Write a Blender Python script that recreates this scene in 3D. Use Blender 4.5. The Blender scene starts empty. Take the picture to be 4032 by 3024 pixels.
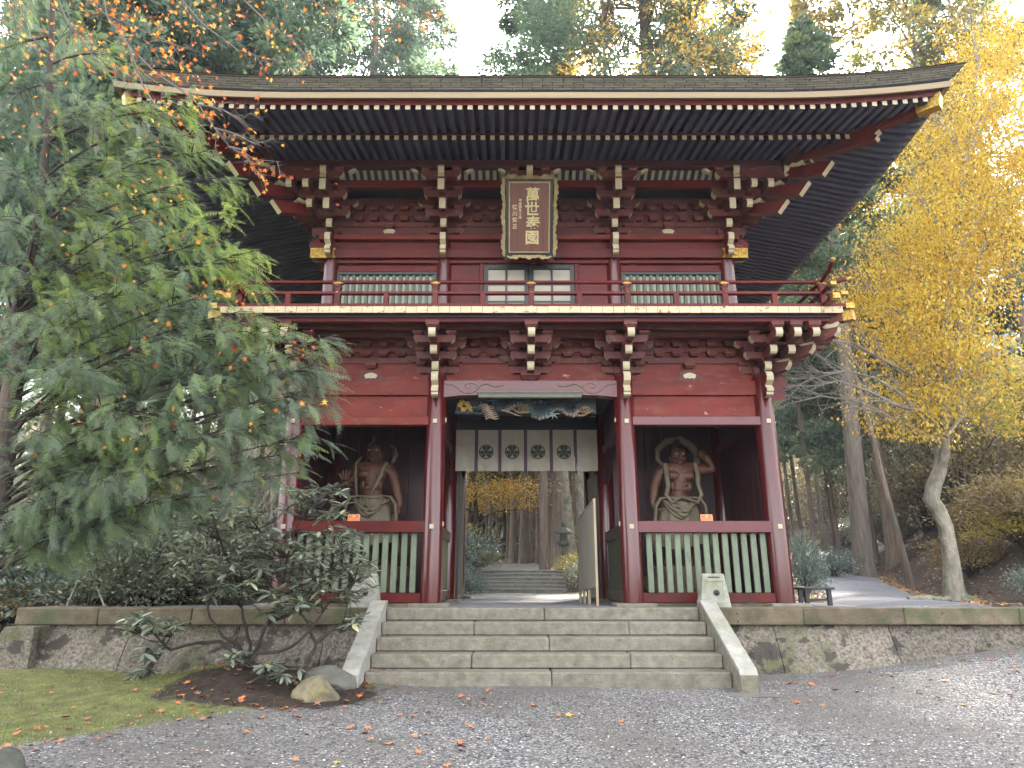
import bpy, bmesh, math, random
import numpy as np
from math import sin, cos, pi, radians, sqrt, atan2, tan, atan
from mathutils import Vector, Matrix

sc = bpy.context.scene
COL = sc.collection
random.seed(7)
RNG = np.random.default_rng(11)

# ------------------------------------------------------------------ camera
EYE = (-0.30, 0.0, 1.20)
PITCH = atan(778 / 2677.0)
cam_d = bpy.data.cameras.new('camera')
cam_d.sensor_width = 36.0
cam_d.lens = 36.0 * 2677.0 / 4032.0
cam_d.clip_start = 0.05
cam_d.clip_end = 900
cam = bpy.data.objects.new('camera', cam_d)
cam.location = EYE
cam.rotation_euler = (pi / 2 + PITCH, 0, 0)
COL.objects.link(cam)
sc.camera = cam

# ------------------------------------------------------------------ sky and sun
SUN_EL, SUN_AZ = radians(42), radians(16)      # azimuth from +Y clockwise: high behind the gate, a little to the right
world = bpy.data.worlds.new('World')
sc.world = world
world.use_nodes = True
nt = world.node_tree
for n in list(nt.nodes): nt.nodes.remove(n)
sky = nt.nodes.new('ShaderNodeTexSky'); sky.sky_type = 'NISHITA'; sky.sun_disc = False
sky.sun_elevation = SUN_EL; sky.sun_rotation = SUN_AZ
sky.air_density = 1.0; sky.dust_density = 4.0; sky.ozone_density = 1.0
hs = nt.nodes.new('ShaderNodeHueSaturation'); hs.inputs['Saturation'].default_value = 0.14; hs.inputs['Value'].default_value = 1.0
bg = nt.nodes.new('ShaderNodeBackground'); bg.inputs['Strength'].default_value = 0.15
wo = nt.nodes.new('ShaderNodeOutputWorld')
nt.links.new(sky.outputs[0], hs.inputs['Color']); nt.links.new(hs.outputs[0], bg.inputs['Color']); nt.links.new(bg.outputs[0], wo.inputs['Surface'])
sd = bpy.data.lights.new('sun', 'SUN'); sd.energy = 4.0; sd.angle = radians(3); sd.color = (1.0, 0.90, 0.74)
so = bpy.data.objects.new('sun', sd)
so.rotation_euler = (pi / 2 - SUN_EL, 0, pi - SUN_AZ)
COL.objects.link(so)
sc.view_settings.view_transform = 'Standard'
sc.view_settings.look = 'None'
sc.view_settings.gamma = 1.0
sc.view_settings.use_curve_mapping = False
sc.view_settings.exposure = 3.38
sc.cycles.max_bounces = 6
sc.cycles.diffuse_bounces = 4
sc.cycles.transparent_max_bounces = 6
sc.cycles.caustics_reflective = False
sc.cycles.caustics_refractive = False

def at(x, y, Y):
    """pixel of the 4032x3024 photograph at depth Y (metres from the lens along the ground) -> a point of the place"""
    Z = EYE[2] + Y * tan(PITCH + atan((1512 - y) / 2677.0))
    d = Y * cos(PITCH) + (Z - EYE[2]) * sin(PITCH)
    return Vector((EYE[0] + (x - 2016) * d / 2677.0, Y, Z))

# ------------------------------------------------------------------ object helpers
def link(o, parent=None):
    COL.objects.link(o)
    if parent is not None: o.parent = parent
    return o

def tag(o, label=None, cat=None, group=None, kind=None):
    if label: o['label'] = label
    if cat: o['category'] = cat
    if group: o['group'] = group
    if kind: o['kind'] = kind
    return o

def thing(name, label, cat, loc=(0, 0, 0), rz=0.0, group=None):
    o = bpy.data.objects.new(name, None)
    o.location = loc; o.rotation_euler = (0, 0, rz)
    o.empty_display_size = 0.2
    link(o)
    return tag(o, label, cat, group)

class MB:
    def __init__(s): s.v = []; s.f = []; s.m = []; s.smooth = []
    def add(s, vs, fs, mi=0, sm=False, T=None):
        b = len(s.v)
        if T is not None: vs = [T @ Vector(v) for v in vs]
        s.v += [tuple(v) for v in vs]
        for k, f in enumerate(fs):
            s.f.append([b + i for i in f]); s.m.append(mi[k] if isinstance(mi, (list, tuple)) else mi); s.smooth.append(sm)
        return s
    def box(s, x0, x1, y0, y1, z0, z1, mi=0, T=None, c=0.0):
        if c <= 0 or min(x1 - x0, y1 - y0, z1 - z0) < 2.5 * c:
            vs = [(x, y, z) for x in (x0, x1) for y in (y0, y1) for z in (z0, z1)]
            fs = [(0, 1, 3, 2), (4, 6, 7, 5), (0, 4, 5, 1), (2, 3, 7, 6), (0, 2, 6, 4), (1, 5, 7, 3)]
            return s.add(vs, fs, mi, False, T)
        # chamfered box
        vs = []; idx = {}
        for i, x in enumerate((x0, x1)):
            for j, y in enumerate((y0, y1)):
                for k, z in enumerate((z0, z1)):
                    sx = c if i == 0 else -c; sy = c if j == 0 else -c; sz = c if k == 0 else -c
                    idx[(i, j, k, 0)] = len(vs); vs.append((x, y + sy, z + sz))
                    idx[(i, j, k, 1)] = len(vs); vs.append((x + sx, y, z + sz))
                    idx[(i, j, k, 2)] = len(vs); vs.append((x + sx, y + sy, z))
        fs = []
        I = idx
        for i in (0, 1):
            f = [I[(i, 0, 0, 0)], I[(i, 0, 1, 0)], I[(i, 1, 1, 0)], I[(i, 1, 0, 0)]]; fs.append(f if i == 0 else f[::-1])
            f = [I[(0, i, 0, 1)], I[(1, i, 0, 1)], I[(1, i, 1, 1)], I[(0, i, 1, 1)]]; fs.append(f if i == 0 else f[::-1])
            f = [I[(0, 0, i, 2)], I[(0, 1, i, 2)], I[(1, 1, i, 2)], I[(1, 0, i, 2)]]; fs.append(f if i == 0 else f[::-1])
        nmain = 6
        for a in (0, 1):
            for b in (0, 1):
                fs.append([I[(a, b, 0, 0)], I[(a, b, 1, 0)], I[(a, b, 1, 1)], I[(a, b, 0, 1)]])
                fs.append([I[(a, 0, b, 0)], I[(a, 1, b, 0)], I[(a, 1, b, 2)], I[(a, 0, b, 2)]])
                fs.append([I[(0, a, b, 1)], I[(1, a, b, 1)], I[(1, a, b, 2)], I[(0, a, b, 2)]])
        for i in (0, 1):
            for j in (0, 1):
                for k in (0, 1): fs.append([I[(i, j, k, 0)], I[(i, j, k, 1)], I[(i, j, k, 2)]])
        if isinstance(mi, (list, tuple)):
            q = list(mi); mi = [q[0], q[2], q[4], q[1], q[3], q[5]] + [q[0]] * (len(fs) - 6)
        return s.add(vs, fs, mi, False, T)
    def prism(s, pts, a0, a1, axis='y', mi=0, side=None, T=None):
        """polygon pts (p,q) extruded from a0 to a1. axis y: (x,z); axis x: (y,z); axis z: (x,y). side: list of material index per edge"""
        n = len(pts)
        def P(p, q, a):
            return (p, a, q) if axis == 'y' else ((a, p, q) if axis == 'x' else (p, q, a))
        vs = [P(p, q, a0) for p, q in pts] + [P(p, q, a1) for p, q in pts]
        area = sum(pts[i][0] * pts[(i + 1) % n][1] - pts[(i + 1) % n][0] * pts[i][1] for i in range(n))
        flip = (area > 0) == (axis in ('x', 'z'))
        c0 = list(range(n)); c1 = list(range(n, 2 * n))
        fs = [c0[::-1] if flip else c0, c1 if flip else c1[::-1]]
        mm = [mi, mi]
        for i in range(n):
            j = (i + 1) % n
            f = [i, j, n + j, n + i]
            fs.append(f if flip else f[::-1]); mm.append(mi if side is None else side[i])
        return s.add(vs, fs, mm, False, T)
    def tube(s, path, rad, n=8, mi=0, sm=True, caps=True, T=None, flat=1.0):
        P = [Vector(p) for p in path]
        if not isinstance(rad, (list, tuple)): rad = [rad] * len(P)
        vs = []; fs = []
        up = Vector((0, 0, 1)); prev = None
        for i, p in enumerate(P):
            t = (P[min(i + 1, len(P) - 1)] - P[max(i - 1, 0)])
            if t.length < 1e-9: t = Vector((0, 0, 1))
            t.normalize()
            if prev is None:
                a = up.cross(t) if abs(t.z) < 0.95 else Vector((1, 0, 0)).cross(t)
            else:
                a = prev - t * prev.dot(t)
            if a.length < 1e-6: a = Vector((1, 0, 0))
            a.normalize(); b = t.cross(a); prev = a
            for k in range(n):
                th = 2 * pi * k / n
                vs.append(p + (a * cos(th) + b * sin(th) * flat) * rad[i])
        for i in range(len(P) - 1):
            for k in range(n):
                k2 = (k + 1) % n
                fs.append([i * n + k, i * n + k2, (i + 1) * n + k2, (i + 1) * n + k])
        s.add(vs, fs, mi, sm, T)
        if caps:
            m = len(P) - 1
            s.add([vs[k] for k in range(n)], [list(range(n))[::-1]], mi, False, T)
            s.add([vs[m * n + k] for k in range(n)], [list(range(n))], mi, False, T)
        return s
    def lathe(s, prof, cx=0, cy=0, n=16, mi=0, sm=True, T=None, ph=0.0, sx=1.0, sy=1.0):
        vs = []; fs = []
        for r, z in prof:
            for k in range(n):
                th = 2 * pi * k / n + ph
                vs.append((cx + r * cos(th) * sx, cy + r * sin(th) * sy, z))
        for i in range(len(prof) - 1):
            for k in range(n):
                k2 = (k + 1) % n
                fs.append([i * n + k, i * n + k2, (i + 1) * n + k2, (i + 1) * n + k])
        s.add(vs, fs, mi, sm, T)
        if prof[0][0] > 1e-4: s.add(vs[:n], [list(range(n))[::-1]], mi, False, T)
        if prof[-1][0] > 1e-4: s.add(vs[-n:], [list(range(n))], mi, False, T)
        return s
    def ball(s, c, r, n=10, m=6, mi=0, T=None):
        rx, ry, rz = r if isinstance(r, (tuple, list)) else (r, r, r)
        vs = [(c[0], c[1], c[2] - rz)]; fs = []
        for i in range(1, m):
            ph = -pi / 2 + pi * i / m
            for k in range(n):
                th = 2 * pi * k / n
                vs.append((c[0] + rx * cos(ph) * cos(th), c[1] + ry * cos(ph) * sin(th), c[2] + rz * sin(ph)))
        vs.append((c[0], c[1], c[2] + rz))
        for k in range(n): fs.append([0, 1 + (k + 1) % n, 1 + k])
        for i in range(m - 2):
            for k in range(n):
                a = 1 + i * n; b = a + n
                fs.append([a + k, a + (k + 1) % n, b + (k + 1) % n, b + k])
        a = 1 + (m - 2) * n
        for k in range(n): fs.append([a + k, a + (k + 1) % n, len(vs) - 1])
        return s.add(vs, fs, mi, True, T)
    def mesh(s, name, mats):
        me = bpy.data.meshes.new(name)
        me.from_pydata(s.v, [], s.f)
        for m in (mats if isinstance(mats, (list, tuple)) else [mats]): me.materials.append(m)
        me.polygons.foreach_set('material_index', s.m)
        me.polygons.foreach_set('use_smooth', s.smooth)
        me.update()
        return me
    def build(s, name, mats, parent=None, loc=None, rot=None):
        o = bpy.data.objects.new(name, s.mesh(name, mats))
        if loc is not None: o.location = loc
        if rot is not None: o.rotation_euler = rot
        return link(o, parent)

def inst(name, me, parent=None, loc=(0, 0, 0), rot=(0, 0, 0), scale=(1, 1, 1)):
    o = bpy.data.objects.new(name, me)
    o.location = loc; o.rotation_euler = rot; o.scale = scale
    return link(o, parent)

def fast_mesh(name, V, F, mats, tint=None, smooth=False, mi=None):
    """V (N,3) float, F (M,k) int, every face with the same number of corners"""
    me = bpy.data.meshes.new(name)
    V = np.ascontiguousarray(V, dtype=np.float32); F = np.ascontiguousarray(F, dtype=np.int32)
    M, k = F.shape
    me.vertices.add(len(V)); me.vertices.foreach_set('co', V.ravel())
    me.loops.add(M * k); me.loops.foreach_set('vertex_index', F.ravel())
    me.polygons.add(M)
    me.polygons.foreach_set('loop_start', np.arange(0, M * k, k, dtype=np.int32))
    me.polygons.foreach_set('loop_total', np.full(M, k, dtype=np.int32))
    for m in (mats if isinstance(mats, (list, tuple)) else [mats]): me.materials.append(m)
    if mi is not None: me.polygons.foreach_set('material_index', np.asarray(mi, dtype=np.int32))
    if smooth: me.polygons.foreach_set('use_smooth', np.ones(M, dtype=bool))
    me.update(calc_edges=True)
    if tint is not None:
        a = me.attributes.new('tint', 'FLOAT', 'POINT')
        a.data.foreach_set('value', np.ascontiguousarray(tint, dtype=np.float32))
    return me

def scatter(tv, tf, pos, R, scale, tint=None):
    """template verts tv (n,3), faces tf (m,k); N copies -> V,F,tints"""
    tv = np.asarray(tv, dtype=np.float32); tf = np.asarray(tf, dtype=np.int64)
    N = len(pos); n = len(tv)
    sc_ = np.asarray(scale, dtype=np.float32).reshape(N, 1, -1)
    P = np.einsum('nij,kj->nki', R, tv) * sc_ + np.asarray(pos)[:, None, :]
    F = (tf[None, :, :] + (np.arange(N) * n)[:, None, None]).reshape(-1, tf.shape[1])
    t = None if tint is None else np.repeat(np.asarray(tint), n)
    return P.reshape(-1, 3), F, t

def basis(dirs, ups=None, roll=None, rng=RNG):
    """rotation matrices whose local +Y follows dirs and local +Z is near ups"""
    d = np.asarray(dirs, dtype=np.float64); d = d / np.maximum(1e-9, np.linalg.norm(d, axis=1))[:, None]
    if ups is None: ups = rng.normal(size=d.shape)
    u = np.asarray(ups, dtype=np.float64)
    x = np.cross(d, u); L = np.linalg.norm(x, axis=1)
    bad = L < 1e-6
    x[bad] = np.cross(d[bad], np.array([0.3, 0.5, 0.8])); L = np.maximum(np.linalg.norm(x, axis=1), 1e-9)
    x = x / L[:, None]; z = np.cross(x, d)
    return np.stack([x, d, z], axis=2)

def join_vf(parts):
    Vs = []; Fs = []; Ts = []; off = 0
    for V, F, t in parts:
        Vs.append(V); Fs.append(F + off); Ts.append(t if t is not None else np.zeros(len(V))); off += len(V)
    return np.concatenate(Vs), np.concatenate(Fs), np.concatenate(Ts)

# ------------------------------------------------------------------ materials
def _n(nt, kind, **kw):
    n = nt.nodes.new(kind)
    for k, v in kw.items(): setattr(n, k, v)
    return n

def ramp(nt, fac, stops):
    r = _n(nt, 'ShaderNodeValToRGB'); e = r.color_ramp.elements
    while len(e) > 1: e.remove(e[-1])
    e[0].position = stops[0][0]; e[0].color = (*stops[0][1], 1) if len(stops[0][1]) == 3 else stops[0][1]
    for p, c in stops[1:]:
        q = e.new(p); q.color = (*c, 1)
    nt.links.new(fac, r.inputs[0]); return r.outputs[0]

def mixc(nt, fac, a, b, blend='MIX'):
    m = _n(nt, 'ShaderNodeMix', data_type='RGBA', blend_type=blend)
    if hasattr(fac, 'is_linked') or not isinstance(fac, (int, float)): nt.links.new(fac, m.inputs[0])
    else: m.inputs[0].default_value = fac
    for s, i in ((a, 6), (b, 7)):
        if isinstance(s, tuple): m.inputs[i].default_value = (*s[:3], 1)
        else: nt.links.new(s, m.inputs[i])
    return m.outputs[2]

def noise(nt, vec, scale, detail=4, rough=0.55, dist=0.0):
    n = _n(nt, 'ShaderNodeTexNoise'); n.inputs['Scale'].default_value = scale
    n.inputs['Detail'].default_value = detail; n.inputs['Roughness'].default_value = rough; n.inputs['Distortion'].default_value = dist
    nt.links.new(vec, n.inputs['Vector']); return n.outputs[0]

def pos_vec(nt, stretch=(1, 1, 1), source='pos'):
    if source == 'pos': g = _n(nt, 'ShaderNodeNewGeometry').outputs['Position']
    else: g = _n(nt, 'ShaderNodeTexCoord').outputs['Object']
    m = _n(nt, 'ShaderNodeMapping'); m.inputs['Scale'].default_value = stretch
    nt.links.new(g, m.inputs['Vector']); return m.outputs[0]

def mat(name, c1, c2=None, scale=3.0, rough=0.6, bump=0.0, bscale=None, stretch=(1, 1, 1), wear=None, metallic=0.0,
        rand=0.0, rvar=0.0, source='pos', spec=0.5, coat=0.0, detail=5, streak=None, kk=0.72):
    m = bpy.data.materials.new(name); m.use_nodes = True
    nt = m.node_tree; b = nt.nodes['Principled BSDF']
    b.inputs['Roughness'].default_value = rough; b.inputs['Metallic'].default_value = metallic
    b.inputs['Specular IOR Level'].default_value = spec
    if coat: b.inputs['Coat Weight'].default_value = coat; b.inputs['Coat Roughness'].default_value = 0.14
    vec = pos_vec(nt, stretch, source)
    c2 = c2 or tuple(x * 0.7 for x in c1)
    K = kk
    c1 = tuple(x * K for x in c1); c2 = tuple(x * K for x in c2)
    if streak: streak = (tuple(x * K for x in streak[0]),) + tuple(streak[1:])
    if wear: wear = (tuple(x * K for x in wear[0]),) + tuple(wear[1:])
    f = noise(nt, vec, scale, detail, 0.6)
    col = ramp(nt, f, [(0.32, c1), (0.68, c2)])
    if streak:                       # long stains (colour, scale, threshold, stretch)
        v2 = pos_vec(nt, streak[3], source)
        f2 = noise(nt, v2, streak[1], 5, 0.6)
        fr = ramp(nt, f2, [(streak[2] - 0.06, (0, 0, 0)), (streak[2] + 0.10, (1, 1, 1))])
        col = mixc(nt, fr, col, streak[0])
    if wear:                         # chipped patches (colour, scale, threshold)
        ws = wear[3] if len(wear) > 3 else (1, 1, 1)
        f3 = noise(nt, pos_vec(nt, ws, source), wear[1], 7, 0.62, 0.3)
        fr = ramp(nt, f3, [(wear[2], (0, 0, 0)), (wear[2] + 0.025, (1, 1, 1))])
        col = mixc(nt, fr, col, wear[0])
    if rand:
        oi = _n(nt, 'ShaderNodeObjectInfo')
        mr = _n(nt, 'ShaderNodeMapRange'); mr.inputs[3].default_value = 1 - rand; mr.inputs[4].default_value = 1 + rand
        nt.links.new(oi.outputs['Random'], mr.inputs[0])
        hv = _n(nt, 'ShaderNodeHueSaturation'); nt.links.new(mr.outputs[0], hv.inputs['Value']); nt.links.new(col, hv.inputs['Color'])
        col = hv.outputs[0]
    nt.links.new(col, b.inputs['Base Color'])
    if rvar:
        mr = _n(nt, 'ShaderNodeMapRange'); mr.inputs[3].default_value = max(0.02, rough - rvar); mr.inputs[4].default_value = min(1, rough + rvar)
        nt.links.new(noise(nt, vec, scale * 0.7, 3), mr.inputs[0]); nt.links.new(mr.outputs[0], b.inputs['Roughness'])
    if bump:
        bn = _n(nt, 'ShaderNodeBump'); bn.inputs['Strength'].default_value = min(1.0, bump); bn.inputs['Distance'].default_value = 0.02 if bump <= 1 else 0.02 * bump
        nt.links.new(noise(nt, vec, bscale or scale * 6, 6, 0.65), bn.inputs['Height']); nt.links.new(bn.outputs[0], b.inputs['Normal'])
    return m

def leafmat(name, stops, rough=0.5, trans=0.3, nscale=0.6, nshare=0.35, spec=0.35, k=1.0):
    """leaf colour picked along stops by the per-leaf tint and a slow noise through the crown"""
    m = bpy.data.materials.new(name); m.use_nodes = True
    nt = m.node_tree; b = nt.nodes['Principled BSDF']; out = nt.nodes['Material Output']
    a = _n(nt, 'ShaderNodeAttribute', attribute_name='tint')
    f = noise(nt, pos_vec(nt), nscale, 3)
    mr = _n(nt, 'ShaderNodeMapRange'); mr.inputs[1].default_value = 0.3; mr.inputs[2].default_value = 0.7
    nt.links.new(f, mr.inputs[0])
    mx = _n(nt, 'ShaderNodeMix', data_type='FLOAT'); mx.inputs[0].default_value = nshare
    nt.links.new(a.outputs['Fac'], mx.inputs[2]); nt.links.new(mr.outputs[0], mx.inputs[3])
    stops = [(p_, tuple(min(.8, q * k) for q in c_)) for p_, c_ in stops]
    col = ramp(nt, mx.outputs[0], stops)
    nt.links.new(col, b.inputs['Base Color']); b.inputs['Roughness'].default_value = rough; b.inputs['Specular IOR Level'].default_value = spec
    if trans:
        t = _n(nt, 'ShaderNodeBsdfTranslucent'); nt.links.new(col, t.inputs['Color'])
        ms = _n(nt, 'ShaderNodeMixShader'); ms.inputs[0].default_value = trans
        nt.links.new(b.outputs[0], ms.inputs[1]); nt.links.new(t.outputs[0], ms.inputs[2]); nt.links.new(ms.outputs[0], out.inputs['Surface'])
    return m

RED = mat('red_lacquer', (0.150, 0.011, 0.007), (0.095, 0.007, 0.006), 1.7, 0.45, 0.12, 26, rvar=0.1, rand=0.08, spec=0.28, wear=((0.33, 0.16, 0.10), 4.5, 0.70, (.6, 1, 3.5)), streak=((0.075, 0.010, 0.008), 2.5, 0.60, (1.2, 1, .5)))
REDP = mat('red_column_lacquer', (0.115, 0.007, 0.007), (0.080, 0.0055, 0.006), 2.2, 0.30, 0.0, 10, stretch=(1, 1, .3), rvar=0.04, coat=0.6, spec=0.35)
REDW = mat('worn_red_paint', (0.215, 0.023, 0.012), (0.115, 0.012, 0.008), 2.4, 0.55, 0.2, 18, stretch=(1, 1, 2.5), rvar=0.1,
           wear=((0.46, 0.30, 0.15), 3.6, 0.675, (1, 1, 3.2)), streak=((0.20, 0.045, 0.028), 5.0, 0.57, (0.7, 1, 1.6)), rand=0.06, spec=0.28)
REDB = mat('weathered_bracket_red', (0.150, 0.024, 0.016), (0.080, 0.014, 0.011), 5.0, 0.62, 0.25, 30,
           wear=((0.44, 0.30, 0.15), 7.0, 0.69, (1, 1, 2.2)), streak=((0.19, 0.085, 0.065), 7.0, 0.63, (1, 1, 1)), rand=0.14)
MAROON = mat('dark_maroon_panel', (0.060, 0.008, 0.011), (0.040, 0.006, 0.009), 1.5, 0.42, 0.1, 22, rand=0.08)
MAUVE = mat('mauve_lacquer_sky_cast', (0.15, 0.020, 0.028), (0.105, 0.014, 0.018), 1.6, 0.30, 0.05, 12, rvar=0.08)  # mauve of the rainbow beam; on the right rails it imitates sky reflection
CREAM = mat('cream_end_paint', (0.62, 0.54, 0.37), (0.52, 0.44, 0.29), 9, 0.6, 0.1, 40, rand=0.08)
CREAMW = mat('worn_cream_paint', (0.72, 0.61, 0.40), (0.62, 0.51, 0.31), 8, 0.6, 0.2, 40, wear=((0.24, 0.10, 0.05), 11, 0.615, (1, 1, 1.5)), rand=0.05)
BROWNB = mat('tan_fascia_board', (0.40, 0.30, 0.175), (0.31, 0.23, 0.135), 2.5, 0.6, 0.15, 30, stretch=(0.3, 1, 4), rand=0.03)
BLACK = mat('black_lacquer', (0.012, 0.014, 0.016), (0.020, 0.022, 0.024), 3, 0.4, 0.05, 20)
DARKWOOD = mat('dark_rafter_flare_blue', (0.085, 0.092, 0.155), (0.060, 0.065, 0.115), 3, 0.55, 0.15, 22, stretch=(1, 1, 1), rand=0.15)  # dark paint with a bluish lens-flare lift mixed into the colour
DARKPAINT = mat('dark_green_board', (0.020, 0.032, 0.036), (0.014, 0.022, 0.028), 2, 0.6)  # one plain dark green for soffits, dark fascia and passage beam
SHINGLE = mat('cedar_bark_shingle', (0.135, 0.120, 0.088), (0.090, 0.080, 0.062), 7, 0.85, 0.5, 60, stretch=(1, 1, 3), rand=0.22)
ROOFTOP = mat('weathered_roof_bark', (0.10, 0.085, 0.065), (0.06, 0.055, 0.045), 1.5, 0.85, 0.5, 30, streak=((0.05, 0.065, 0.03), 1.5, 0.6, (1, 1, 1)))
GREEN = mat('pale_green_slat_paint', (0.205, 0.255, 0.170), (0.145, 0.185, 0.125), 6, 0.6, 0.2, 30, stretch=(1, 1, 0.6),
            streak=((0.10, 0.12, 0.07), 6, 0.62, (3, 3, 0.7)), rand=0.07)
GREEND = mat('olive_board_paint', (0.16, 0.20, 0.09), (0.10, 0.13, 0.06), 3, 0.6, 0.1, 20)
GOLD = mat('gilded_fitting', (0.78, 0.50, 0.12), (0.30, 0.18, 0.03), 25, 0.32, 0.7, 38, metallic=0.75)
GOLDW = mat('old_gilt_wood', (0.52, 0.42, 0.22), (0.34, 0.27, 0.13), 9, 0.55, 0.3, 30, metallic=0.15)
PLAQUE = mat('plaque_wood', (0.19, 0.062, 0.036), (0.095, 0.034, 0.024), 2.2, 0.5, 0.1, 20, stretch=(7, 1, 0.35))
PAPER = mat('door_paper', (0.52, 0.49, 0.40), (0.44, 0.42, 0.35), 2, 0.7)
GLASSG = mat('reflective_dark_glass', (0.14, 0.12, 0.07), (0.07, 0.07, 0.045), 9, 0.12, spec=0.9)
CLOTH = mat('cream_curtain_cloth', (0.82, 0.76, 0.64), (0.68, 0.62, 0.52), 5, 0.85, 1.6, 14)
PURPLE = mat('purple_strap_cloth', (0.17, 0.11, 0.155), (0.13, 0.08, 0.12), 12, 0.8)
CRESTG = mat('dark_green_crest_ink', (0.006, 0.030, 0.026), (0.004, 0.020, 0.020), 20, 0.7)
CRESTL = mat('grey_crest_vein_ink', (0.34, 0.37, 0.34), (0.30, 0.33, 0.30), 20, 0.7)
BOARDW = mat('weathered_notice_board', (0.42, 0.39, 0.32), (0.30, 0.275, 0.22), 3, 0.7, 0.3, 30, stretch=(4, 4, 0.5))
PALEW = mat('pale_new_wood', (0.46, 0.37, 0.25), (0.36, 0.26, 0.15), 6, 0.6, 0.1, 30, stretch=(3, 3, 0.5))
ORANGE = mat('orange_card', (0.85, 0.17, 0.035), (0.80, 0.15, 0.03), 4, 0.5)
ORANGEL = mat('pale_orange_print', (0.90, 0.48, 0.24), (0.88, 0.45, 0.22), 4, 0.5)
SKINM = mat('painted_statue_flesh', (0.150, 0.050, 0.021), (0.062, 0.021, 0.010), 7, 0.55, 0.35, 26, streak=((0.12, 0.07, 0.03), 5, 0.60, (1, 1, 1)), source='obj')
DRAPE = mat('painted_statue_drapery', (0.20, 0.165, 0.10), (0.115, 0.095, 0.060), 6, 0.7, 0.35, 26, source='obj')
HAIRM = mat('statue_dark_hair', (0.022, 0.016, 0.014), (0.014, 0.010, 0.010), 12, 0.6, 0.5, 40, source='obj')
EYEW = mat('statue_eye_white', (0.80, 0.74, 0.58), (0.76, 0.70, 0.54), 5, 0.25)
STONE = mat('granite_step', (0.29, 0.265, 0.21), (0.165, 0.15, 0.115), 9, 0.9, 0.8, 50, detail=10,
            streak=((0.13, 0.13, 0.075), 2.2, 0.62, (1, 1, 1.6)), wear=((0.10, 0.095, 0.075), 26, 0.66), rand=0.10, kk=0.86)
STONEW = mat('pale_granite', (0.50, 0.49, 0.44), (0.36, 0.35, 0.30), 7, 0.85, 0.5, 70, wear=((0.20, 0.20, 0.16), 30, 0.64),
             streak=((0.25, 0.28, 0.15), 2.5, 0.62, (1, 1, 1)), rand=0.05)
COPE = mat('mossy_coping_stone', (0.25, 0.20, 0.13), (0.125, 0.098, 0.062), 5, 0.92, 1.0, 45, detail=10,
           streak=((0.10, 0.11, 0.055), 1.7, 0.54, (1, 1, 1)), wear=((0.075, 0.065, 0.05), 14, 0.64), rand=0.18)
WALLST = mat('rough_retaining_stone', (0.40, 0.345, 0.28), (0.080, 0.068, 0.057), 26, 0.95, 2.0, 34, detail=10,
             streak=((0.14, 0.145, 0.070), 1.5, 0.57, (1, 1, 1)), wear=((0.085, 0.073, 0.062), 3.0, 0.56, (1, 1, 1.3)), rand=0.22)
ROCK = mat('ochre_boulder', (0.33, 0.28, 0.17), (0.15, 0.13, 0.085), 7, 0.9, 1.6, 14, source='obj', streak=((0.34, 0.30, 0.10), 4, 0.62, (1, 1, 1)))
ROCKG = mat('grey_flat_rock', (0.22, 0.21, 0.18), (0.14, 0.135, 0.115), 5, 0.9, 0.8, 22, source='obj')
ROCKR = mat('statue_pedestal_rock', (0.24, 0.15, 0.11), (0.15, 0.10, 0.08), 6, 0.9, 0.8, 26)
LANT = mat('lantern_stone', (0.11, 0.115, 0.095), (0.06, 0.065, 0.05), 6, 0.9, 0.6, 30)
BARK = mat('cedar_bark', (0.33, 0.255, 0.20), (0.125, 0.095, 0.075), 5.0, 0.92, 1.5, 16, stretch=(3.2, 3.2, 0.28), streak=((0.13, 0.14, 0.11), 1.6, 0.60, (1, 1, 0.5)), rand=0.28)
BARKP = mat('pale_lichen_bark', (0.42, 0.385, 0.31), (0.19, 0.165, 0.125), 6.0, 0.9, 1.6, 16, stretch=(1.4, 1.4, 0.7), streak=((0.14, 0.165, 0.095), 4.0, 0.55, (1, 1, 0.8)), wear=((0.05, 0.04, 0.03), 5.0, 0.655, (1, 1, 1.8)), rand=0.12)
BARKD = mat('dark_branch_bark', (0.070, 0.052, 0.040), (0.038, 0.029, 0.024), 8, 0.9, 0.7, 30, rand=0.1)
TWIG = mat('grey_twig_bark', (0.20, 0.175, 0.155), (0.13, 0.11, 0.10), 8, 0.85, 0.3, 30)
TWIGW = mat('whitish_twig_bark', (0.36, 0.335, 0.30), (0.24, 0.22, 0.20), 8, 0.85, 0.3, 30)
METAL = mat('dark_metal', (0.03, 0.03, 0.034), (0.02, 0.02, 0.022), 6, 0.5)

EAVEB = mat('eave_board_flare_navy', (0.060, 0.050, 0.090), (0.045, 0.038, 0.070), 3, 0.6)  # navy raised in the colour to imitate flare haze under the eaves
SLATG = mat('window_slat_green', (0.115, 0.150, 0.070), (0.085, 0.115, 0.05), 6, 0.5)
BARKM = mat('grey_brown_cedar_bark', (0.27, 0.225, 0.18), (0.12, 0.098, 0.080), 5.0, 0.92, 1.5, 16, stretch=(3.2, 3.2, 0.28), streak=((0.20, 0.21, 0.15), 1.6, 0.62, (1, 1, 0.5)), rand=0.1)

# ================================================================== TERRAIN
def sstep(a, b, x):
    t = np.clip((x - a) / (b - a), 0, 1); return t * t * (3 - 2 * t)

def path_c(y): return 5.4 + 0.42 * (y - 10.3)

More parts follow.
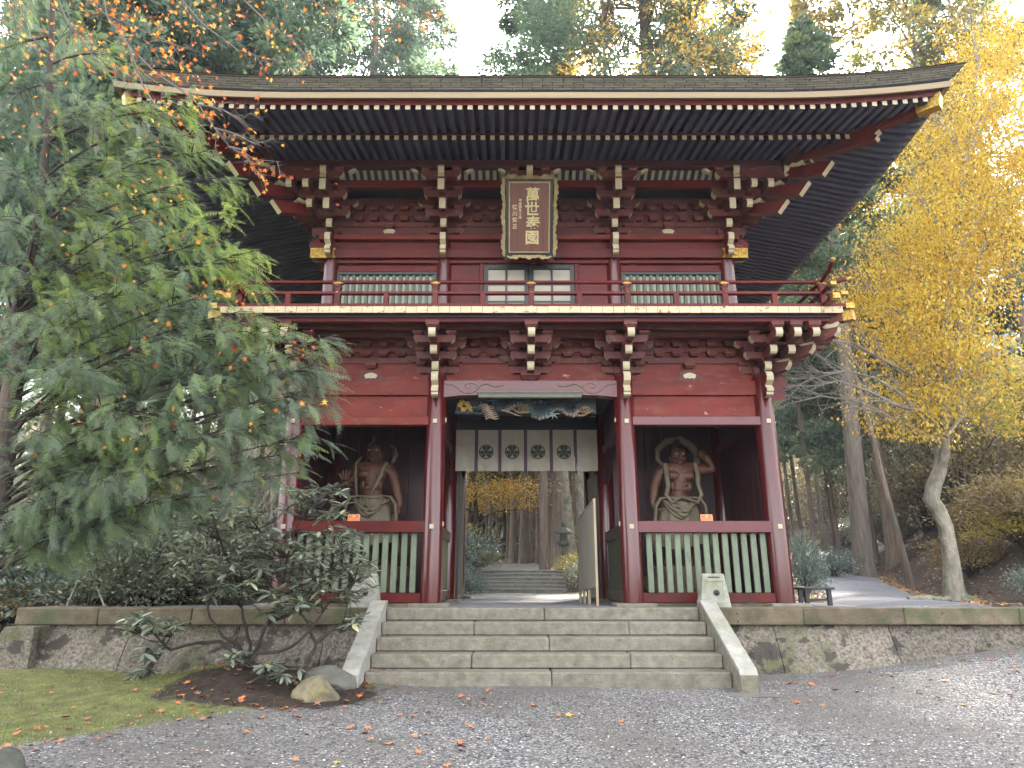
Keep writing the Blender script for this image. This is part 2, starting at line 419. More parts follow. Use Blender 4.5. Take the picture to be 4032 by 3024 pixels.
def terrain(x, y):
    x = np.asarray(x, float); y = np.asarray(y, float)
    front = np.where(y < 8.7, -0.035 * (8.7 - np.maximum(y, -30)), 0.0)
    front = front + 0.30 * sstep(3.0, 6.8, x) * sstep(7.0, 9.6, y) + 0.09 * sstep(-4.2, -7.0, x) * sstep(6.5, 9.4, y)
    front = front + 0.26 * np.exp(-(((x + 3.45) / 1.25) ** 2 + ((y - 8.75) / 0.75) ** 2))
    back = 0.79 + 0 * x
    back = back + 0.82 * sstep(25.9, 27.9, y) + 0.050 * np.clip(y - 28.5, 0, 24)
    side = np.abs(x) > 2.5
    soft = 0.79 + 0.05 * np.clip(y - 17, 0, 40) + 0.030 * np.clip(y - 23, 0, 30)
    w = sstep(1.9, 3.2, np.abs(x - 0.1))
    back = back * (1 - w) + soft * w
    x0 = path_c(y) + 1.6
    hr = 0.62 * np.maximum(0, x - x0)
    back = back + 0.065 * sstep(4.95, 5.5, x) * (y > 10.2) * (y < 26)
    hr = np.where(hr > 9, 9 + (hr - 9) * 0.25, hr)
    hr = np.minimum(hr, 18)
    back = back + hr * sstep(10.2, 13.0, y)
    back = back + 0.05 * np.clip(-x - 9.0, 0, 60)
    back = back + 0.16 * np.clip(y - 62, 0, 70)
    k = np.where(x < -7.5, sstep(9.2, 14.5, y), np.where(x > 7.4, sstep(9.7, 10.1, y), np.where(y > 10.28, 1.0, 0.0)))
    z = front * (1 - k) + back * k
    z = z + 0.018 * np.sin(x * 1.7 + 0.6 * y) * np.sin(y * 1.3 - 0.4 * x) * (1 - 0.6 * (k > 0.5) * (np.abs(x) < 6) * (y < 17))
    return z
def tz(x, y): return float(terrain(x, y))

def grid_axis(pts):
    out = []
    for a, b, s in pts: out += list(np.arange(a, b, s))
    return np.array(out + [pts[-1][1]])
gx = grid_axis([(-300, -60, 30), (-60, -20, 4), (-20, -9, 0.8), (-9, 9, 0.16), (9, 18, 0.25), (18, 30, 1.0), (30, 60, 4), (60, 300, 30)])
gy = grid_axis([(-60, 0, 10), (0, 4, 0.8), (4, 11, 0.12), (11, 30, 0.25), (30, 60, 1.5), (60, 330, 18)])
GX, GY = np.meshgrid(gx, gy)
GZ = terrain(GX, GY)
nx, ny = len(gx), len(gy)
ii = (np.arange(ny - 1)[:, None] * nx + np.arange(nx - 1)[None, :]).ravel()
GF = np.stack([ii, ii + 1, ii + nx + 1, ii + nx], 1)

# ground: grey gravel, moss, bare humus and leaf litter, each where it lies
gm = bpy.data.materials.new('yard_ground'); gm.use_nodes = True
nt = gm.node_tree; b = nt.nodes['Principled BSDF']; b.inputs['Roughness'].default_value = 0.95; b.inputs['Specular IOR Level'].default_value = 0.25
P = pos_vec(nt)
vo = _n(nt, 'ShaderNodeTexVoronoi'); vo.inputs['Scale'].default_value = 62; nt.links.new(P, vo.inputs['Vector'])
sep = _n(nt, 'ShaderNodeSeparateColor'); nt.links.new(vo.outputs['Color'], sep.inputs[0])
grav = ramp(nt, sep.outputs[0], [(0.0, (0.054, 0.054, 0.058)), (0.35, (0.117, 0.115, 0.119)), (0.62, (0.172, 0.165, 0.162)), (0.82, (0.266, 0.257, 0.247)), (0.95, (0.479, 0.460, 0.436)), (1.0, (0.238, 0.206, 0.175))])
big = noise(nt, P, 0.45, 4, 0.6)
grav = mixc(nt, ramp(nt, big, [(0.42, (0, 0, 0)), (0.58, (0.8, 0.8, 0.8))]), grav, (0.128, 0.118, 0.106))
fine = noise(nt, P, 30, 5, 0.7)
moss = ramp(nt, noise(nt, P, 5.0, 7, 0.7), [(0.3, (0.059, 0.069, 0.027)), (0.48, (0.126, 0.142, 0.042)), (0.7, (0.225, 0.240, 0.069))])
moss = mixc(nt, ramp(nt, fine, [(0.50, (0, 0, 0)), (0.66, (1.530, 1.530, 1.530))]), moss, (0.115, 0.096, 0.059))
humus = ramp(nt, noise(nt, P, 9, 7, 0.7), [(0.3, (0.018, 0.014, 0.012)), (0.55, (0.046, 0.033, 0.025)), (0.75, (0.111, 0.069, 0.039))])
va = _n(nt, 'ShaderNodeAttribute', attribute_name='cover')
sv = _n(nt, 'ShaderNodeSeparateColor'); nt.links.new(va.outputs['Color'], sv.inputs[0])
edge = noise(nt, P, 2.6, 6, 0.7)
def soft_mask(s, lo=0.42, hi=0.56):
    a = _n(nt, 'ShaderNodeMath', operation='MULTIPLY_ADD'); nt.links.new(edge, a.inputs[0]); a.inputs[1].default_value = 0.9; nt.links.new(s, a.inputs[2])
    c = _n(nt, 'ShaderNodeMath', operation='SUBTRACT'); nt.links.new(a.outputs[0], c.inputs[0]); c.inputs[1].default_value = 0.45
    return ramp(nt, c.outputs[0], [(lo, (0, 0, 0)), (hi, (1, 1, 1))])
col = mixc(nt, soft_mask(sv.outputs[0]), grav, moss)
col = mixc(nt, soft_mask(sv.outputs[1]), col, humus)
nt.links.new(col, b.inputs['Base Color'])
bm_ = _n(nt, 'ShaderNodeBump'); bm_.inputs['Strength'].default_value = 0.9; bm_.inputs['Distance'].default_value = 0.02
hh = mixc(nt, 0.5, vo.outputs['Distance'], fine)
nt.links.new(hh, bm_.inputs['Height']); nt.links.new(bm_.outputs[0], b.inputs['Normal'])

gme = fast_mesh('ground', np.stack([GX.ravel(), GY.ravel(), GZ.ravel()], 1), GF, gm, smooth=True)
def cover(x, y):
    """moss share, humus share"""
    x = np.asarray(x, float); y = np.asarray(y, float)
    # moss lawn at left: right edge runs from the boulder to the lower left corner
    e = x - (-2.35 - 1.15 * np.clip(7.9 - y, -0.4, 9) - 0.9 * (y > 7.9) * 0)
    moss = 0.88 * sstep(0.75, -0.75, e) * (y < 10)
    moss = np.maximum(moss, 0.36 * sstep(3.5, 6.5, x) * sstep(7.6, 9.4, y) * (y < 9.9))
    hum = np.exp(-(((x + 2.95) / 1.15) ** 2 + ((y - 8.15) / 0.62) ** 2)) * 1.5
    hum = np.clip(hum, 0, 1) * (y < 9.8)
    # behind the gate
    bk = (y > 9.9)
    onp = sstep(1.35, 1.0, np.abs(x - path_c(y))) * (y < 60)
    mid = sstep(1.75, 1.4, np.abs(x - 0.15 - 0.25 * np.sin(y * 0.15)))
    near = sstep(18.5, 15.5, y) * (x < 5.2) * (x > -6.8)
    fore = sstep(2.9, 2.4, np.abs(x - 0.1)) * sstep(26.2, 25.6, y)
    clear = np.maximum.reduce([onp, mid, fore, near * 0.8])
    hum = np.where(bk, 1 - clear, hum)
    verge = bk * sstep(2.6, 1.5, np.abs(x - path_c(y))) * (1 - onp)
    hum = hum - verge * 0.45
    moss = np.where(bk, (1 - clear) * 0.5, moss)
    moss = np.maximum(moss, bk * (np.abs(x) > 1.9) * (np.abs(x) < 5) * (y > 18) * (y < 29) * 0.9)
    hum = hum * np.where(bk * (np.abs(x) < 5) * (y > 18) * (y < 29), 0.6, 1.0)
    return moss, hum
cm, ch_ = cover(GX.ravel(), GY.ravel())
ca = gme.attributes.new('cover', 'FLOAT_COLOR', 'POINT')
ca.data.foreach_set('color', np.stack([cm, ch_, 0 * cm, 0 * cm + 1], 1).astype(np.float32).ravel())
ground = link(bpy.data.objects.new('ground', gme)); tag(ground, 'grey gravel yard with green moss on its left side and brown humus under the trees', kind='structure')

# paved-gravel path that climbs away behind the gate's right side
pv = []; pf = []
ys = np.arange(10.15, 46, 0.5)
for y in ys:
    for k in range(9):
        x = path_c(y) - 1.05 + 2.1 * k / 8 + 0.08 * sin(y * 1.9) * (k in (0, 8))
        pv.append((x, y, tz(x, y) + 0.05 * sin(pi * k / 8) - 0.012 + 0.03))
for i in range(len(ys) - 1):
    for k in range(8): pf.append((i * 9 + k, i * 9 + k + 1, (i + 1) * 9 + k + 1, (i + 1) * 9 + k))
PATHM = mat('blue_grey_path_gravel', (0.19, 0.195, 0.235), (0.125, 0.13, 0.16), 34, 0.95, 0.8, 60, streak=((0.25, 0.24, 0.24), 1.2, 0.6, (1, 1, 1)))
po = link(bpy.data.objects.new('path', fast_mesh('path', np.array(pv), np.array(pf), PATHM, smooth=True)))
tag(po, 'blue-grey gravel path climbing away to the right of the gate', kind='structure')

# pebbles lying loose on the yard
NPB = 60000
py_ = 4.6 + 5.0 * RNG.random(NPB) ** 1.5; px_ = RNG.uniform(-1, 1, NPB) * (1.2 + py_ * 0.80) + EYE[0]
mcov, hcov = cover(px_, py_)
keep = (mcov * 1.15 + hcov < RNG.random(NPB) * 1.15) & ~((px_ > -2.3) & (px_ < 2.6) & (py_ > 8.35))
px_, py_ = px_[keep], py_[keep]; n_ = len(px_)
oct_v = np.array([(1, 0, 0), (-1, 0, 0), (0, 1, 0), (0, -1, 0), (0, 0, 1), (0, 0, -0.6)], float)
oct_v[:4] += 0.18
oct_f = np.array([(0, 2, 4), (2, 1, 4), (1, 3, 4), (3, 0, 4)])
sz = 0.0042 + 0.011 * RNG.random(n_) ** 3.0
scl = np.stack([sz * RNG.uniform(0.8, 1.5, n_), sz * RNG.uniform(0.7, 1.2, n_), sz * RNG.uniform(0.45, 0.8, n_)], 1)
Rz = RNG.uniform(0, 2 * pi, n_)
R = np.zeros((n_, 3, 3)); R[:, 0, 0] = np.cos(Rz); R[:, 0, 1] = -np.sin(Rz); R[:, 1, 0] = np.sin(Rz); R[:, 1, 1] = np.cos(Rz); R[:, 2, 2] = 1
V = np.einsum('nij,nkj->nki', R, oct_v[None] * scl[:, None, :]) + np.stack([px_, py_, terrain(px_, py_) + 0.003], 1)[:, None, :]
F = (oct_f[None] + (np.arange(n_) * 6)[:, None, None]).reshape(-1, 3)
PEB = leafmat('pebble_stone', [(0.0, (0.043, 0.043, 0.049)), (0.4, (0.107, 0.106, 0.111)), (0.66, (0.173, 0.167, 0.163)), (0.86, (0.297, 0.287, 0.275)), (0.95, (0.560, 0.541, 0.510)), (1.0, (0.236, 0.189, 0.153))], rough=0.8, trans=0, nshare=0.0)
peb = link(bpy.data.objects.new('gravel', fast_mesh('gravel', V.reshape(-1, 3), F, PEB, tint=np.repeat(RNG.random(n_), 6))))
tag(peb, 'loose grey and white gravel stones over the yard', kind='stuff')

# moss and short grass tufts on the lawn
NG = 26000
gy_ = 4.6 + 5.0 * RNG.random(NG) ** 1.2; gx_ = RNG.uniform(-8.0, -0.8, NG)
mcov, hcov = cover(gx_, gy_); keep = (mcov > 0.25 + 0.5 * RNG.random(NG)) & (hcov < 0.45 + 0.3 * RNG.random(NG))
gx_, gy_ = gx_[keep], gy_[keep]; n_ = len(gx_)
bl = np.array([(-0.5, 0, 0), (0.5, 0, 0), (0.1, 0.35, 1.0)], float)
th = RNG.uniform(0, 2 * pi, n_); h_ = RNG.uniform(0.008, 0.026, n_)
R = np.zeros((n_, 3, 3)); R[:, 0, 0] = np.cos(th); R[:, 0, 1] = -np.sin(th); R[:, 1, 0] = np.sin(th); R[:, 1, 1] = np.cos(th); R[:, 2, 2] = 1
V = np.einsum('nij,nkj->nki', R, bl[None] * np.stack([h_ * 0.45, h_, h_], 1)[:, None, :]) + np.stack([gx_, gy_, terrain(gx_, gy_)], 1)[:, None, :]
F = np.arange(n_ * 3).reshape(-1, 3)
GRS = leafmat('moss_blade', [(0, (0.069, 0.082, 0.030)), (0.5, (0.161, 0.184, 0.050)), (1, (0.321, 0.332, 0.103))], rough=0.7, trans=0.2, nscale=1.6, nshare=0.5)
tag(link(bpy.data.objects.new('moss', fast_mesh('moss', V.reshape(-1, 3), F, GRS, tint=np.repeat(RNG.random(n_), 3)))),
    'short green moss and grass on the lawn at the yard\'s left', kind='stuff')

# ================================================================== STONE PLATFORM AND STAIRS
PZ = 0.85          # platform top
def jitter_block(mb, x0, x1, y0, y1, z0, z1, c=0.012, j=0.004, mi=0):
    b0 = len(mb.v); mb.box(x0, x1, y0, y1, z0, z1, mi, c=c)
    for i in range(b0, len(mb.v)):
        v = mb.v[i]; mb.v[i] = (v[0] + random.uniform(-j, j), v[1] + random.uniform(-j, j), v[2] + random.uniform(-j, j) * 0.6)

plat = thing('stone_platform', 'low stone terrace with mossy coping and rough sloping face on which the red gate stands', 'terrace', (0, 9.98, 0))
cop_x = [-7.19, -6.05, -4.75, -3.45, -2.24]
def coping(xa, xb):
    m = MB(); jitter_block(m, xa + 0.003, xb - 0.003, -0.02, 0.52, PZ - 0.225, PZ, c=0.014)
    m.build('coping_stone', COPE, plat)
for a, b2 in zip(cop_x[:-1], cop_x[1:]): coping(a, b2)
cr = [2.46, 3.75, 5.15, 6.75, 8.4, 10.1, 12.0]
for a, b2 in zip(cr[:-1], cr[1:]): coping(a, b2)
for y0 in np.arange(0.53, 8.0, 1.3):     # coping along the left return
    m = MB(); jitter_block(m, -7.19, -6.72, y0, y0 + 1.29, PZ - 0.225, PZ, c=0.014); m.build('coping_stone', COPE, plat)
def wall_stone(xa, xb, name='wall_stone'):
    m = MB()
    n = 22; k = 9
    vs = []; fs = []
    for i in range(n + 1):
        x = xa + 0.006 + (xb - xa - 0.012) * i / n
        for j in range(k + 1):
            t = j / k
            z = (PZ - 0.232) * t + (-0.15) * (1 - t)
            y = -0.30 * (1 - t) + 0.085 * t
            if 0 < i < n: y += random.uniform(-0.012, 0.012) - 0.02 * sin(i * 1.3 + xa * 3) * sin(j * 1.1 + xa)
            elif i in (0, n): y += 0.014
            vs.append((x, y, z))
    for i in range(n):
        for j in range(k):
            a = i * (k + 1) + j; fs.append([a, a + k + 1, a + k + 2, a + 1])
    m.add(vs, fs)
    b0 = [i * (k + 1) + j for i in (0, n) for j in range(k + 1)]
    ext = [(vs[q][0], 0.6, vs[q][2]) for q in b0]
    off = len(m.v); m.v += ext
    for s in (0, 1):
        for j in range(k):
            m.f.append([b0[s * (k + 1) + j], b0[s * (k + 1) + j + 1], off + s * (k + 1) + j + 1, off + s * (k + 1) + j]); m.m.append(0); m.smooth.append(False)
    return m.build(name, WALLST, plat)
for a, b2 in zip([-7.14, -5.6, -4.1, -2.9, -2.2], [-5.6, -4.1, -2.9, -2.2, -2.0]): wall_stone(a, b2)
wx = [2.2, 3.35, 4.95, 6.9, 8.6, 10.3, 12.0]
for a, b2 in zip(wx[:-1], wx[1:]): wall_stone(a, b2)
# left return wall of the terrace
for i in range(6):
    y0 = 0.1 + i * 1.3
    m = MB(); m.prism([(-7.48, -0.15), (-7.10, PZ - 0.232), (-6.7, PZ - 0.232), (-6.7, -0.15)], y0 - (0.42 if i == 0 else 0), y0 + 1.29, 'y'); m.build('wall_stone', WALLST, plat)
# paving of the terrace top and sill stones below the gate
m = MB(); m.box(-5.6, 5.1, 0.50, 8.2, 0.3, PZ - 0.01); m.build('terrace_bed', mat('terrace_gravel', (0.34, 0.34, 0.36), (0.24, 0.24, 0.26), 40, 0.95, 0.6, 60), plat)

# front stairs
st = thing('stone_stairs', 'five granite steps between sloping stone cheeks leading up to the gate', 'stairs', (0.15, 8.7, 0))
SH = 0.17
joints = [[0.02], [-0.95, 1.02], [0.03], [-0.96, 1.12], [0.0]]
for k in range(5):
    xs = [-2.20] + joints[k] + [2.16]
    z0, z1 = (k * SH if k else -0.14), (k + 1) * SH
    for a, b2 in zip(xs[:-1], xs[1:]):
        m = MB(); jitter_block(m, a + 0.003, b2 - 0.003, k * 0.32, k * 0.32 + 0.36 + (0.2 if k == 4 else 0), z0, z1 - 0.004, c=0.015, j=0.003)
        m.build('step_block', STONE, st)
for s, xa, xb in ((-1, -2.40, -2.205), (1, 2.165, 2.36)):
    prof = [(-0.30, -0.10), (-0.30, 0.175), (-0.26, 0.225), (1.20, PZ + 0.085), (1.36, PZ + 0.085), (1.36, 0.0), (0.0, -0.10)]
    m = MB(); m.prism(prof, xa, xb, 'x'); o = m.build('cheek_stone', STONEW if s < 0 else STONE, st)
    # bright worn top slab
    top = [(-0.305, 0.170), (-0.27, 0.232), (1.20, PZ + 0.095), (1.37, PZ + 0.095), (1.37, PZ + 0.06), (1.21, PZ + 0.06), (-0.26, 0.185)]
    m = MB(); m.prism(top, xa - 0.006, xb + 0.006, 'x'); m.build('cheek_cap', STONEW, st)
# stairs further back on the approach
sb = thing('back_stairs', 'weathered stone steps on the path seen through the gate opening', 'stairs', (0.12, 25.9, 0.79))
for k in range(6):
    m = MB(); jitter_block(m, -1.58, 1.58, k * 0.33, k * 0.33 + 0.4, -0.1 if k == 0 else k * 0.136, (k + 1) * 0.136, c=0.02, j=0.006); o = m.build('step_block', mat('dark_back_step', (0.26, 0.25, 0.215), (0.14, 0.135, 0.115), 6, 0.9, 0.6, 30) if k == 0 else DST, sb)
    if k == 0: DST = o.data.materials[0]
    m = MB(); jitter_block(m, -1.60, 1.60, k * 0.33 - 0.02, k * 0.33 + 0.36, (k + 1) * 0.136 + 0.001, (k + 1) * 0.136 + 0.026, c=0.006, j=0.003); m.build('step_edge', STONEW, sb)

# ================================================================== THE GATE
gate = thing('temple_gate', 'two-storey dark red wooden temple gate with deep eaves, brackets and a railed balcony', 'gate', (0, 10.75, PZ))
GO = Vector((0, 10.75, PZ))
class G(MB):
    """gate part given in place coordinates, parented to the gate"""
    def put(s, name, mats, parent=None):
        o = s.build(name, mats, parent or gate)
        o.matrix_parent_inverse = Matrix.Translation(-GO) if parent is None else Matrix.Identity(4)
        return o
YC = 10.75; YM = 13.35; YR = 15.95
XI, XO = 1.53, 3.80
YU = 11.0; XU = 3.50; XUI = 1.50; YUR = 15.7

# ---- base stones, lower columns
colb = MB(); colb.lathe([(0.158, 0), (0.158, 3.52), (0.135, 3.555)], n=28); COLM = colb.mesh('column', REDP)
bs = MB(); bs.box(-0.30, 0.30, -0.30, 0.30, -0.03, 0.04, c=0.012); BSM = bs.mesh('base_stone', STONE)
tagm = MB(); tagm.box(-0.034, 0.034, -0.012, 0.010, -0.036, 0.036, c=0.005); TAGM = tagm.mesh('peg_cap', CREAM)
def gput(name, me, x, y, z, rz=0, parent=None):
    o = inst(name, me, gate if parent is None else parent, (0, 0, 0), (0, 0, rz))
    if parent is None: o.location = Vector((x, y, z)) - GO
    else: o.location = (x, y, z)
    return o
for y in (YC, YM, YR):
    for x in (-XO, -XI, XI, XO):
        zb = PZ + 0.04
        gput('base_stone', BSM, x, y, PZ)
        c = gput('column', COLM, x, y, zb)
        if y == YC:
            for z in (2.01, 3.665):
                gput('peg_cap', TAGM, 0, -0.158, z - zb, parent=c)
                if abs(x) < 2:      # tie-beam ends show on the passage side
                    gput('peg_cap', TAGM, -0.158 * (1 if x > 0 else -1), 0, z - zb + 0.05, rz=pi / 2, parent=c)
# sill stones between the front columns
for a, b2 in ((-3.62, -1.70), (1.70, 3.62)):
    m = G(); jitter_block(m, a, b2, YC - 0.13, YC + 0.13, PZ - 0.02, PZ + 0.035, c=0.01); m.put('sill_stone', COPE)

def beam(name, x0, x1, y0, y1, z0, z1, mt, c=0.006, parent=None):
    m = G(); m.box(x0, x1, y0, y1, z0, z1, c=c); return m.put(name, mt, parent)

for s in (-1, 1):
    a, b2 = sorted((s * (XI + 0.12), s * (XO - 0.12)))
    beam('bottom_rail', a, b2, YC - 0.06, YC + 0.06, 0.895, 1.035, RED)
    beam('breast_rail', a - 0.015, b2 + 0.015, YC - 0.105, YC + 0.05, 1.924, 2.10, MAUVE if s > 0 else RED)  # right rail's mauve is sky reflection put into the colour
    beam('tie_beam', a - 0.015, b2 + 0.015, YC - 0.11, YC + 0.05, 3.611, 3.752, MAUVE if s > 0 else REDW)  # right tie beam carries the same painted sky cast
    beam('wall_board', a, b2, YC - 0.035, YC + 0.03, 3.752, 4.11, REDW)
    beam('head_beam', a, b2, YC - 0.085, YC + 0.085, 4.112, 4.352, REDW)
    # slats
    n = 14
    sl = MB(); sl.box(-0.045, 0.045, -0.022, 0.022, 0, 0.885, c=0.008); SLM = sl.mesh('slat', GREEN)
    for i in range(n):
        x = s * (XI + 0.28) + s * 0.1465 * i
        gput('slat', SLM, x, YC, 1.037)
# central rainbow beam with carved scrolls
m = G(); m.prism([(-XI + 0.12, 4.075), (-1.12, 4.105), (-0.6, 4.112), (0.6, 4.112), (1.12, 4.105), (XI - 0.12, 4.075), (XI - 0.12, 4.352), (-XI + 0.12, 4.352)], YC - 0.10, YC + 0.09, 'y')
rb = m.put('rainbow_beam', MAUVE)
def scroll_pts(s):
    pts = [(-1.40, 4.305), (-1.34, 4.28), (-1.28, 4.285), (-1.22, 4.25), (-1.16, 4.20), (-1.10, 4.155), (-1.02, 4.135), (-0.94, 4.15), (-0.88, 4.19), (-0.86, 4.24), (-0.89, 4.285), (-0.96, 4.31),
           (-1.03, 4.30), (-1.07, 4.265), (-1.05, 4.23), (-1.00, 4.222), (-0.975, 4.24)]
    p2 = [(-0.90, 4.17), (-0.84, 4.24), (-0.78, 4.285), (-0.70, 4.295), (-0.63, 4.27), (-0.56, 4.25), (-0.48, 4.265), (-0.43, 4.28)]
    return [[(s * -p, YC - 0.104, q) for p, q in pts], [(s * -p, YC - 0.104, q) for p, q in p2]]
for s in (-1, 1):
    m = G()
    for pl, rr in zip(scroll_pts(s), (0.009, 0.012)):
        n = len(pl); m.tube(pl, [rr * (0.6 + 0.6 * sin(pi * i / (n - 1))) for i in range(n)], 6)
    m.put('carved_scroll', mat('scroll_gilt', (0.20, 0.18, 0.11), (0.14, 0.12, 0.08), 10, 0.6) if s < 0 else SCR)
    if s < 0: SCR = bpy.data.materials['scroll_gilt']

# wall over the head beams: frog-leg struts, tie layers, boards
beam('upper_wall_board', -XO, XO, YC - 0.015, YC + 0.03, 4.355, 5.12, REDW, c=0)
for k, (z0, z1, dy) in enumerate(((4.664, 4.767, 0.045), (4.865, 4.940, 0.05), (5.04, 5.12, 0.05))):
    beam('wall_tie', -XO - 0.1, XO + 0.1, YC - dy, YC - 0.016, z0, z1, REDB, c=0.004)

def masu(m, cx, cy, z0, w, h, mi=0, d=None):
    d = d or w; a = 0.62
    for (za, zb, wa, wb) in ((z0, z0 + h * 0.45, a, 1.0), (z0 + h * 0.45, z0 + h, 1.0, 1.0)):
        vs = [(cx + sx * w * q / 2, cy + sy * d * q / 2, z) for z, q in ((za, wa), (zb, wb)) for sx, sy in ((-1, -1), (1, -1), (1, 1), (-1, 1))]
        m.add(vs, [(3, 2, 1, 0), (4, 5, 6, 7), (0, 1, 5, 4), (1, 2, 6, 5), (2, 3, 7, 6), (3, 0, 4, 7)], mi)
    return m
def arm(m, cx, y0, y1, z0, L, h):
    pts = [(cx - L, z0 + h), (cx - L, z0 + .5 * h), (cx - .93 * L, z0 + .2 * h), (cx - .83 * L, z0), (cx + .83 * L, z0), (cx + .93 * L, z0 + .2 * h), (cx + L, z0 + .5 * h), (cx + L, z0 + h)]
    m.prism(pts, y0, y1, 'y', 0, side=[1, 1, 1, 0, 1, 1, 1, 0]); return m
def nose_pts(L, z0, h, back=0.0):
    return [(-back, z0), (-L + .055, z0), (-L + .018, z0 + .2 * h), (-L + .003, z0 + .5 * h), (-L + .014, z0 + .8 * h), (-L + .02, z0 + h), (-back, z0 + h)]
NS = [0, 1, 1, 1, 1, 0, 0]
def kib_pts(z):
    p = [(-.05, .417), (-.22, .425), (-.33, .405), (-.40, .36), (-.425, .30), (-.405, .235), (-.345, .195), (-.31, .18), (-.335, .135), (-.375, .115), (-.365, .07), (-.33, .055), (-.345, .02), (-.31, 0), (-.05, 0)]
    return [(a, z + b) for a, b in p], [1] * 13 + [1, 0]
MATB = [REDB, CREAM]
wb_cache = {}
def part_mesh(key, fn, mats=MATB):
    if key not in wb_cache:
        m = MB(); fn(m); wb_cache[key] = m.mesh(key[0] if isinstance(key, tuple) else key, mats)
    return wb_cache[key]

S = 0.286
def sub(par, name, me, x=0, y=0, z=0, rz=0): return inst(name, me, par, (x, y, z), (0, 0, rz))

def lower_set(x, y, rz, centre=False):
    """three-stepped bracket cluster; its local -Y looks outward"""
    p = bpy.data.objects.new('bracket_set', None); link(p, gate); p.location = Vector((x, y, 0)) - Vector((GO.x, GO.y, GO.z)); p.rotation_euler = (0, 0, rz)
    p.location.z = -PZ
    sub(p, 'bearing_block', part_mesh('bearing_block_big', lambda m: masu(m, 0, -.0, 4.40, .30, .16)))
    sub(p, 'wall_arm', part_mesh('wall_arm', lambda m: arm(m, 0, -.085, .03, 4.49, .34, .105)))
    for dx in (-.27, 0, .27): sub(p, 'small_block', part_mesh('small_block', lambda m: masu(m, 0, 0, 0, .165, .07)), dx, -.035, 4.60)
    sub(p, 'long_wall_arm', part_mesh('long_wall_arm', lambda m: arm(m, 0, -.095, .03, 4.68, .50, .10)))
    for dx in (-.43, .43): sub(p, 'small_block', part_mesh('small_block', None), dx, -.035, 4.78)
    for k in range(3):
        sub(p, 'bracket_nose', part_mesh(('bracket_nose', k), lambda m: m.prism(nose_pts(.41 + S * k, 4.455 + .181 * k, .135), -.055, .055, 'x', 0, NS)))
        sub(p, 'step_block_small', part_mesh('step_block_small', lambda m: masu(m, 0, 0, 0, .155, .062)), 0, -S * (k + 1) + .0, 4.591 + .181 * k)
    for j, zz in ((1, 4.655), (2, 4.836)):
        sub(p, 'cross_arm', part_mesh('cross_arm', lambda m: arm(m, 0, -.055, .055, 0, .325, .118)), 0, -S * j, zz)
        for dx in (-.265, .265): sub(p, 'small_block', part_mesh('small_block', None), dx, -S * j, zz + .118)
    sub(p, 'long_cross_arm', part_mesh('long_cross_arm', lambda m: arm(m, 0, -.055, .055, 0, .47, .10)), 0, -S, 4.855)
    for dx in (-.41, .41): sub(p, 'small_block', part_mesh('small_block', None), dx, -S, 4.955)
    sub(p, 'top_block', part_mesh('top_block', lambda m: masu(m, 0, 0, 0, .20, .125)), 0, -S * 3, 4.955)
    if not centre:
        pts, sd_ = kib_pts(4.040)
        sub(p, 'carved_nose', part_mesh('carved_nose', lambda m: m.prism(pts, -.055, .055, 'x', 0, sd_), [RED, CREAM]))
    else:
        sub(p, 'bearing_block', part_mesh('centre_block', lambda m: masu(m, 0, -.03, 4.36, .32, .14)))
    return p

for x in (-XI, 0, XI): lower_set(x, YC, 0, centre=(x == 0))
for s in (-1, 1):
    for y in (YM, YR): lower_set(s * XO, y, s * pi / 2)

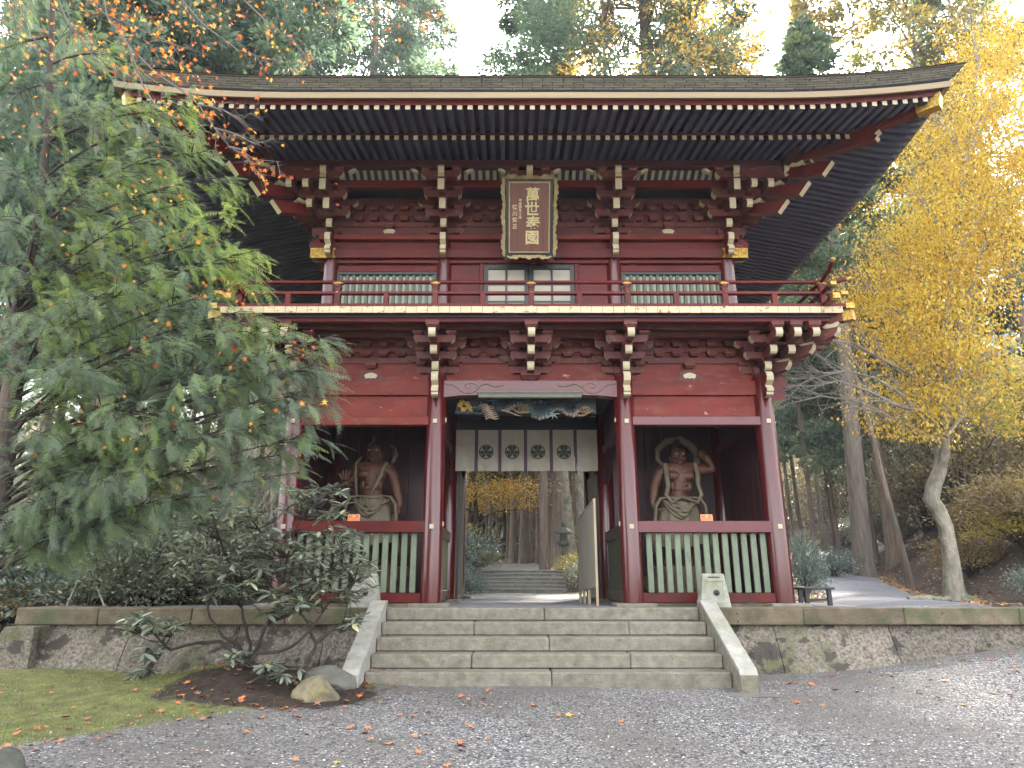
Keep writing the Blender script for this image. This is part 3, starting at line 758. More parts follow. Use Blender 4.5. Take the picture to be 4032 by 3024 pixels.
def diag_T(x, y, s): return Matrix.Translation((x, y, 0)) @ Matrix.Rotation(s * pi / 4, 4, 'Z')
def corner_lower(s):
    x, y = s * XO, YC
    p = bpy.data.objects.new('corner_bracket_set', None); link(p, gate); p.location = Vector((x, y, 0)) - Vector((0, GO.y, GO.z)); p.location.z = -PZ
    def mm(name, fn, mats=MATB, T=None):
        m = MB(); fn(m)
        if T is not None: m.v = [tuple(T @ Vector(v)) for v in m.v]
        return m.build(name, mats, p)
    sub(p, 'bearing_block', part_mesh('bearing_block_big', None))
    for face, RT in ((0, Matrix.Identity(4)), (1, Matrix.Rotation(s * pi / 2, 4, 'Z'))):
        for k in range(3):
            for q in range(k + 1):      # parallel noses beyond the column line
                off = q * S * s * (1 if face == 0 else -1)
                mm('bracket_nose', lambda m: m.prism(nose_pts(.41 + S * k, 4.455 + .181 * k, .135), -.055 + off, .055 + off, 'x', 0, NS), T=RT)
                mm('top_block', lambda m: masu(m, off, -S * (k + 1), 4.591 + .181 * k, .19 if k == 2 else .155, .12 if k == 2 else .062), T=RT)
        for j, zz in ((0, 4.49), (1, 4.655), (2, 4.836)):
            cx = -.0
            mm('cross_arm', lambda m: arm(m, cx, -S * j - .055, -S * j + .055, zz, .325 if j else .34, .118), T=RT)
            for dx in (-.265, .265): mm('small_block', lambda m: masu(m, dx, -S * j, zz + .118, .165, .07), T=RT)
        mm('long_cross_arm', lambda m: arm(m, 0, -S - .055, -S + .055, 4.855, .47, .10), T=RT)
        pts, sd_ = kib_pts(4.040)
        mm('carved_nose', lambda m: m.prism(pts, -.055, .055, 'x', 0, sd_), [RED, CREAM], T=RT)
    D = Matrix.Rotation(s * pi / 4, 4, 'Z')
    for k in range(3):
        z0 = 4.44 + .181 * k; L = 1.414 * (S * (k + 1)) + .12
        pts = [(0, z0), (-L + .20, z0), (-L + .08, z0 + .03), (-L + .02, z0 + .09), (-L, z0 + .155), (-L + .06, z0 + .165), (0, z0 + .155)]
        mm('diagonal_arm', lambda m: m.prism(pts, -.065, .065, 'x', 0, [0, 0, 1, 1, 1, 1, 0]), T=D)
        cp = [(-L + .03, z0 + .155), (-L - .03, z0 + .20), (-L - .01, z0 + .235), (-L + .10, z0 + .215), (-L + .16, z0 + .235), (-L + .24, z0 + .20), (-L + .18, z0 + .165)]
        mm('cream_cloud_tip', lambda m: m.prism(cp, -.068, .068, 'x', 1), T=D)
    mm('diagonal_beam', lambda m: m.box(-.06, .06, -1.52, .3, 5.03, 5.165, [0, 0, 0, 0, 0, 0]), T=D)
    mm('gilt_cap', lambda m: m.box(-.066, .066, -1.56, -1.42, 5.022, 5.172), GOLD, T=D)
for s in (-1, 1): corner_lower(s)

# wall-plane row of blocks between the sets
def block_row(xs, y, z, w=.15, h=.07, nm='frieze_block'):
    me = part_mesh((nm, w, h), lambda m: masu(m, 0, 0, 0, w, h))
    for x in xs: gput(nm, me, x, y, z)
for xs in ([-3.3 + i * .29 for i in range(5)], [2.14 + i * .29 for i in range(5)], [-.92, -.62, .62, .92]):
    block_row(xs, YC - .05, 4.775, .17, .09); block_row(xs, YC - .055, 4.945, .16, .09)
# frog-leg struts with cream cloud
def frogleg(cx, y, z, w, h, up=.42):
    m = G()
    pts = [(-w, 0), (-w * .82, h * .10), (-w * .62, h * .45), (-w * .40, h * .85), (-w * .25, h), (w * .25, h), (w * .40, h * .85), (w * .62, h * .45), (w * .82, h * .10), (w, 0)]
    m.prism([(cx + p, z + q) for p, q in pts], y - .035, y, 'y'); fl = m.put('frog_leg_strut', REDB)
    c = []
    for i in range(28):
        t = 2 * pi * i / 28; r = 1 + .10 * abs(cos(2.5 * (t - pi / 2)))
        yy = sin(t) * r * .052
        if yy < -.038 and abs(cos(t)) < .5: yy = -.036 - .006 * cos(8 * t)
        c.append((cx + cos(t) * r * .098, z + h * up + yy))
    m = G(); m.prism(c, y - .047, y - .034, 'y'); m.put('cream_cloud_panel', CREAM)
    m = G(); masu(m, cx, y - .03, z + h, .18, .10); m.put('frieze_block', REDB)
for cx in (-2.62, 2.62): frogleg(cx, YC - .016, 4.355, .30, .21)

# ---- step soffits and beams under the balcony
for j, (z0, z1) in ((1, (5.03, 5.12)), (2, (5.055, 5.13))):
    beam('soffit_tie', -XO - .9, XO + .9, YC - S * j - .045, YC - S * j + .045, z0, z1, REDB)
    for s in (-1, 1): beam('soffit_tie', s * (XO + S * j) - .045, s * (XO + S * j) + .045, YC - S * j, 16.5, z0 - .003, z1 - .003, REDB)
beam('balcony_beam', -XO - .98, XO + .98, YC - .905, YC - .79, 5.066, 5.145, RED)
for s in (-1, 1): beam('balcony_beam', s * (XO + .848) - .057, s * (XO + .848) + .057, YC - .79, 16.9, 5.066, 5.145, RED)
beam('soffit_board', -XO - .95, XO + .95, YC - .95, YC + .05, 5.132, 5.150, DARKWOOD, c=0)
for s in (-1, 1):
    a, b2 = sorted((s * (XO - .1), s * (XO + .95))); beam('soffit_board', a, b2, YC + .051, 16.9, 5.132, 5.150, DARKWOOD, c=0)
# deck planks: cream ends look outward
DM = [REDB, CREAMW]
pl = MB(); pl.box(-.0815, .0815, 0, 1.30, 5.158, 5.262, [0, 0, 1, 0, 0, 0]); PLM = pl.mesh('deck_plank', DM)
n = 57
for i in range(n):
    x = -4.70 + 9.40 * i / (n - 1)
    o = gput('deck_plank', PLM, x, 9.70 + random.uniform(-.004, .004), 0)
m = G()
for s in (-1, 1):
    for i in range(42):
        y = 11.09 + i * .168
        pm = part_mesh('deck_plank_side', lambda m: m.box(-.0815, .0815, 0, 1.0, 5.158, 5.262, [0, 0, 1, 0, 0, 0]), DM)
        gput('deck_plank', pm, s * 4.785, y, 0, rz=s * pi / 2)
beam('deck_floor', -XU, XU, 11.0, 17.0, 5.16, 5.25, DARKWOOD, c=0)

# ---- balcony railing
RY = 9.80
rail = MB(); 
def rpost(x, y, tall, rz=0):
    me = part_mesh(('rail_post', tall), (lambda m: (m.box(-.042, .042, -.042, .042, 5.262, 5.675, c=.006), m.box(-.052, .052, -.052, .052, 5.615, 5.635))) if tall else (lambda m: m.box(-.042, .042, -.042, .042, 5.262, 5.50, c=.006)), RED)
    return gput('rail_post', me, x, y, 0, rz)
ball = MB(); ball.ball((0, -.035, 0), .016, 8, 5); BALLM = ball.mesh('gilt_boss', GOLD)
ros = MB()
for k in range(8):
    a = pi * k / 7; ros.ball((.030 * cos(a), -.006, .026 * sin(a)), (.011, .008, .011), 6, 4)
ros.ball((0, -.008, .008), (.014, .012, .014), 6, 4); ROSM = ros.mesh('gilt_rosette', GOLD)
for i, x in enumerate([-4.54, -3.785, -3.018, -2.257, -1.497, -.752, 0, .752, 1.497, 2.257, 3.018, 3.785, 4.54]):
    tall = (i % 2 == 0)
    pz = rpost(x, RY, tall)
    if tall:
        gput('gilt_boss', BALLM, x, RY - .015, 5.522); gput('gilt_rosette', ROSM, x, RY - .045, 5.262)
        m = G(); m.box(x - .075, x + .075, RY - .038, RY + .038, 5.672, 5.684); m.box(x - .045, x + .045, RY - .042, RY + .042, 5.684, 5.70); m.put('gilt_saddle', GOLD)
for s in (-1, 1):
    for i, y in enumerate([10.6, 11.4, 12.2, 13.0, 13.8, 14.6, 15.4, 16.2]): rpost(s * 4.54, y, i % 2 == 1)
beam('sill_rail', -4.95, 4.95, RY - .05, RY + .05, 5.264, 5.335, RED)
beam('middle_rail', -4.90, 4.90, RY - .038, RY + .038, 5.498, 5.544, RED)
m = G(); m.tube([(-4.95, RY, 5.76), (-4.8, RY, 5.722), (-4.6, RY, 5.708), (4.6, RY, 5.708), (4.8, RY, 5.722), (4.95, RY, 5.76)], .031, 10); m.put('top_rail', RED)
for s in (-1, 1):
    x = s * 4.54
    beam('sill_rail', x - .05, x + .05, 9.38, 16.9, 5.268, 5.333, RED); beam('middle_rail', x - .038, x + .038, 9.42, 16.9, 5.50, 5.542, RED)
    m = G(); m.tube([(x, 9.33, 5.86), (x, 9.5, 5.76), (x, 9.75, 5.712), (x, 16.9, 5.708)], .031, 10); m.put('top_rail', RED)
    m = G(); m.tube([(x, 9.30, 5.875), (x, 9.345, 5.85)], .035, 10); m.put('gilt_cap', GOLD)
    m = G(); m.tube([(s * 4.94, RY, 5.755), (s * 5.02, RY, 5.78)], .035, 10); m.put('gilt_cap', GOLD)
    for xx0, xx1, z0, z1, hw in ((4.86, 4.99, 5.258, 5.341, .056), (4.82, 4.93, 5.492, 5.550, .044)):
        a, b2 = sorted((s * xx0, s * xx1)); m = G(); m.box(a, b2, RY - hw, RY + hw, z0, z1); m.put('gilt_cap', GOLD)
        m = G(); m.box(x - hw, x + hw, 9.36 if z0 < 5.3 else 9.40, 9.46 if z0 < 5.3 else 9.5, z0 + .002, z1 + .002); m.put('gilt_cap', GOLD)

# ---- passage and niches
for s in (-1, 1):
    x = s * XI
    for (ya, yb) in ((YC + .15, YM - .15), (YM + .15, YR - .15)):
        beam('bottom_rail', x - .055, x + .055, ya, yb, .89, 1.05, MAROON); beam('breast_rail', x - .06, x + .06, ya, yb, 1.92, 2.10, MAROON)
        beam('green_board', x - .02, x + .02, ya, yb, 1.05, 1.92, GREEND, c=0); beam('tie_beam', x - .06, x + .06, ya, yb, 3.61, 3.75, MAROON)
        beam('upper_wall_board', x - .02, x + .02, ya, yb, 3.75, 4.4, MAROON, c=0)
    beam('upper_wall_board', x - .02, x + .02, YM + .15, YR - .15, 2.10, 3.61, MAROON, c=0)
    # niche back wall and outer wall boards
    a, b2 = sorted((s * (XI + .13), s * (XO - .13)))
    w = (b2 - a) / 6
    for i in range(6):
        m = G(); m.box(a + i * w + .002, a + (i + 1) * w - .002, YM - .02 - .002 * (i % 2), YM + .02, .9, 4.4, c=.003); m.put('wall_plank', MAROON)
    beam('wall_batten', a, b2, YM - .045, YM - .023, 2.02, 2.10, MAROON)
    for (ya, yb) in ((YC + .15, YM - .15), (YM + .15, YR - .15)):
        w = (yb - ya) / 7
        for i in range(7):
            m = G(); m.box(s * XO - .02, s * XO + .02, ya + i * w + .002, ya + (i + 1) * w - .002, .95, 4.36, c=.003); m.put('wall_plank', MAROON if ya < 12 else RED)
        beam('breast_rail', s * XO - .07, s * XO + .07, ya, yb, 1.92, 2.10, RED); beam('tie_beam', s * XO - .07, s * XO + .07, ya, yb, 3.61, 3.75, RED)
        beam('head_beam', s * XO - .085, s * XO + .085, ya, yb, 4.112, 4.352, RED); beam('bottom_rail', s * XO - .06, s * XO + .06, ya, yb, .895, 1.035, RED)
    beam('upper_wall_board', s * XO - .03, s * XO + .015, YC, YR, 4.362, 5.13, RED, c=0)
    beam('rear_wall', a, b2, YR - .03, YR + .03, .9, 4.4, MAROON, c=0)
    # diagonal brace strut beside the passage
    m = G(); m.prism([(YM - .75, 3.60), (YM - .58, 3.60), (YM - .14, 2.98), (YM - .14, 3.17)], x - .05, x + .05, 'x'); m.put('brace_strut', MAROON)
    # door leaf swung back against the passage, with its pale edge
    m = G(); m.prism([(YM + .12, .90), (YM + 1.30, .90), (YM + 1.30, 3.3), (YM + .12, 3.3)], s * 1.36 - .03, s * 1.36 + .03, 'x'); dr = m.put('door_leaf', BLACK)
    m = G(); m.box(s * 1.36 - .034, s * 1.36 + .034, YM + 1.305, YM + 1.35, .90, 3.3); m.put('door_edge', PALEW)
beam('niche_ceiling', -XO, XO, YC + .14, YR, 4.40, 4.43, BLACK, c=0)
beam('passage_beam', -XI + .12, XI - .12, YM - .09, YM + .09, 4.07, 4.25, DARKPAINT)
beam('passage_board', -XI + .12, XI - .12, YM - .02, YM + .02, 4.25, 4.40, BLACK, c=0)
beam('passage_beam', -XI + .12, XI - .12, YR - .09, YR + .09, 3.75, 4.35, MAROON)

# ================================================================== UPPER STOREY
ucol = MB(); ucol.lathe([(0.132, 0), (0.132, 1.72)], n=24); UCM = ucol.mesh('upper_column', REDP)
for x in (-XU, -XUI, XUI, XU): gput('upper_column', UCM, x, YU, 5.262)
for s in (-1, 1):
    for y in (YM, YUR): gput('upper_column', UCM, s * XU, y, 5.262)
for s in (-1, 1): beam('side_wall', s * XU - .03, s * XU + .03, YU + .1, YUR, 5.262, 7.1, RED, c=0)
beam('rear_wall', -XU, XU, YUR - .03, YUR + .03, 5.262, 7.1, RED, c=0)
beam('lintel', -XU + .1, XU - .1, YU - .09, YU + .06, 6.590, 6.655, RED)            # nageshi
beam('collar_beam', -XU - .33, XU + .33, YU - .16, YU - .02, 6.662, 6.835, RED)
beam('groove_board', -XU + .1, XU - .1, YU - .07, YU + .05, 6.835, 7.01, RED, c=0)
beam('plate_beam', -XU - .22, XU + .22, YU - .17, YU + .13, 7.015, 7.105, REDW)
beam('upper_wall_board', -XU, XU, YU - .02, YU + .03, 7.105, 8.1, REDB, c=0)
for s in (-1, 1):
    beam('collar_beam', s * (XU + .09) - .07, s * (XU + .09) + .07, YU - .02, YUR, 6.662, 6.835, RED)
    beam('plate_beam', s * XU - .12, s * XU + .17, YU + .13, YUR, 7.015, 7.105, RED)
    beam('upper_wall_board', s * XU - .03, s * XU + .02, YU, YUR, 7.105, 8.1, REDB, c=0)
    # recessed panel over the lattice windows
    a, b2 = sorted((s * (XUI + .10), s * (XU - .10)))
    beam('recessed_board', a, b2, YU - .02, YU + .03, 6.45, 6.59, RED, c=0); beam('recess_trim', a, b2, YU - .055, YU - .022, 6.440, 6.485, RED)
    # lattice window
    wf = bpy.data.objects.new('lattice_window', None); link(wf, gate); wf.location = Vector((0, YU, 0)) - Vector((0, GO.y, GO.z)); wf.location.z = -PZ
    m = MB(); m.box(a, b2, -.045, .02, 6.395, 6.44); m.build('window_frame', BLACK, wf)
    m = MB(); m.box(a, b2, -.045, .02, 5.76, 5.815); m.build('window_frame', BLACK, wf)
    for xx in (a, b2 - .06):
        m = MB(); m.box(xx, xx + .06, -.044, .02, 5.816, 6.394); m.build('window_frame', BLACK, wf)
    m = MB(); m.box(a + .06, b2 - .06, .005, .012, 5.815, 6.395); m.build('window_pane', GLASSG, wf)
    ns = 15; st_ = (b2 - a - .16) / (ns - 1)
    sm_ = MB(); sm_.box(-.028, .028, -.028, -.002, 5.816, 6.394, c=.005); smm = sm_.mesh('lattice_slat', SLATG)
    for i in range(ns): inst('lattice_slat', smm, wf, (a + .08 + st_ * i, 0, 0))
    beam('sill_board', a, b2, YU - .06, YU + .03, 5.262, 5.76, RED)
    # boards beside the doors
    a, b2 = sorted((s * .87, s * (XUI - .10)))
    beam('side_board', a, b2, YU - .03, YU + .03, 5.262, 6.59, RED); 
    a, b2 = sorted((s * .80, s * .87)); beam('door_jamb', a, b2, YU - .07, YU + .03, 5.262, 6.59, RED)
# paper doors
for s in (-1, 1):
    d = bpy.data.objects.new('paper_door', None); link(d, gate); d.location = Vector((0, YU - .03, 0)) - Vector((0, GO.y, GO.z)); d.location.z = -PZ
    a, b2 = sorted((s * .006, s * .795))
    m = MB(); m.box(a, b2, -.018, .018, 6.50, 6.588); m.box(a, b2, -.018, .018, 5.265, 5.36)
    m.box(a, a + .075, -.018, .018, 5.36, 6.50); m.box(b2 - .075, b2, -.018, .018, 5.36, 6.50)
    m.box((a + b2) / 2 - .018, (a + b2) / 2 + .018, -.014, .018, 5.36, 6.50)
    for zz in (6.205, 5.88, 5.60): m.box(a + .075, b2 - .075, -.012, .016, zz - .014, zz + .014)
    m.build('door_frame', BLACK, d)
    zs = [6.50, 6.205, 5.88, 5.60, 5.36]
    for cx0, cx1 in ((a + .075, (a + b2) / 2 - .018), ((a + b2) / 2 + .018, b2 - .075)):
        for z1, z0 in zip(zs[:-1], zs[1:]):
            m = MB(); m.box(cx0, cx1, .002, .010, z0 + .014, z1 - .014); m.build('paper_pane', PAPER, d)
# gilded fittings on the collar beam
def swallowtail(s):
    m = G(); x1 = s * (XU + .345); x0 = s * (XU - .11)
    pts = [(x1, 6.655), (x1, 6.842), (x0, 6.842), (x0 + s * .06, 6.748), (x0, 6.655)]
    m.prism(pts, YU - .175, YU - .162, 'y'); o = m.put('gilt_plate', GOLD)
    m = G()
    for i in range(7):
        for j in range(3):
            xx = x1 - s * (.035 + .062 * i); zz = 6.69 + .055 * j + (.027 if i % 2 else 0)
            if zz < 6.83: m.ball((xx, YU - .176, zz), (.020, .006, .020), 6, 4)
    m.ball(((x0 + x1) / 2, YU - .18, 6.75), (.05, .012, .05), 10, 5); m.put('gilt_relief', GOLD)
for s in (-1, 1):
    swallowtail(s)
for x in (-XUI, XUI):
    m = G(); m.ball((x, YU - .165, 6.745), (.026, .018, .026), 8, 5)
    for k in range(6):
        a = 2 * pi * k / 6 + .5; m.ball((x + .042 * cos(a), YU - .163, 6.745 + .042 * sin(a)), (.022, .010, .022), 7, 4)
    m.put('gilt_rosette', GOLD)

# frieze ties and blocks
for (z0, z1) in ((7.33, 7.42), (7.56, 7.64), (7.78, 7.86)):
    beam('wall_tie', -XU - .2, XU + .2, YU - .05, YU - .021, z0, z1, REDB, c=.004)
for xs in ([-3.05 + i * .27 for i in range(5)], [1.97 + i * .27 for i in range(5)], [-.92, -.65, .65, .92]):
    block_row(xs, YU - .055, 7.425, .165, .09); block_row(xs, YU - .055, 7.645, .165, .09)
for cx in (-2.50, 2.50): frogleg(cx, YU - .022, 7.108, .27, .17, .68)

def tail(L, zt, rise, w=.055, h=.20, cant=.03):
    """tail rafter: end face at -L with its top at zt; climbs inward"""
    def f(m):
        m.prism([(0.05, zt - h + rise), (-L + .0, zt - h), (-L - .012, zt - h + .02), (-L - cant, zt - .015), (-L - cant + .01, zt), (0.05, zt + rise)], -w, w, 'x', 0, [0, 1, 1, 1, 0, 0])
    return f
def upper_set(x, y, rz, centre=False):
    p = bpy.data.objects.new('bracket_set', None); link(p, gate); p.location = (x, y - GO.y, -PZ); p.rotation_euler = (0, 0, rz)
    sub(p, 'bearing_block', part_mesh('bearing_block_upper', lambda m: masu(m, 0, 0, 7.105, .27, .12)))
    sub(p, 'wall_arm', part_mesh('wall_arm_u', lambda m: arm(m, 0, -.085, .03, 7.19, .33, .105)))
    sub(p, 'long_wall_arm', part_mesh('long_wall_arm_u', lambda m: arm(m, 0, -.095, .03, 7.42, .48, .10)))
    for dx in (-.27, .27): sub(p, 'small_block', part_mesh('small_block', None), dx, -.035, 7.30)
    sub(p, 'bracket_nose', part_mesh('bracket_nose_u', lambda m: m.prism(nose_pts(.40, 7.16, .145), -.052, .052, 'x', 0, NS)))
    sub(p, 'cross_arm', part_mesh('cross_arm_u', lambda m: arm(m, 0, -.055, .055, 0, .325, .125)), 0, -S, 7.385)
    sub(p, 'cross_arm', part_mesh('cross_arm_u', None), 0, -2 * S, 7.585)
    sub(p, 'cross_arm', part_mesh('cross_arm_u', None), 0, -3 * S, 7.79)
    sub(p, 'long_cross_arm', part_mesh('long_cross_arm_u', lambda m: arm(m, 0, -.055, .055, 0, .46, .10)), 0, -S, 7.60)
    for j, zz in ((1, 7.51), (2, 7.71), (3, 7.915)):
        for dx in (-.265, .265): sub(p, 'small_block', part_mesh('small_block', None), dx, -S * j, zz)
        sub(p, 'step_block_small', part_mesh('step_block_small', None), 0, -S * j, zz - .19)
    if not centre:
        sub(p, 'tail_rafter', part_mesh('tail_rafter_a', tail(.62, 7.565, .22)))
        sub(p, 'tail_rafter', part_mesh('tail_rafter_b', tail(.91, 7.755, .24)))
    if True:
        kp = [(-.0, 7.78), (-.93, 7.78), (-.965, 7.80), (-.93, 7.85), (-.97, 7.88), (-.99, 7.93), (-.965, 7.985), (-.90, 8.01), (0, 8.01)]
        sub(p, 'curled_nose', part_mesh('curled_nose', lambda m: m.prism(kp, -.052, .052, 'x', 0, [0, 1, 1, 1, 1, 1, 1, 0, 0])))
    if not centre:
        pts, sd_ = kib_pts(6.665)
        sub(p, 'carved_nose', part_mesh('carved_nose_u', lambda m: m.prism(pts, -.05, .05, 'x', 0, sd_), [RED, CREAM]))
for x in (-XUI, 0, XUI): upper_set(x, YU, 0, centre=(x == 0))
for s in (-1, 1):
    for y in (YM, YUR): upper_set(s * XU, y, s * pi / 2)
def corner_upper(s):
    p = bpy.data.objects.new('corner_bracket_set', None); link(p, gate); p.location = (s * XU, YU - GO.y, -PZ)
    def mm(name, fn, mats=MATB, T=None):
        m = MB(); fn(m)
        if T is not None: m.v = [tuple(T @ Vector(v)) for v in m.v]
        return m.build(name, mats, p)
    sub(p, 'bearing_block', part_mesh('bearing_block_upper', None))
    for face, RT in ((0, Matrix.Identity(4)), (1, Matrix.Rotation(s * pi / 2, 4, 'Z'))):
        sg = s * (1 if face == 0 else -1)
        mm('bracket_nose', lambda m: m.prism(nose_pts(.40, 7.16, .145), -.052, .052, 'x', 0, NS), T=RT)
        mm('tail_rafter', tail(.62, 7.565, .22), T=RT); mm('tail_rafter', tail(.91, 7.755, .24), T=RT)
        # parallel noses
        for q, zz, L in ((1, 7.40, .69), (1, 7.61, .98), (2, 7.61, .98)):
            off = q * S * sg * .98
            mm('bracket_nose', lambda m: m.prism(nose_pts(L, zz - .02, .14), off - .05, off + .05, 'x', 0, NS), T=RT)
            mm('small_block', lambda m: masu(m, off, -L + .12, zz + .12, .16, .075), T=RT)
        for j, zz in ((1, 7.385), (2, 7.585), (3, 7.79)):
            mm('cross_arm', lambda m: arm(m, 0, -S * j - .055, -S * j + .055, zz, .325, .125), T=RT)
            for dx in (-.265, .265): mm('small_block', lambda m: masu(m, dx, -S * j, zz + .125, .165, .07), T=RT)
            mm('cross_arm', lambda m: arm(m, sg * S * 2, -S * j - .05, -S * j + .05, zz, .30, .115), T=RT) if j == 3 else None
        mm('long_cross_arm', lambda m: arm(m, 0, -S - .055, -S + .055, 7.60, .46, .10), T=RT)
        kp = [(-.0, 7.78), (-.93, 7.78), (-.965, 7.80), (-.93, 7.85), (-.97, 7.88), (-.99, 7.93), (-.965, 7.985), (-.90, 8.01), (0, 8.01)]
        for off in (0, sg * S * 3): mm('curled_nose', lambda m: m.prism(kp, off - .052, off + .052, 'x', 0, [0, 1, 1, 1, 1, 1, 1, 0, 0]), T=RT)
        pts, sd_ = kib_pts(6.665); mm('carved_nose', lambda m: m.prism(pts, -.05, .05, 'x', 0, sd_), [RED, CREAM], T=RT)
    D = Matrix.Rotation(s * pi / 4, 4, 'Z')
    for L, zt, nm in ((1.13, 7.37, 1), (1.51, 7.545, 1), (1.91, 7.74, 1)):
        def f(m, L=L, zt=zt):
            g_ = .40; w_ = .80
            pts = [(-L + w_, zt - .19 + g_ * w_ * .9), (-L + .38, zt - .19 + g_ * .26), (-L + .09, zt - .175), (-L - .09, zt + .0), (-L + .35, zt - .015 + g_ * .33), (-L + w_, zt + g_ * w_)]
            m.prism(pts, -.062, .062, 'x', 0, [0, 0, 1, 0, 0, 0])
        mm('diagonal_tail_rafter', f, [RED, CREAM], T=D)
        c_ = -L + .42; z_ = zt + .13; cp = [(c_, z_), (c_ - .09, z_ + .02), (c_ - .07, z_ + .075), (c_ + .03, z_ + .06), (c_ + .10, z_ + .10), (c_ + .16, z_ + .06), (c_ + .10, z_ + .03)]
        mm('cream_cloud_tip', lambda m: m.prism(cp, -.10, .10, 'x', 1), T=D)
    mm('hip_support', lambda m: m.prism([(0, 7.80), (-1.66, 7.90), (-1.70, 7.93), (-1.66, 8.00), (-1.72, 8.06), (0, 8.02)], -.065, .065, 'x', 0, [0, 1, 1, 1, 0, 0]), T=D)
for s in (-1, 1): corner_upper(s)

# purlins and the striped sloping soffit
YP = YU - 3 * S; XP = XU + 3 * S; YPR = YUR + 3 * S
beam('eave_purlin', -XP - .55, XP + .55, YP - .06, YP + .06, 7.985, 8.115, MAROON)
for s in (-1, 1): beam('eave_purlin', s * XP - .06, s * XP + .06, YP - .55, YPR, 7.990, 8.118, MAROON)
beam('inner_purlin', -XU - .75, XU + .75, YU - 2 * S - .05, YU - 2 * S + .05, 7.78, 7.915, RED)
for s in (-1, 1): beam('inner_purlin', s * (XU + 2 * S) - .05, s * (XU + 2 * S) + .05, YU - 2 * S, YUR + .5, 7.783, 7.918, RED)
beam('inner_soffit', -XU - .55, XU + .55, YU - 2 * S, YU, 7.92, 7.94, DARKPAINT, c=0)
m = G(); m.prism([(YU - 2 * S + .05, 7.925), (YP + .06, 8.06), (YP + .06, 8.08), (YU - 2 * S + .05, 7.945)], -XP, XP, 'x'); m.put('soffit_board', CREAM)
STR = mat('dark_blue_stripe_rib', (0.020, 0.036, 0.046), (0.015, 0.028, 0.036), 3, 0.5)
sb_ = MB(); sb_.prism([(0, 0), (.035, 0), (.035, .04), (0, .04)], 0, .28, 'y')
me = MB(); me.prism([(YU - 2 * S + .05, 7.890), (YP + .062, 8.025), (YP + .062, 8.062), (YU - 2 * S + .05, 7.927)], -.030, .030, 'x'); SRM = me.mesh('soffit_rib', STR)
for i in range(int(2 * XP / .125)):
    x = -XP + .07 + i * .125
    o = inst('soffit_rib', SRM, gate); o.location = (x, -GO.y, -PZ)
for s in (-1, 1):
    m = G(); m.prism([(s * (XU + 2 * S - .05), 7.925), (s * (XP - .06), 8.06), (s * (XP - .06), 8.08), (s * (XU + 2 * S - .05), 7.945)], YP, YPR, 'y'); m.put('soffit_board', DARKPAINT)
# small slanted cream noses above the stripes, at both sides of each set
for x in (-XU, -XUI, 0, XUI, XU):
    for q in (-1, 1):
        if abs(x + q * .45) > XU: continue
        m = G(); T = Matrix.Translation((x + q * .47, YP + .05, 7.965)) @ Matrix.Rotation(q * radians(-34), 4, 'Y')
        m.prism([(-.075, -.02), (-.05, -.03), (-.02, -.02), (.01, -.03), (.045, -.02), (.075, -.02), (.075, .018), (-.075, .018)], -.05, .03, 'y', T=T); m.put('cloud_nose', CREAM)

# ---- rafters
def rise(a, a0=3.3, span=3.0, amt=.24): 
    t = max(0.0, (abs(a) - a0) / span); return amt * t ** 2.2
def yrel(y): return (y - YM)          # along the side faces
YH = YM - 8.25                        # half depth of the eaves
def side_rise(y): 
    t = max(0.0, (abs(y - YM) - 2.1) / 3.0); return .24 * t ** 2.2
SP = .1537
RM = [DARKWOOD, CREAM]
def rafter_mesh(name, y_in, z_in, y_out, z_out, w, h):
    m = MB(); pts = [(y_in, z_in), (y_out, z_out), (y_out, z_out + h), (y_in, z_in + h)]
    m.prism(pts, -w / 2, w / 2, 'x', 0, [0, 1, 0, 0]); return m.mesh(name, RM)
cache = {}
def add_rafter(name, u, out0, out1, zin, zout, w, h, face):
    """u along the facade; out measured from the purlin line; face 0 front, -1/+1 sides"""
    key = (name, round(out0, 3), round(zin, 3), round(zout, 3))
    if key not in cache:
        cache[key] = rafter_mesh(name, -out0, zin, -out1, zout, w, h)
    o = inst(name, cache[key], gate)
    if face == 0: o.location = (u, YP - GO.y, -PZ)
    else: o.location = (face * XP, u - GO.y, -PZ); o.rotation_euler = (0, 0, face * pi / 2)
OB, OF = YP - 9.30, YP - 8.47         # how far base and flying rafters reach out from the purlin
zb = lambda o: 8.12 - .206 * o        # underside of the base rafters
def run(face, lo, hi, half_in, centre, rfn):
    n = int(round((hi - lo) / SP))
    for i in range(n + 1):
        u = lo + (hi - lo) * i / n
        over = abs(u - centre) - half_in           # beyond the purlin corner: the hip cuts the rafter
        r = rfn(u)
        if abs(u - centre) <= half_in + OB - .10:
            o0 = max(-1.05, over + .04)
            add_rafter('base_rafter', u, o0, OB, zb(o0) + r * .35 * max(0, o0) / OB, zb(OB) + r * .30, .070, .100, face)
        o0 = max(OB - .12, over + .04)
        if o0 < OF - .05:
            t = (o0 - OB) / (OF - OB)
            zi = 8.062 * (1 - t) + 7.865 * t + r * (.30 + .55 * max(0, t))
            add_rafter('flying_rafter', u, o0, OF, zi, 7.865 + r * .85, .072, .088, face)
run(0, -5.96, 5.96, XP, 0.0, rise)
for s in (-1, 1): run(s, YM - 4.80, YM + 3.6, YPR - YM, YM, side_rise)
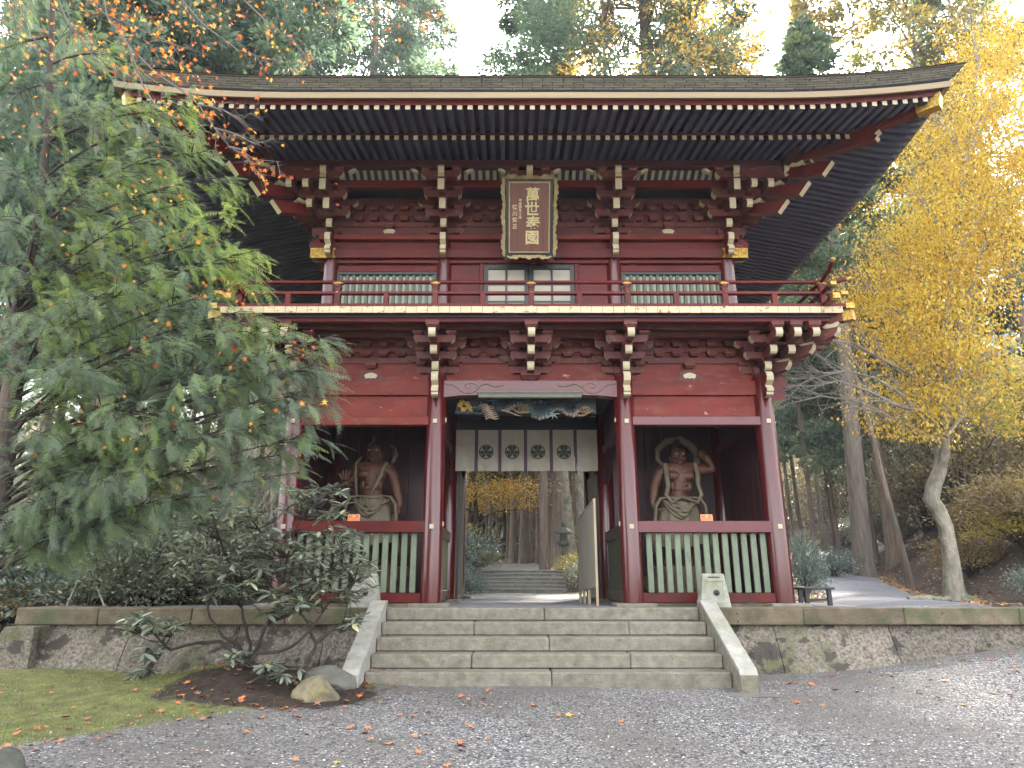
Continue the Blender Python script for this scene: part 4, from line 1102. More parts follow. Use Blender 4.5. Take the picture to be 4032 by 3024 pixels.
# eave boards over the rafters, kioi (between rows) and fascia, swept up at the corners
def sweep_front(name, prof, mt, half, rf=1.0, n=60, rfn=rise, back=False):
    """profile (out, z) swept along the front eave"""
    m = G(); k = len(prof); vs = []; fs = []
    for i in range(n + 1):
        for q, (o, z) in enumerate(prof):
            hx = half + (o - prof[0][0])
            u = -hx + 2 * hx * i / n
            vs.append((u, YP - o, z + rf * rfn(u)))
    for i in range(n):
        for q in range(k):
            q2 = (q + 1) % k; fs.append([i * k + q, i * k + q2, (i + 1) * k + q2, (i + 1) * k + q])
    m.add(vs, fs); m.add(vs[:k], [list(range(k))[::-1]]); m.add(vs[-k:], [list(range(k))])
    return m.put(name, mt)
def sweep_side(name, prof, mt, s, rf=1.0, n=50):
    m = G(); k = len(prof); vs = []; fs = []
    for i in range(n + 1):
        for q, (o, z) in enumerate(prof):
            hy = YM - YP + o
            y = YM - hy + 2 * hy * i / n
            vs.append((s * (XP + o), y, z + rf * side_rise(y)))
    for i in range(n):
        for q in range(k):
            q2 = (q + 1) % k; fs.append([i * k + q, i * k + q2, (i + 1) * k + q2, (i + 1) * k + q])
    m.add(vs, fs)
    return m.put(name, mt)
zk = zb(OB)
profs = [
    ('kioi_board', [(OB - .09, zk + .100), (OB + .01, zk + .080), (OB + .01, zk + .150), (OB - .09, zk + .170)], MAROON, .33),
    ('eave_fascia', [(OF - .10, 7.955), (OF + .012, 7.935), (OF + .03, 8.005), (OF - .10, 8.02)], RED, .85),
    ('eave_fascia', [(OF - .10, 8.021), (OF + .045, 8.006), (OF + .075, 8.045), (OF - .10, 8.06)], MAROON, .90),
    ('tan_fascia', [(OF - .02, 7.97 + .062), (OF + .115, 7.975), (OF + .13, 8.06), (OF - .02, 8.085)], BROWNB, .95),
    ('dark_fascia', [(OF - .02, 8.086), (OF + .10, 8.061), (OF + .135, 8.095), (OF - .02, 8.115)], DARKPAINT, 1.0),
]
for nm, pr, mt, rf in profs:
    sweep_front(nm, pr, mt, XP + pr[0][0], rf)
    for s in (-1, 1): sweep_side(nm, pr, mt, s, rf)
# underside boards behind rafters
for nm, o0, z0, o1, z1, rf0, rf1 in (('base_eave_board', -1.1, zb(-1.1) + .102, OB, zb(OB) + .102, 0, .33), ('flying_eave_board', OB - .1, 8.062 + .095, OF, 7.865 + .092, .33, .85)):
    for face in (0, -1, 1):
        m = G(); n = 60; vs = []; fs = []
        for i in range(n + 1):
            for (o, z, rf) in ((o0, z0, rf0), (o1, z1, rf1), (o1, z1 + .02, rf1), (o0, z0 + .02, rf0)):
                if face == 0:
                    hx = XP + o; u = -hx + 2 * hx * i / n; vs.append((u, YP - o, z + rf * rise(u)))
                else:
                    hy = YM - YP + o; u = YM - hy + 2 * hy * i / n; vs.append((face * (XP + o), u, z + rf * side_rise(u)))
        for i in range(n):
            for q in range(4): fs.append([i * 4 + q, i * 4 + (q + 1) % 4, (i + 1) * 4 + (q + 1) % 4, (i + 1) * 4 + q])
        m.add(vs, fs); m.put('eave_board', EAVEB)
# hip rafters
for s in (-1, 1):
    D = Matrix.Translation((s * XU, YU, 0)) @ Matrix.Rotation(s * pi / 4, 4, 'Z')
    m = G(); m.prism([(-.9, 7.95), (-1.21, 7.98), (-2.66, 7.80), (-2.70, 7.84), (-2.66, 7.89), (-2.74, 7.93), (-2.71, 7.97), (-2.79, 8.02), (-.9, 8.22)], -.075, .075, 'x', 0, [0, 0, 1, 1, 1, 1, 1, 0, 0], T=D); m.put('hip_rafter', [RED, CREAM])
    m = G(); m.prism([(-2.4, 7.985), (-3.50, 7.93), (-3.52, 8.11), (-2.4, 8.12)], -.07, .07, 'x', T=D); m.put('hip_rafter', RED)
    m = G(); m.prism([(-3.26, 7.928), (-3.56, 7.915), (-3.60, 8.125), (-3.26, 8.125)], -.078, .078, 'x', T=D); m.put('gilt_cap', GOLD)
    m = G()
    for a in np.linspace(0, 2 * pi, 9)[:-1]: m.ball((0.082 * 1, -3.43 + .05 * cos(a), 8.02 + .05 * sin(a)), (.010, .018, .018), 6, 4, T=D)
    m.put('gilt_relief', GOLD)

# ---- roof: layered bark edge and the swept upper surface
rows = 5
shm = {}
def shingle_row(r):
    z0 = 8.098 + .032 * r; o0 = OF + .138 + .012 * r
    L = .30
    hx = XP + o0 + .03 * r; n = int(2 * hx / L)
    for i in range(n + 1):
        u0 = -hx + 2 * hx * i / (n + 1) + (0 if r % 2 else -.15 * 0); 
        off = (.5 if r % 2 else 0) * 2 * hx / (n + 1)
        ua = max(-hx, u0 + off - 2 * hx / (n + 1) * (0 if r % 2 == 0 else 0)); ub = min(hx, ua + 2 * hx / (n + 1))
        if ub - ua < .02: continue
        m = G(); vs = []
        for u in (ua + .006, ub - .006):
            rr = rise(u)
            for (o, z) in ((o0 - .16, z0), (o0, z0), (o0 + .008, z0 + .027), (o0 - .16, z0 + .027)): vs.append((u, YP - o, z + rr))
        m.add(vs, [(0, 1, 2, 3), (7, 6, 5, 4), (0, 4, 5, 1), (1, 5, 6, 2), (2, 6, 7, 3), (3, 7, 4, 0)]); m.put('edge_shingle', SHINGLE)
for r in range(rows): shingle_row(r)
for r in range(rows):
    z0 = 8.098 + .032 * r; o0 = OF + .136 + .012 * r
    for s in (-1, 1): sweep_side('bark_layer', [(o0 - .16, z0), (o0, z0), (o0 + .008, z0 + .030), (o0 - .16, z0 + .030)], SHINGLE, s)
ztop = 8.098 + .032 * rows
sweep_front('roof_edge', [(OF - .05, ztop - .0), (OF + .205, ztop), (OF + .215, ztop + .014), (OF - .05, ztop + .03)], ROOFTOP, XP + OF + .10)
# upper surface (hipped below, gabled above)
m = G(); n1, n2 = 48, 16; vs = []; fs = []
def roof_pt(a, t):
    """a in 0..1 round the eaves, t from the eave 0 to the top 1"""
    hx, hy = XP + OF + .20, YM - YP + OF + .20
    per = [(-hx, -hy), (hx, -hy), (hx, hy), (-hx, hy)]
    k = int(a * 4) % 4; f = a * 4 - int(a * 4)
    x = per[k][0] * (1 - f) + per[(k + 1) % 4][0] * f; y = per[k][1] * (1 - f) + per[(k + 1) % 4][1] * f
    rr = max(rise(x) if abs(abs(y) - hy) < 1e-6 else 0, side_rise(YM + y) if abs(abs(x) - hx) < 1e-6 else 0)
    tx, ty = max(-3.9, min(3.9, x * .62)), max(-.05, min(.05, y))
    s_ = t
    return (x * (1 - s_) + tx * s_, YM + y * (1 - s_) + ty * s_, ztop + .04 + rr * (1 - t) ** 2 + 3.6 * (0.42 * t + 0.58 * t ** 1.9))
NA = 96
for i in range(NA):
    for j in range(n2 + 1): vs.append(roof_pt(i / NA, j / n2))
for i in range(NA):
    for j in range(n2): 
        a = i * (n2 + 1) + j; b2 = ((i + 1) % NA) * (n2 + 1) + j; fs.append([a, b2, b2 + 1, a + 1])
m.add(vs, fs, 0, True); m.put('roof', ROOFTOP)
m = G(); m.box(-4.1, 4.1, YM - .18, YM + .18, ztop + 3.55, ztop + 4.0, c=.03); m.put('roof_ridge', ROOFTOP)

# ================================================================== THINGS ON AND IN THE GATE
def text_mesh(s, size, extrude, mt, bold=0.0, name='lettering'):
    cu = bpy.data.curves.new(name, 'FONT'); cu.body = s; cu.size = size; cu.extrude = extrude; cu.offset = bold
    cu.align_x = 'CENTER'; cu.align_y = 'CENTER'; cu.resolution_u = 2
    o = bpy.data.objects.new(name, cu); COL.objects.link(o)
    dg = bpy.context.evaluated_depsgraph_get(); dg.update()
    me = bpy.data.meshes.new_from_object(o.evaluated_get(dg)); me.name = name
    bpy.data.objects.remove(o); me.materials.clear(); me.materials.append(mt)
    return me

# ---- name plaque, leaning out under the eaves
pT, pB = Vector((0.015, 10.02, 7.735)), Vector((-0.03, 10.56, 6.535))
H = (pT - pB).length; tilt = atan2(pB.y - pT.y, pT.z - pB.z)
plq = thing('name_plaque', 'tall carved wooden name plaque with gold characters and scalloped gilt frame under the eaves', 'plaque', tuple((pT + pB) / 2))
plq.rotation_euler = (tilt, 0, radians(0.5))
W2, H2 = .43, H / 2
m = MB(); m.box(-.335, .335, -.02, .03, -H2 + .075, H2 - .085); m.build('plaque_board', PLAQUE, plq)
m = MB(); m.box(-.40, .40, .0, .05, -H2 + .03, H2 - .03); m.build('backing_board', BLACK, plq)
m = MB()
for x0, x1, z0, z1 in ((-.350, -.328, -H2 + .065, H2 - .075), (.328, .350, -H2 + .065, H2 - .075), (-.328, .328, H2 - .097, H2 - .075), (-.328, .328, -H2 + .065, -H2 + .087)):
    m.box(x0, x1, -.032, .0, z0, z1, c=.004)
m.build('inner_frame', GOLDW, plq)
def scallop(xa, za, xb, zb, n, nx, nz):
    """wavy gilt strip from a to b, its outer edge bulging along (nx,nz)"""
    m = MB(); pts_o = []; pts_i = []
    for i in range(n * 6 + 1):
        t = i / (n * 6); x = xa + (xb - xa) * t; z = za + (zb - za) * t
        b_ = .020 * abs(sin(pi * t * n)) + .030 * sin(pi * 3 * t) ** 2
        pts_o.append((x + nx * (.012 + b_), z + nz * (.012 + b_))); pts_i.append((x - nx * (.024 - .25 * b_), z - nz * (.024 - .25 * b_)))
    k = len(pts_o)
    for i in range(k - 1):
        dy = -.10 - .018 * abs(sin(pi * (i / (n * 6)) * n)); dy2 = -.10 - .018 * abs(sin(pi * ((i + 1) / (n * 6)) * n))
        a, b2, c, d = pts_o[i], pts_o[i + 1], pts_i[i + 1], pts_i[i]
        vs = [(a[0], dy, a[1]), (b2[0], dy2, b2[1]), (c[0], -.045, c[1]), (d[0], -.045, d[1]), (a[0], 0, a[1]), (b2[0], 0, b2[1])]
        m.add(vs, [(0, 3, 2, 1), (0, 1, 5, 4)])
    return m.build('scalloped_frame', GOLDW, plq)
scallop(-W2 + .01, -H2, -W2, H2 - .01, 13, -1, 0); scallop(W2 - .01, -H2, W2, H2 - .01, 13, 1, 0)
scallop(-W2 + .0, H2 - .02, W2 - .0, H2 - .02, 7, 0, 1); scallop(-W2 + .05, -H2 + .01, W2 - .05, -H2 + .01, 7, 0, -1)
for s in (-1, 1):
    m = MB(); m.prism([(s * .27, -H2 + .05), (s * .40, -H2 + .06), (s * .43, -H2 - .075), (s * .37, -H2 - .05), (s * .34, -H2 - .085), (s * .31, -H2 - .045)], -.07, -.05, 'y'); m.build('frame_foot', BLACK, plq)
LET = mat('gold_lettering', (0.72, 0.60, 0.32), (0.60, 0.50, 0.25), 14, 0.5, metallic=0.1)
for i, chn in enumerate('萬世泰國'):
    me = text_mesh(chn, .235, .004, LET, .005)
    o = inst('gold_character', me, plq, (.055 + (.0, -.01, .01, -.005)[i], -.024, H2 - .305 - .235 * i), (pi / 2, 0, 0), (1.06, 1.05, 1))
for i, chn in enumerate('平成参年十月'): inst('small_character', text_mesh(chn, .058, .002, LET, .0012), plq, (-.155, -.024, H2 - .385 - .056 * i), (pi / 2, 0, 0))
for i, chn in enumerate('徳川齊正'): inst('small_character', text_mesh(chn, .088, .002, LET, .0018), plq, (-.245, -.024, H2 - .50 - .105 * i), (pi / 2, 0, 0))

# ---- hanging curtain with four crests
cz1, cz0 = 4.085, 3.262
cur = thing('gate_curtain', 'cream cloth curtain with four round leaf crests hung across the passage', 'curtain', (0, 13.16, cz1))
def cloth_strip(x0, x1, z0, z1, y, mt, name, amp=.012, nx=14, nz=12, th=.004):
    vs = []
    for s in (0, 1):
        for j in range(nz + 1):
            for i in range(nx + 1):
                x = x0 + (x1 - x0) * i / nx; z = z1 + (z0 - z1) * j / nz
                w = j / nz
                yy = y + amp * w * (sin(x * 11 + 1) + .6 * sin(x * 23 + z * 5)) + s * th
                vs.append((x, yy, z - .006 * w * sin(x * 7)))
    k = (nx + 1) * (nz + 1); fs = []
    for s in (0, 1):
        for j in range(nz):
            for i in range(nx):
                a = s * k + j * (nx + 1) + i; fs.append((a, a + 1, a + nx + 2, a + nx + 1))
    me = fast_mesh(name, np.array(vs), np.array(fs), mt, smooth=True)
    return link(bpy.data.objects.new(name, me), cur)
# straps divide the cloth
sx = [-.998 + .0, -.538, -.035, .468, .942]
xs = [-1.402] + sx + [1.372]
for i in range(6): cloth_strip(xs[i] + (0 if i == 0 else .012), xs[i + 1] - (0 if i == 5 else .012), cz0 - cz1 + (.006 if i % 2 else 0), 0, 0, CLOTH, 'cloth_panel', .020)
for x in sx: cloth_strip(x - .032, x + .032, cz0 - cz1 - .045, .0, -.008, PURPLE, 'purple_strap', .010, 3, 10)
m = MB(); m.tube([(-1.42, .0, .01), (1.40, .0, .01)], .016, 8); m.build('curtain_rod', BLACK, cur)
def heart(r, n=22):
    p = []
    for i in range(n):
        t = 2 * pi * i / n
        x = .95 * sin(t) ** 3 * 1.05; y = (13 * cos(t) - 5 * cos(2 * t) - 2 * cos(3 * t) - cos(4 * t)) / 15.5
        p.append((x * r, y * r))
    return p
def crest(cx, cz):
    R_ = .141
    p = bpy.data.objects.new('leaf_crest', None); link(p, cur); p.location = (cx, -.042, cz - cz1)
    m = MB(); n = 36; vs = []; fs = []
    for i in range(n):
        t = 2 * pi * i / n
        for rr in (R_, R_ * .86): vs.append((rr * cos(t), 0, rr * sin(t)))
    for i in range(n): a = 2 * i; b2 = 2 * ((i + 1) % n); fs.append([a, b2, b2 + 1, a + 1])
    m.add(vs, fs); m.build('crest_ring', CRESTG, p)
    for k in range(3):
        ang = 2 * pi * k / 3
        hp = heart(.062)
        rot = lambda x, y: (x * cos(ang) - (y + .062) * sin(ang) * 1.0, x * sin(ang) + (y + .062) * cos(ang))
        m = MB(); m.add([(rot(x, y)[0], -.001, rot(x, y)[1]) for x, y in heart(.074)], [list(range(22))]); m.build('crest_leaf', CRESTL, p)
        m = MB(); m.add([(rot(x, y)[0], -.002, rot(x, y)[1]) for x, y in heart(.066)], [list(range(22))])
        m.build('crest_leaf', CRESTG, p)
        m = MB()
        for q in (-60, -32, 0, 32, 60):
            a0 = radians(90 + q); x1, y1 = .046 * cos(a0), .046 * sin(a0) - .006
            q0, q1 = rot(0, -.04), rot(x1, y1)
            dx, dz = q1[0] - q0[0], q1[1] - q0[1]; L = math.hypot(dx, dz); nx_, nz_ = -dz / L * .0030, dx / L * .0030
            m.add([(q0[0] + nx_, -.003, q0[1] + nz_), (q0[0] - nx_, -.003, q0[1] - nz_), (q1[0] - nx_, -.003, q1[1] - nz_), (q1[0] + nx_, -.003, q1[1] + nz_)], [(0, 1, 2, 3)])
        m.build('crest_vein', CRESTL, p)
for px in (1914.6, 2017, 2118, 2220):
    q = at(px, 1781, 13.16); crest(q.x, q.z)

# ---- painted dragon carving under the rainbow beam
dg_ = thing('dragon_carving', 'painted carved dragon among clouds filling the space under the passage beam', 'carving', (0, 10.95, 3.9))
DB = Vector((0, 10.95, 3.9))
def dz_(px, py, y=0.0):       # figure coordinates of the carving
    q = at(1700 + px * .339, 1480 + py * .339, 10.95); return (q.x - DB.x, y, q.z - DB.z)
SCALE = mat('dragon_blue_scales', (0.022, 0.055, 0.070), (0.012, 0.032, 0.042), 30, 0.5, 1.0, 70, wear=((0.30, 0.34, 0.30), 42, 0.60), source='obj')
BELLY = mat('dragon_pale_belly', (0.27, 0.20, 0.15), (0.19, 0.135, 0.10), 20, 0.6, source='obj')
FLAME = mat('dragon_red_spines', (0.30, 0.05, 0.03), (0.20, 0.03, 0.02), 20, 0.6, source='obj')
CLD = mat('carved_cloud_tan', (0.26, 0.17, 0.07), (0.14, 0.10, 0.05), 12, 0.6, source='obj')
FLW = mat('carved_yellow_flower', (0.42, 0.26, 0.03), (0.20, 0.14, 0.03), 14, 0.6, source='obj')
m = MB(); q0, q1 = dz_(285, 262), dz_(1905, 262)
m.box(q0[0], q1[0], .03, .08, dz_(0, 430)[2], dz_(0, 262)[2]); m.build('backing_board', DARKPAINT, dg_)
body = [(1660, 340), (1690, 400), (1640, 440), (1570, 420), (1520, 370), (1440, 360), (1370, 400), (1330, 450), (1250, 470), (1180, 440), (1150, 370), (1110, 320), (1040, 310), (960, 330), (890, 370), (820, 380), (740, 350), (680, 330)]
bp = [dz_(x, y, -.02 - .03 * sin(i * 1.1)) for i, (x, y) in enumerate(body)]
m = MB(); m.tube(bp, [.03, .045, .055, .06, .064, .07, .074, .078, .082, .084, .084, .08, .078, .076, .076, .08, .085, .09], 12); m.build('dragon_body', SCALE, dg_)
m = MB()
for i in range(1, len(bp) - 3):
    p, q = Vector(bp[i]), Vector(bp[i + 1])
    for t in (0, .5):
        c = p.lerp(q, t); m.ball((c.x, c.y - .036, c.z - .046), (.034, .034, .038), 8, 5)
m.build('dragon_belly_plate', BELLY, dg_)
m = MB()
for i in range(9, 16):
    p = Vector(bp[i])
    for t in range(2):
        c = p + Vector((.028 * t, -.02, .045)); m.tube([c, c + Vector((.01, -.01, .045)), c + Vector((.03, -.01, .075))], [.018, .012, .002], 6)
m.build('dragon_spines', FLAME, dg_)
m = MB()           # head: skull, snout, jaw, brow, horns
hx = dz_(610, 360, -.09); m.ball(hx, (.095, .07, .06), 12, 8); sn = dz_(520, 395, -.11); m.ball(sn, (.07, .05, .035), 10, 6); jw = dz_(560, 460, -.10); m.ball(jw, (.06, .045, .02), 10, 6)
m.ball(dz_(575, 330, -.15), .018, 8, 5); m.tube([dz_(650, 320, -.1), dz_(740, 290, -.1), dz_(800, 300, -.08)], [.018, .012, .004], 6)
m.build('dragon_head', SCALE, dg_)
m = MB()
for k in range(7):
    a = 560 + 12 * k; b2 = 380 + 24 * k
    m.tube([dz_(a, b2, -.14), dz_(a + 50, b2 - 16, -.17), dz_(a + 110, b2 + 6, -.15), dz_(a + 160, b2 - 14, -.12)], [.010, .017, .015, .004], 6)
m.tube([dz_(810, 420, -.13), dz_(900, 445, -.15), dz_(980, 480, -.14), dz_(1045, 490, -.12)], [.016, .014, .013, .006], 6)
m.tube([dz_(660, 500, -.1), dz_(710, 510, -.12), dz_(770, 480, -.1)], [.02, .022, .006], 6); m.tube([dz_(630, 500, -.1), dz_(640, 540, -.1)], [.014, .003], 6)
m.build('dragon_mane', BELLY, dg_)
m = MB()           # claw foot
c = dz_(1400, 470, -.08)
m.tube([dz_(1380, 420, -.05), c], [.03, .025], 8)
for ex, ey in ((1330, 515), (1400, 520), (1460, 515), (1490, 460), (1350, 450)): m.tube([c, dz_((1400 + ex) / 2, (470 + ey) / 2 - 8, -.11), dz_(ex, ey, -.09)], [.018, .014, .003], 6)
m.build('dragon_claw', mat('dragon_claw_pale', (0.22, 0.28, 0.30), (0.14, 0.18, 0.2), 20, 0.6), dg_)
def spiral(mb, cx, cy, r, y=-.06, w=.014):
    pts = []; n = 20
    for i in range(n):
        t = i / (n - 1); a = 4.2 * pi * t; rr = r * (1 - .9 * t)
        pts.append(dz_(cx + rr * cos(a) * 1.35, cy + rr * sin(a) * .75, y))
    mb.tube(pts, [w] * (n - 1) + [w * .5], 6)
m = MB(); spiral(m, 1780, 400, 62, w=.017); m.tube([dz_(1500, 430, -.05), dz_(1620, 470, -.06), dz_(1760, 470, -.06), dz_(1900, 405, -.05)], [.01, .022, .020, .004], 6); m.build('carved_cloud', CLD, dg_)
m = MB(); spiral(m, 1070, 400, 60); m.tube([dz_(930, 380, -.05), dz_(1000, 440, -.05), dz_(1130, 440, -.05)], [.02, .016, .01], 6); m.build('carved_cloud', CLD, dg_)
m = MB()
for px, py in ((330, 350), (370, 400), (430, 370), (410, 330), (350, 310), (460, 400)):
    for k in range(5):
        a = 2 * pi * k / 5; q = dz_(px + 20 * cos(a), py + 16 * sin(a), -.05); m.ball(q, (.028, .012, .024), 7, 4)
m.build('carved_flower', FLW, dg_)
m = MB()
for px in range(300, 520, 40): m.ball(dz_(px, 430, -.02), (.05, .02, .03), 8, 5)
for px in range(1180, 1700, 70): m.ball(dz_(px, 300, .0), (.07, .03, .035), 8, 5)
m.build('carved_wave', SCALE, dg_)
# moulding above the dragon
m = MB(); a, b2 = at(1878, 1541, 10.58), at(2296, 1568, 10.58)
for k, (f0, f1, d) in enumerate(((0, .36, .05), (.36, .52, .035), (.52, 1.0, .045))):
    z1 = a.z + (b2.z - a.z) * f0 - 3.9; z0 = a.z + (b2.z - a.z) * f1 - 3.9
    m.box(a.x + .012 * k, b2.x - .012 * k, -.37 - d, -.32, z0 + .001, z1, c=.008)
m.build('carved_canopy_board', mat('grey_green_moulding', (0.17, 0.165, 0.12), (0.11, 0.11, 0.085), 8, 0.6), dg_)

# ---- guardian statues
def skin_body(nodes, edges):
    me = bpy.data.meshes.new('body')
    names = list(nodes); idx = {n: i for i, n in enumerate(names)}
    me.from_pydata([nodes[n][0] for n in names], [(idx[a], idx[b2]) for a, b2 in edges], [])
    o = bpy.data.objects.new('tmp_body', me); COL.objects.link(o)
    sk = o.modifiers.new('skin', 'SKIN'); sk.use_smooth_shade = True
    sv_ = me.skin_vertices[0].data
    for n in names:
        r = nodes[n][1]; sv_[idx[n]].radius = (r, r) if not isinstance(r, tuple) else r
        sv_[idx[n]].use_root = (n == 'pelvis')
    ss = o.modifiers.new('sub', 'SUBSURF'); ss.levels = 2; ss.render_levels = 2
    dg = bpy.context.evaluated_depsgraph_get(); dg.update()
    out = bpy.data.meshes.new_from_object(o.evaluated_get(dg))
    bpy.data.objects.remove(o)
    return out

def guardian(which, base, label):
    """which: 'palm' raises an open hand; 'fist' lifts a clenched hand beside the head"""
    st_ = thing('guardian_statue', label, 'statue', tuple(base))
    def L(px, py, dy=0.0):
        q = at(px, py, base.y + dy); return (q.x - base.x, dy, q.z - base.z)
    cx = 1474 if which == 'palm' else 2672
    o = 0 if which == 'palm' else 6
    N = {}
    N['pelvis'] = (L(cx - 4, 1985 + o), (.20, .16)); N['waist'] = (L(cx - 6, 1940 + o), (.185, .15)); N['belly'] = (L(cx - 4, 1912 + o, -.03), (.205, .17))
    N['chest'] = (L(cx - 2, 1868 + o, -.01), (.235, .17)); N['collar'] = (L(cx, 1838 + o), (.18, .13)); N['neck'] = (L(cx + 1, 1822 + o), .09)
    if which == 'palm':
        N['jaw'] = (L(1476, 1806, -.03), (.115, .12)); N['skull'] = (L(1476, 1775, -.01), (.125, .135)); N['crown'] = (L(1476, 1756, .02), (.09, .10))
        N['sh_a'] = (L(1418, 1845), .115); N['el_a'] = (L(1388, 1912, -.02), .082); N['wr_a'] = (L(1376, 1912, -.24), .052); N['pm_a'] = (L(1372, 1893, -.30), (.065, .04))
        N['sh_b'] = (L(1532, 1845), .12); N['el_b'] = (L(1553, 1920, .02), .085); N['wr_b'] = (L(1566, 1985, -.04), .062); N['pm_b'] = (L(1560, 2004, -.08), .07)
    else:
        N['jaw'] = (L(2667, 1820, -.03), (.115, .12)); N['skull'] = (L(2667, 1788, -.01), (.13, .135)); N['crown'] = (L(2667, 1767, .02), (.09, .10))
        N['sh_a'] = (L(2606, 1852), .12); N['el_a'] = (L(2585, 1915, .02), .085); N['wr_a'] = (L(2578, 1985, -.04), .055); N['pm_a'] = (L(2592, 2008, -.08), (.06, .05))
        N['sh_b'] = (L(2738, 1850), .12); N['el_b'] = (L(2796, 1850, -.03), .09); N['wr_b'] = (L(2768, 1800, -.06), .06); N['pm_b'] = (L(2752, 1789, -.08), .07)
    for s, n in ((-1, 'l'), (1, 'r')):
        fx = cx + s * 34
        N['hip' + n] = (L(cx + s * 22, 2015 + o), (.15, .14)); N['knee' + n] = (L(fx, 2120 + o, -.04), .10); N['calf' + n] = (L(fx + s * 4, 2160, .0), .095); N['ankle' + n] = (L(fx + s * 6, 2212, .0), .06)
        N['toe' + n] = (L(fx + s * 14, 2224, -.22), (.065, .035))
    E_ = [('pelvis', 'waist'), ('waist', 'belly'), ('belly', 'chest'), ('chest', 'collar'), ('collar', 'neck'), ('neck', 'jaw'), ('jaw', 'skull'), ('skull', 'crown')]
    for a in 'ab': E_ += [('collar', 'sh_' + a), ('sh_' + a, 'el_' + a), ('el_' + a, 'wr_' + a), ('wr_' + a, 'pm_' + a)]
    for n in 'lr': E_ += [('pelvis', 'hip' + n), ('hip' + n, 'knee' + n), ('knee' + n, 'calf' + n), ('calf' + n, 'ankle' + n), ('ankle' + n, 'toe' + n)]
    me = skin_body(N, E_)
    # merge the modelled relief (hands, face, chest muscles) into the same body mesh
    m = MB()
    n0 = len(me.vertices); co = np.empty(n0 * 3, dtype=np.float32); me.vertices.foreach_get('co', co); co = co.reshape(-1, 3)
    fs = [list(p.vertices) for p in me.polygons]
    m.add([tuple(c) for c in co], fs, 0, True)
    P_ = lambda n: Vector(N[n][0])
    # open palm or hanging hand with five fingers
    if which == 'palm':
        pm = P_('pm_a')
        for k, (dx, dz, ln) in enumerate(((-.062, .045, .085), (-.030, .07, .105), (.005, .078, .115), (.040, .065, .10))):
            b_ = pm + Vector((dx * .75, -.01, dz * .45)); m.tube([b_, b_ + Vector((dx * .5, -.015, ln * .75)), b_ + Vector((dx * .7, -.005, ln * 1.35))], [.022, .019, .013], 8)
        b_ = pm + Vector((.055, -.01, -.01)); m.tube([b_, b_ + Vector((.045, -.02, .03)), b_ + Vector((.060, -.02, .075))], [.026, .021, .014], 8)
        fist = [('pm_b', (-.02, -.03, -.02), -1)]
    else:
        pm = P_('pm_a')
        for k in range(4):
            b_ = pm + Vector((.03, -.03 + .022 * k, -.03)); m.tube([b_, b_ + Vector((.07, -.005, -.035)), b_ + Vector((.13, .0, -.075 + .01 * k))], [.023, .019, .012], 8)
        b_ = pm + Vector((.02, -.05, .0)); m.tube([b_, b_ + Vector((.06, -.02, .0)), b_ + Vector((.10, -.02, -.01))], [.024, .019, .012], 8)
        fist = [('pm_b', (-.02, -.02, .0), -1)]
    for nm, d, sg in fist:
        pm = P_(nm) + Vector(d)
        for k in range(4):
            b_ = pm + Vector((-.01, -.045, .045 - .030 * k)); m.tube([b_ + Vector((.06, .03, 0)), b_, b_ + Vector((-.045, .015, -.003)), b_ + Vector((-.035, .06, -.003))], [.022, .022, .019, .015], 8)
        m.tube([pm + Vector((.03, -.05, .05)), pm + Vector((-.02, -.075, .045)), pm + Vector((-.045, -.05, .03))], [.024, .02, .014], 8)
    # chest and belly relief
    c = P_('chest')
    for s in (-1, 1):
        m.ball(tuple(c + Vector((s * .105, -.135, -.02))), (.125, .055, .085), 12, 8)
        m.ball(tuple(c + Vector((s * .05, -.150, -.175))), (.06, .035, .04), 10, 6); m.ball(tuple(c + Vector((s * .055, -.155, -.255))), (.07, .035, .045), 10, 6)
        m.ball(tuple(c + Vector((s * .13, -.11, -.20))), (.05, .04, .10), 8, 6)
        m.ball(tuple(P_('collar') + Vector((s * .10, -.10, .0))), (.11, .03, .022), 8, 5)
    # face
    j, k_ = P_('jaw'), P_('skull')
    fc = (j + k_) / 2; yw = -.135
    m.tube([k_ + Vector((0, yw + .01, -.005)), fc + Vector((0, yw - .045, -.01)), fc + Vector((0, yw - .035, -.035))], [.018, .030, .028], 8)
    for s in (-1, 1):
        m.ball(tuple(fc + Vector((s * .026, yw - .022, -.035))), (.018, .02, .014), 6, 4)
        m.tube([k_ + Vector((s * .018, yw - .008, -.005)), k_ + Vector((s * .055, yw - .018, .028)), k_ + Vector((s * .095, yw + .025, .030))], [.016, .018, .010], 6)
        m.ball(tuple(fc + Vector((s * .070, yw + .02, -.025))), (.032, .03, .028), 8, 5)
        m.ball(tuple(fc + Vector((s * .125, .02, -.01))), (.018, .032, .055), 8, 5)
        m.tube([fc + Vector((s * .03, yw - .012, -.045)), fc + Vector((s * .075, yw + .01, -.085))], [.010, .006], 6)
    m.tube([j + Vector((-.05, yw + .015, -.020)), j + Vector((0, yw - .008, -.012)), j + Vector((.05, yw + .015, -.020))], [.008, .013, .008], 6)
    m.tube([j + Vector((-.045, yw + .015, -.036)), j + Vector((0, yw - .006, -.044)), j + Vector((.045, yw + .015, -.036))], [.008, .013, .008], 6)
    m.ball(tuple(j + Vector((0, yw + .03, -.085))), (.045, .035, .03), 8, 5)
    m.build('body', SKINM, st_)
    m = MB()
    for s in (-1, 1): m.ball(tuple(k_ + Vector((s * .052, yw + .004, -.018 + .004))), (.030, .016, .0135), 10, 6)
    m.build('eye', EYEW, st_)
    m = MB()
    for s in (-1, 1): m.ball(tuple(k_ + Vector((s * .050, yw - .010, -.014))), (.010, .005, .010), 8, 5)
    m.build('pupil', HAIRM, st_)
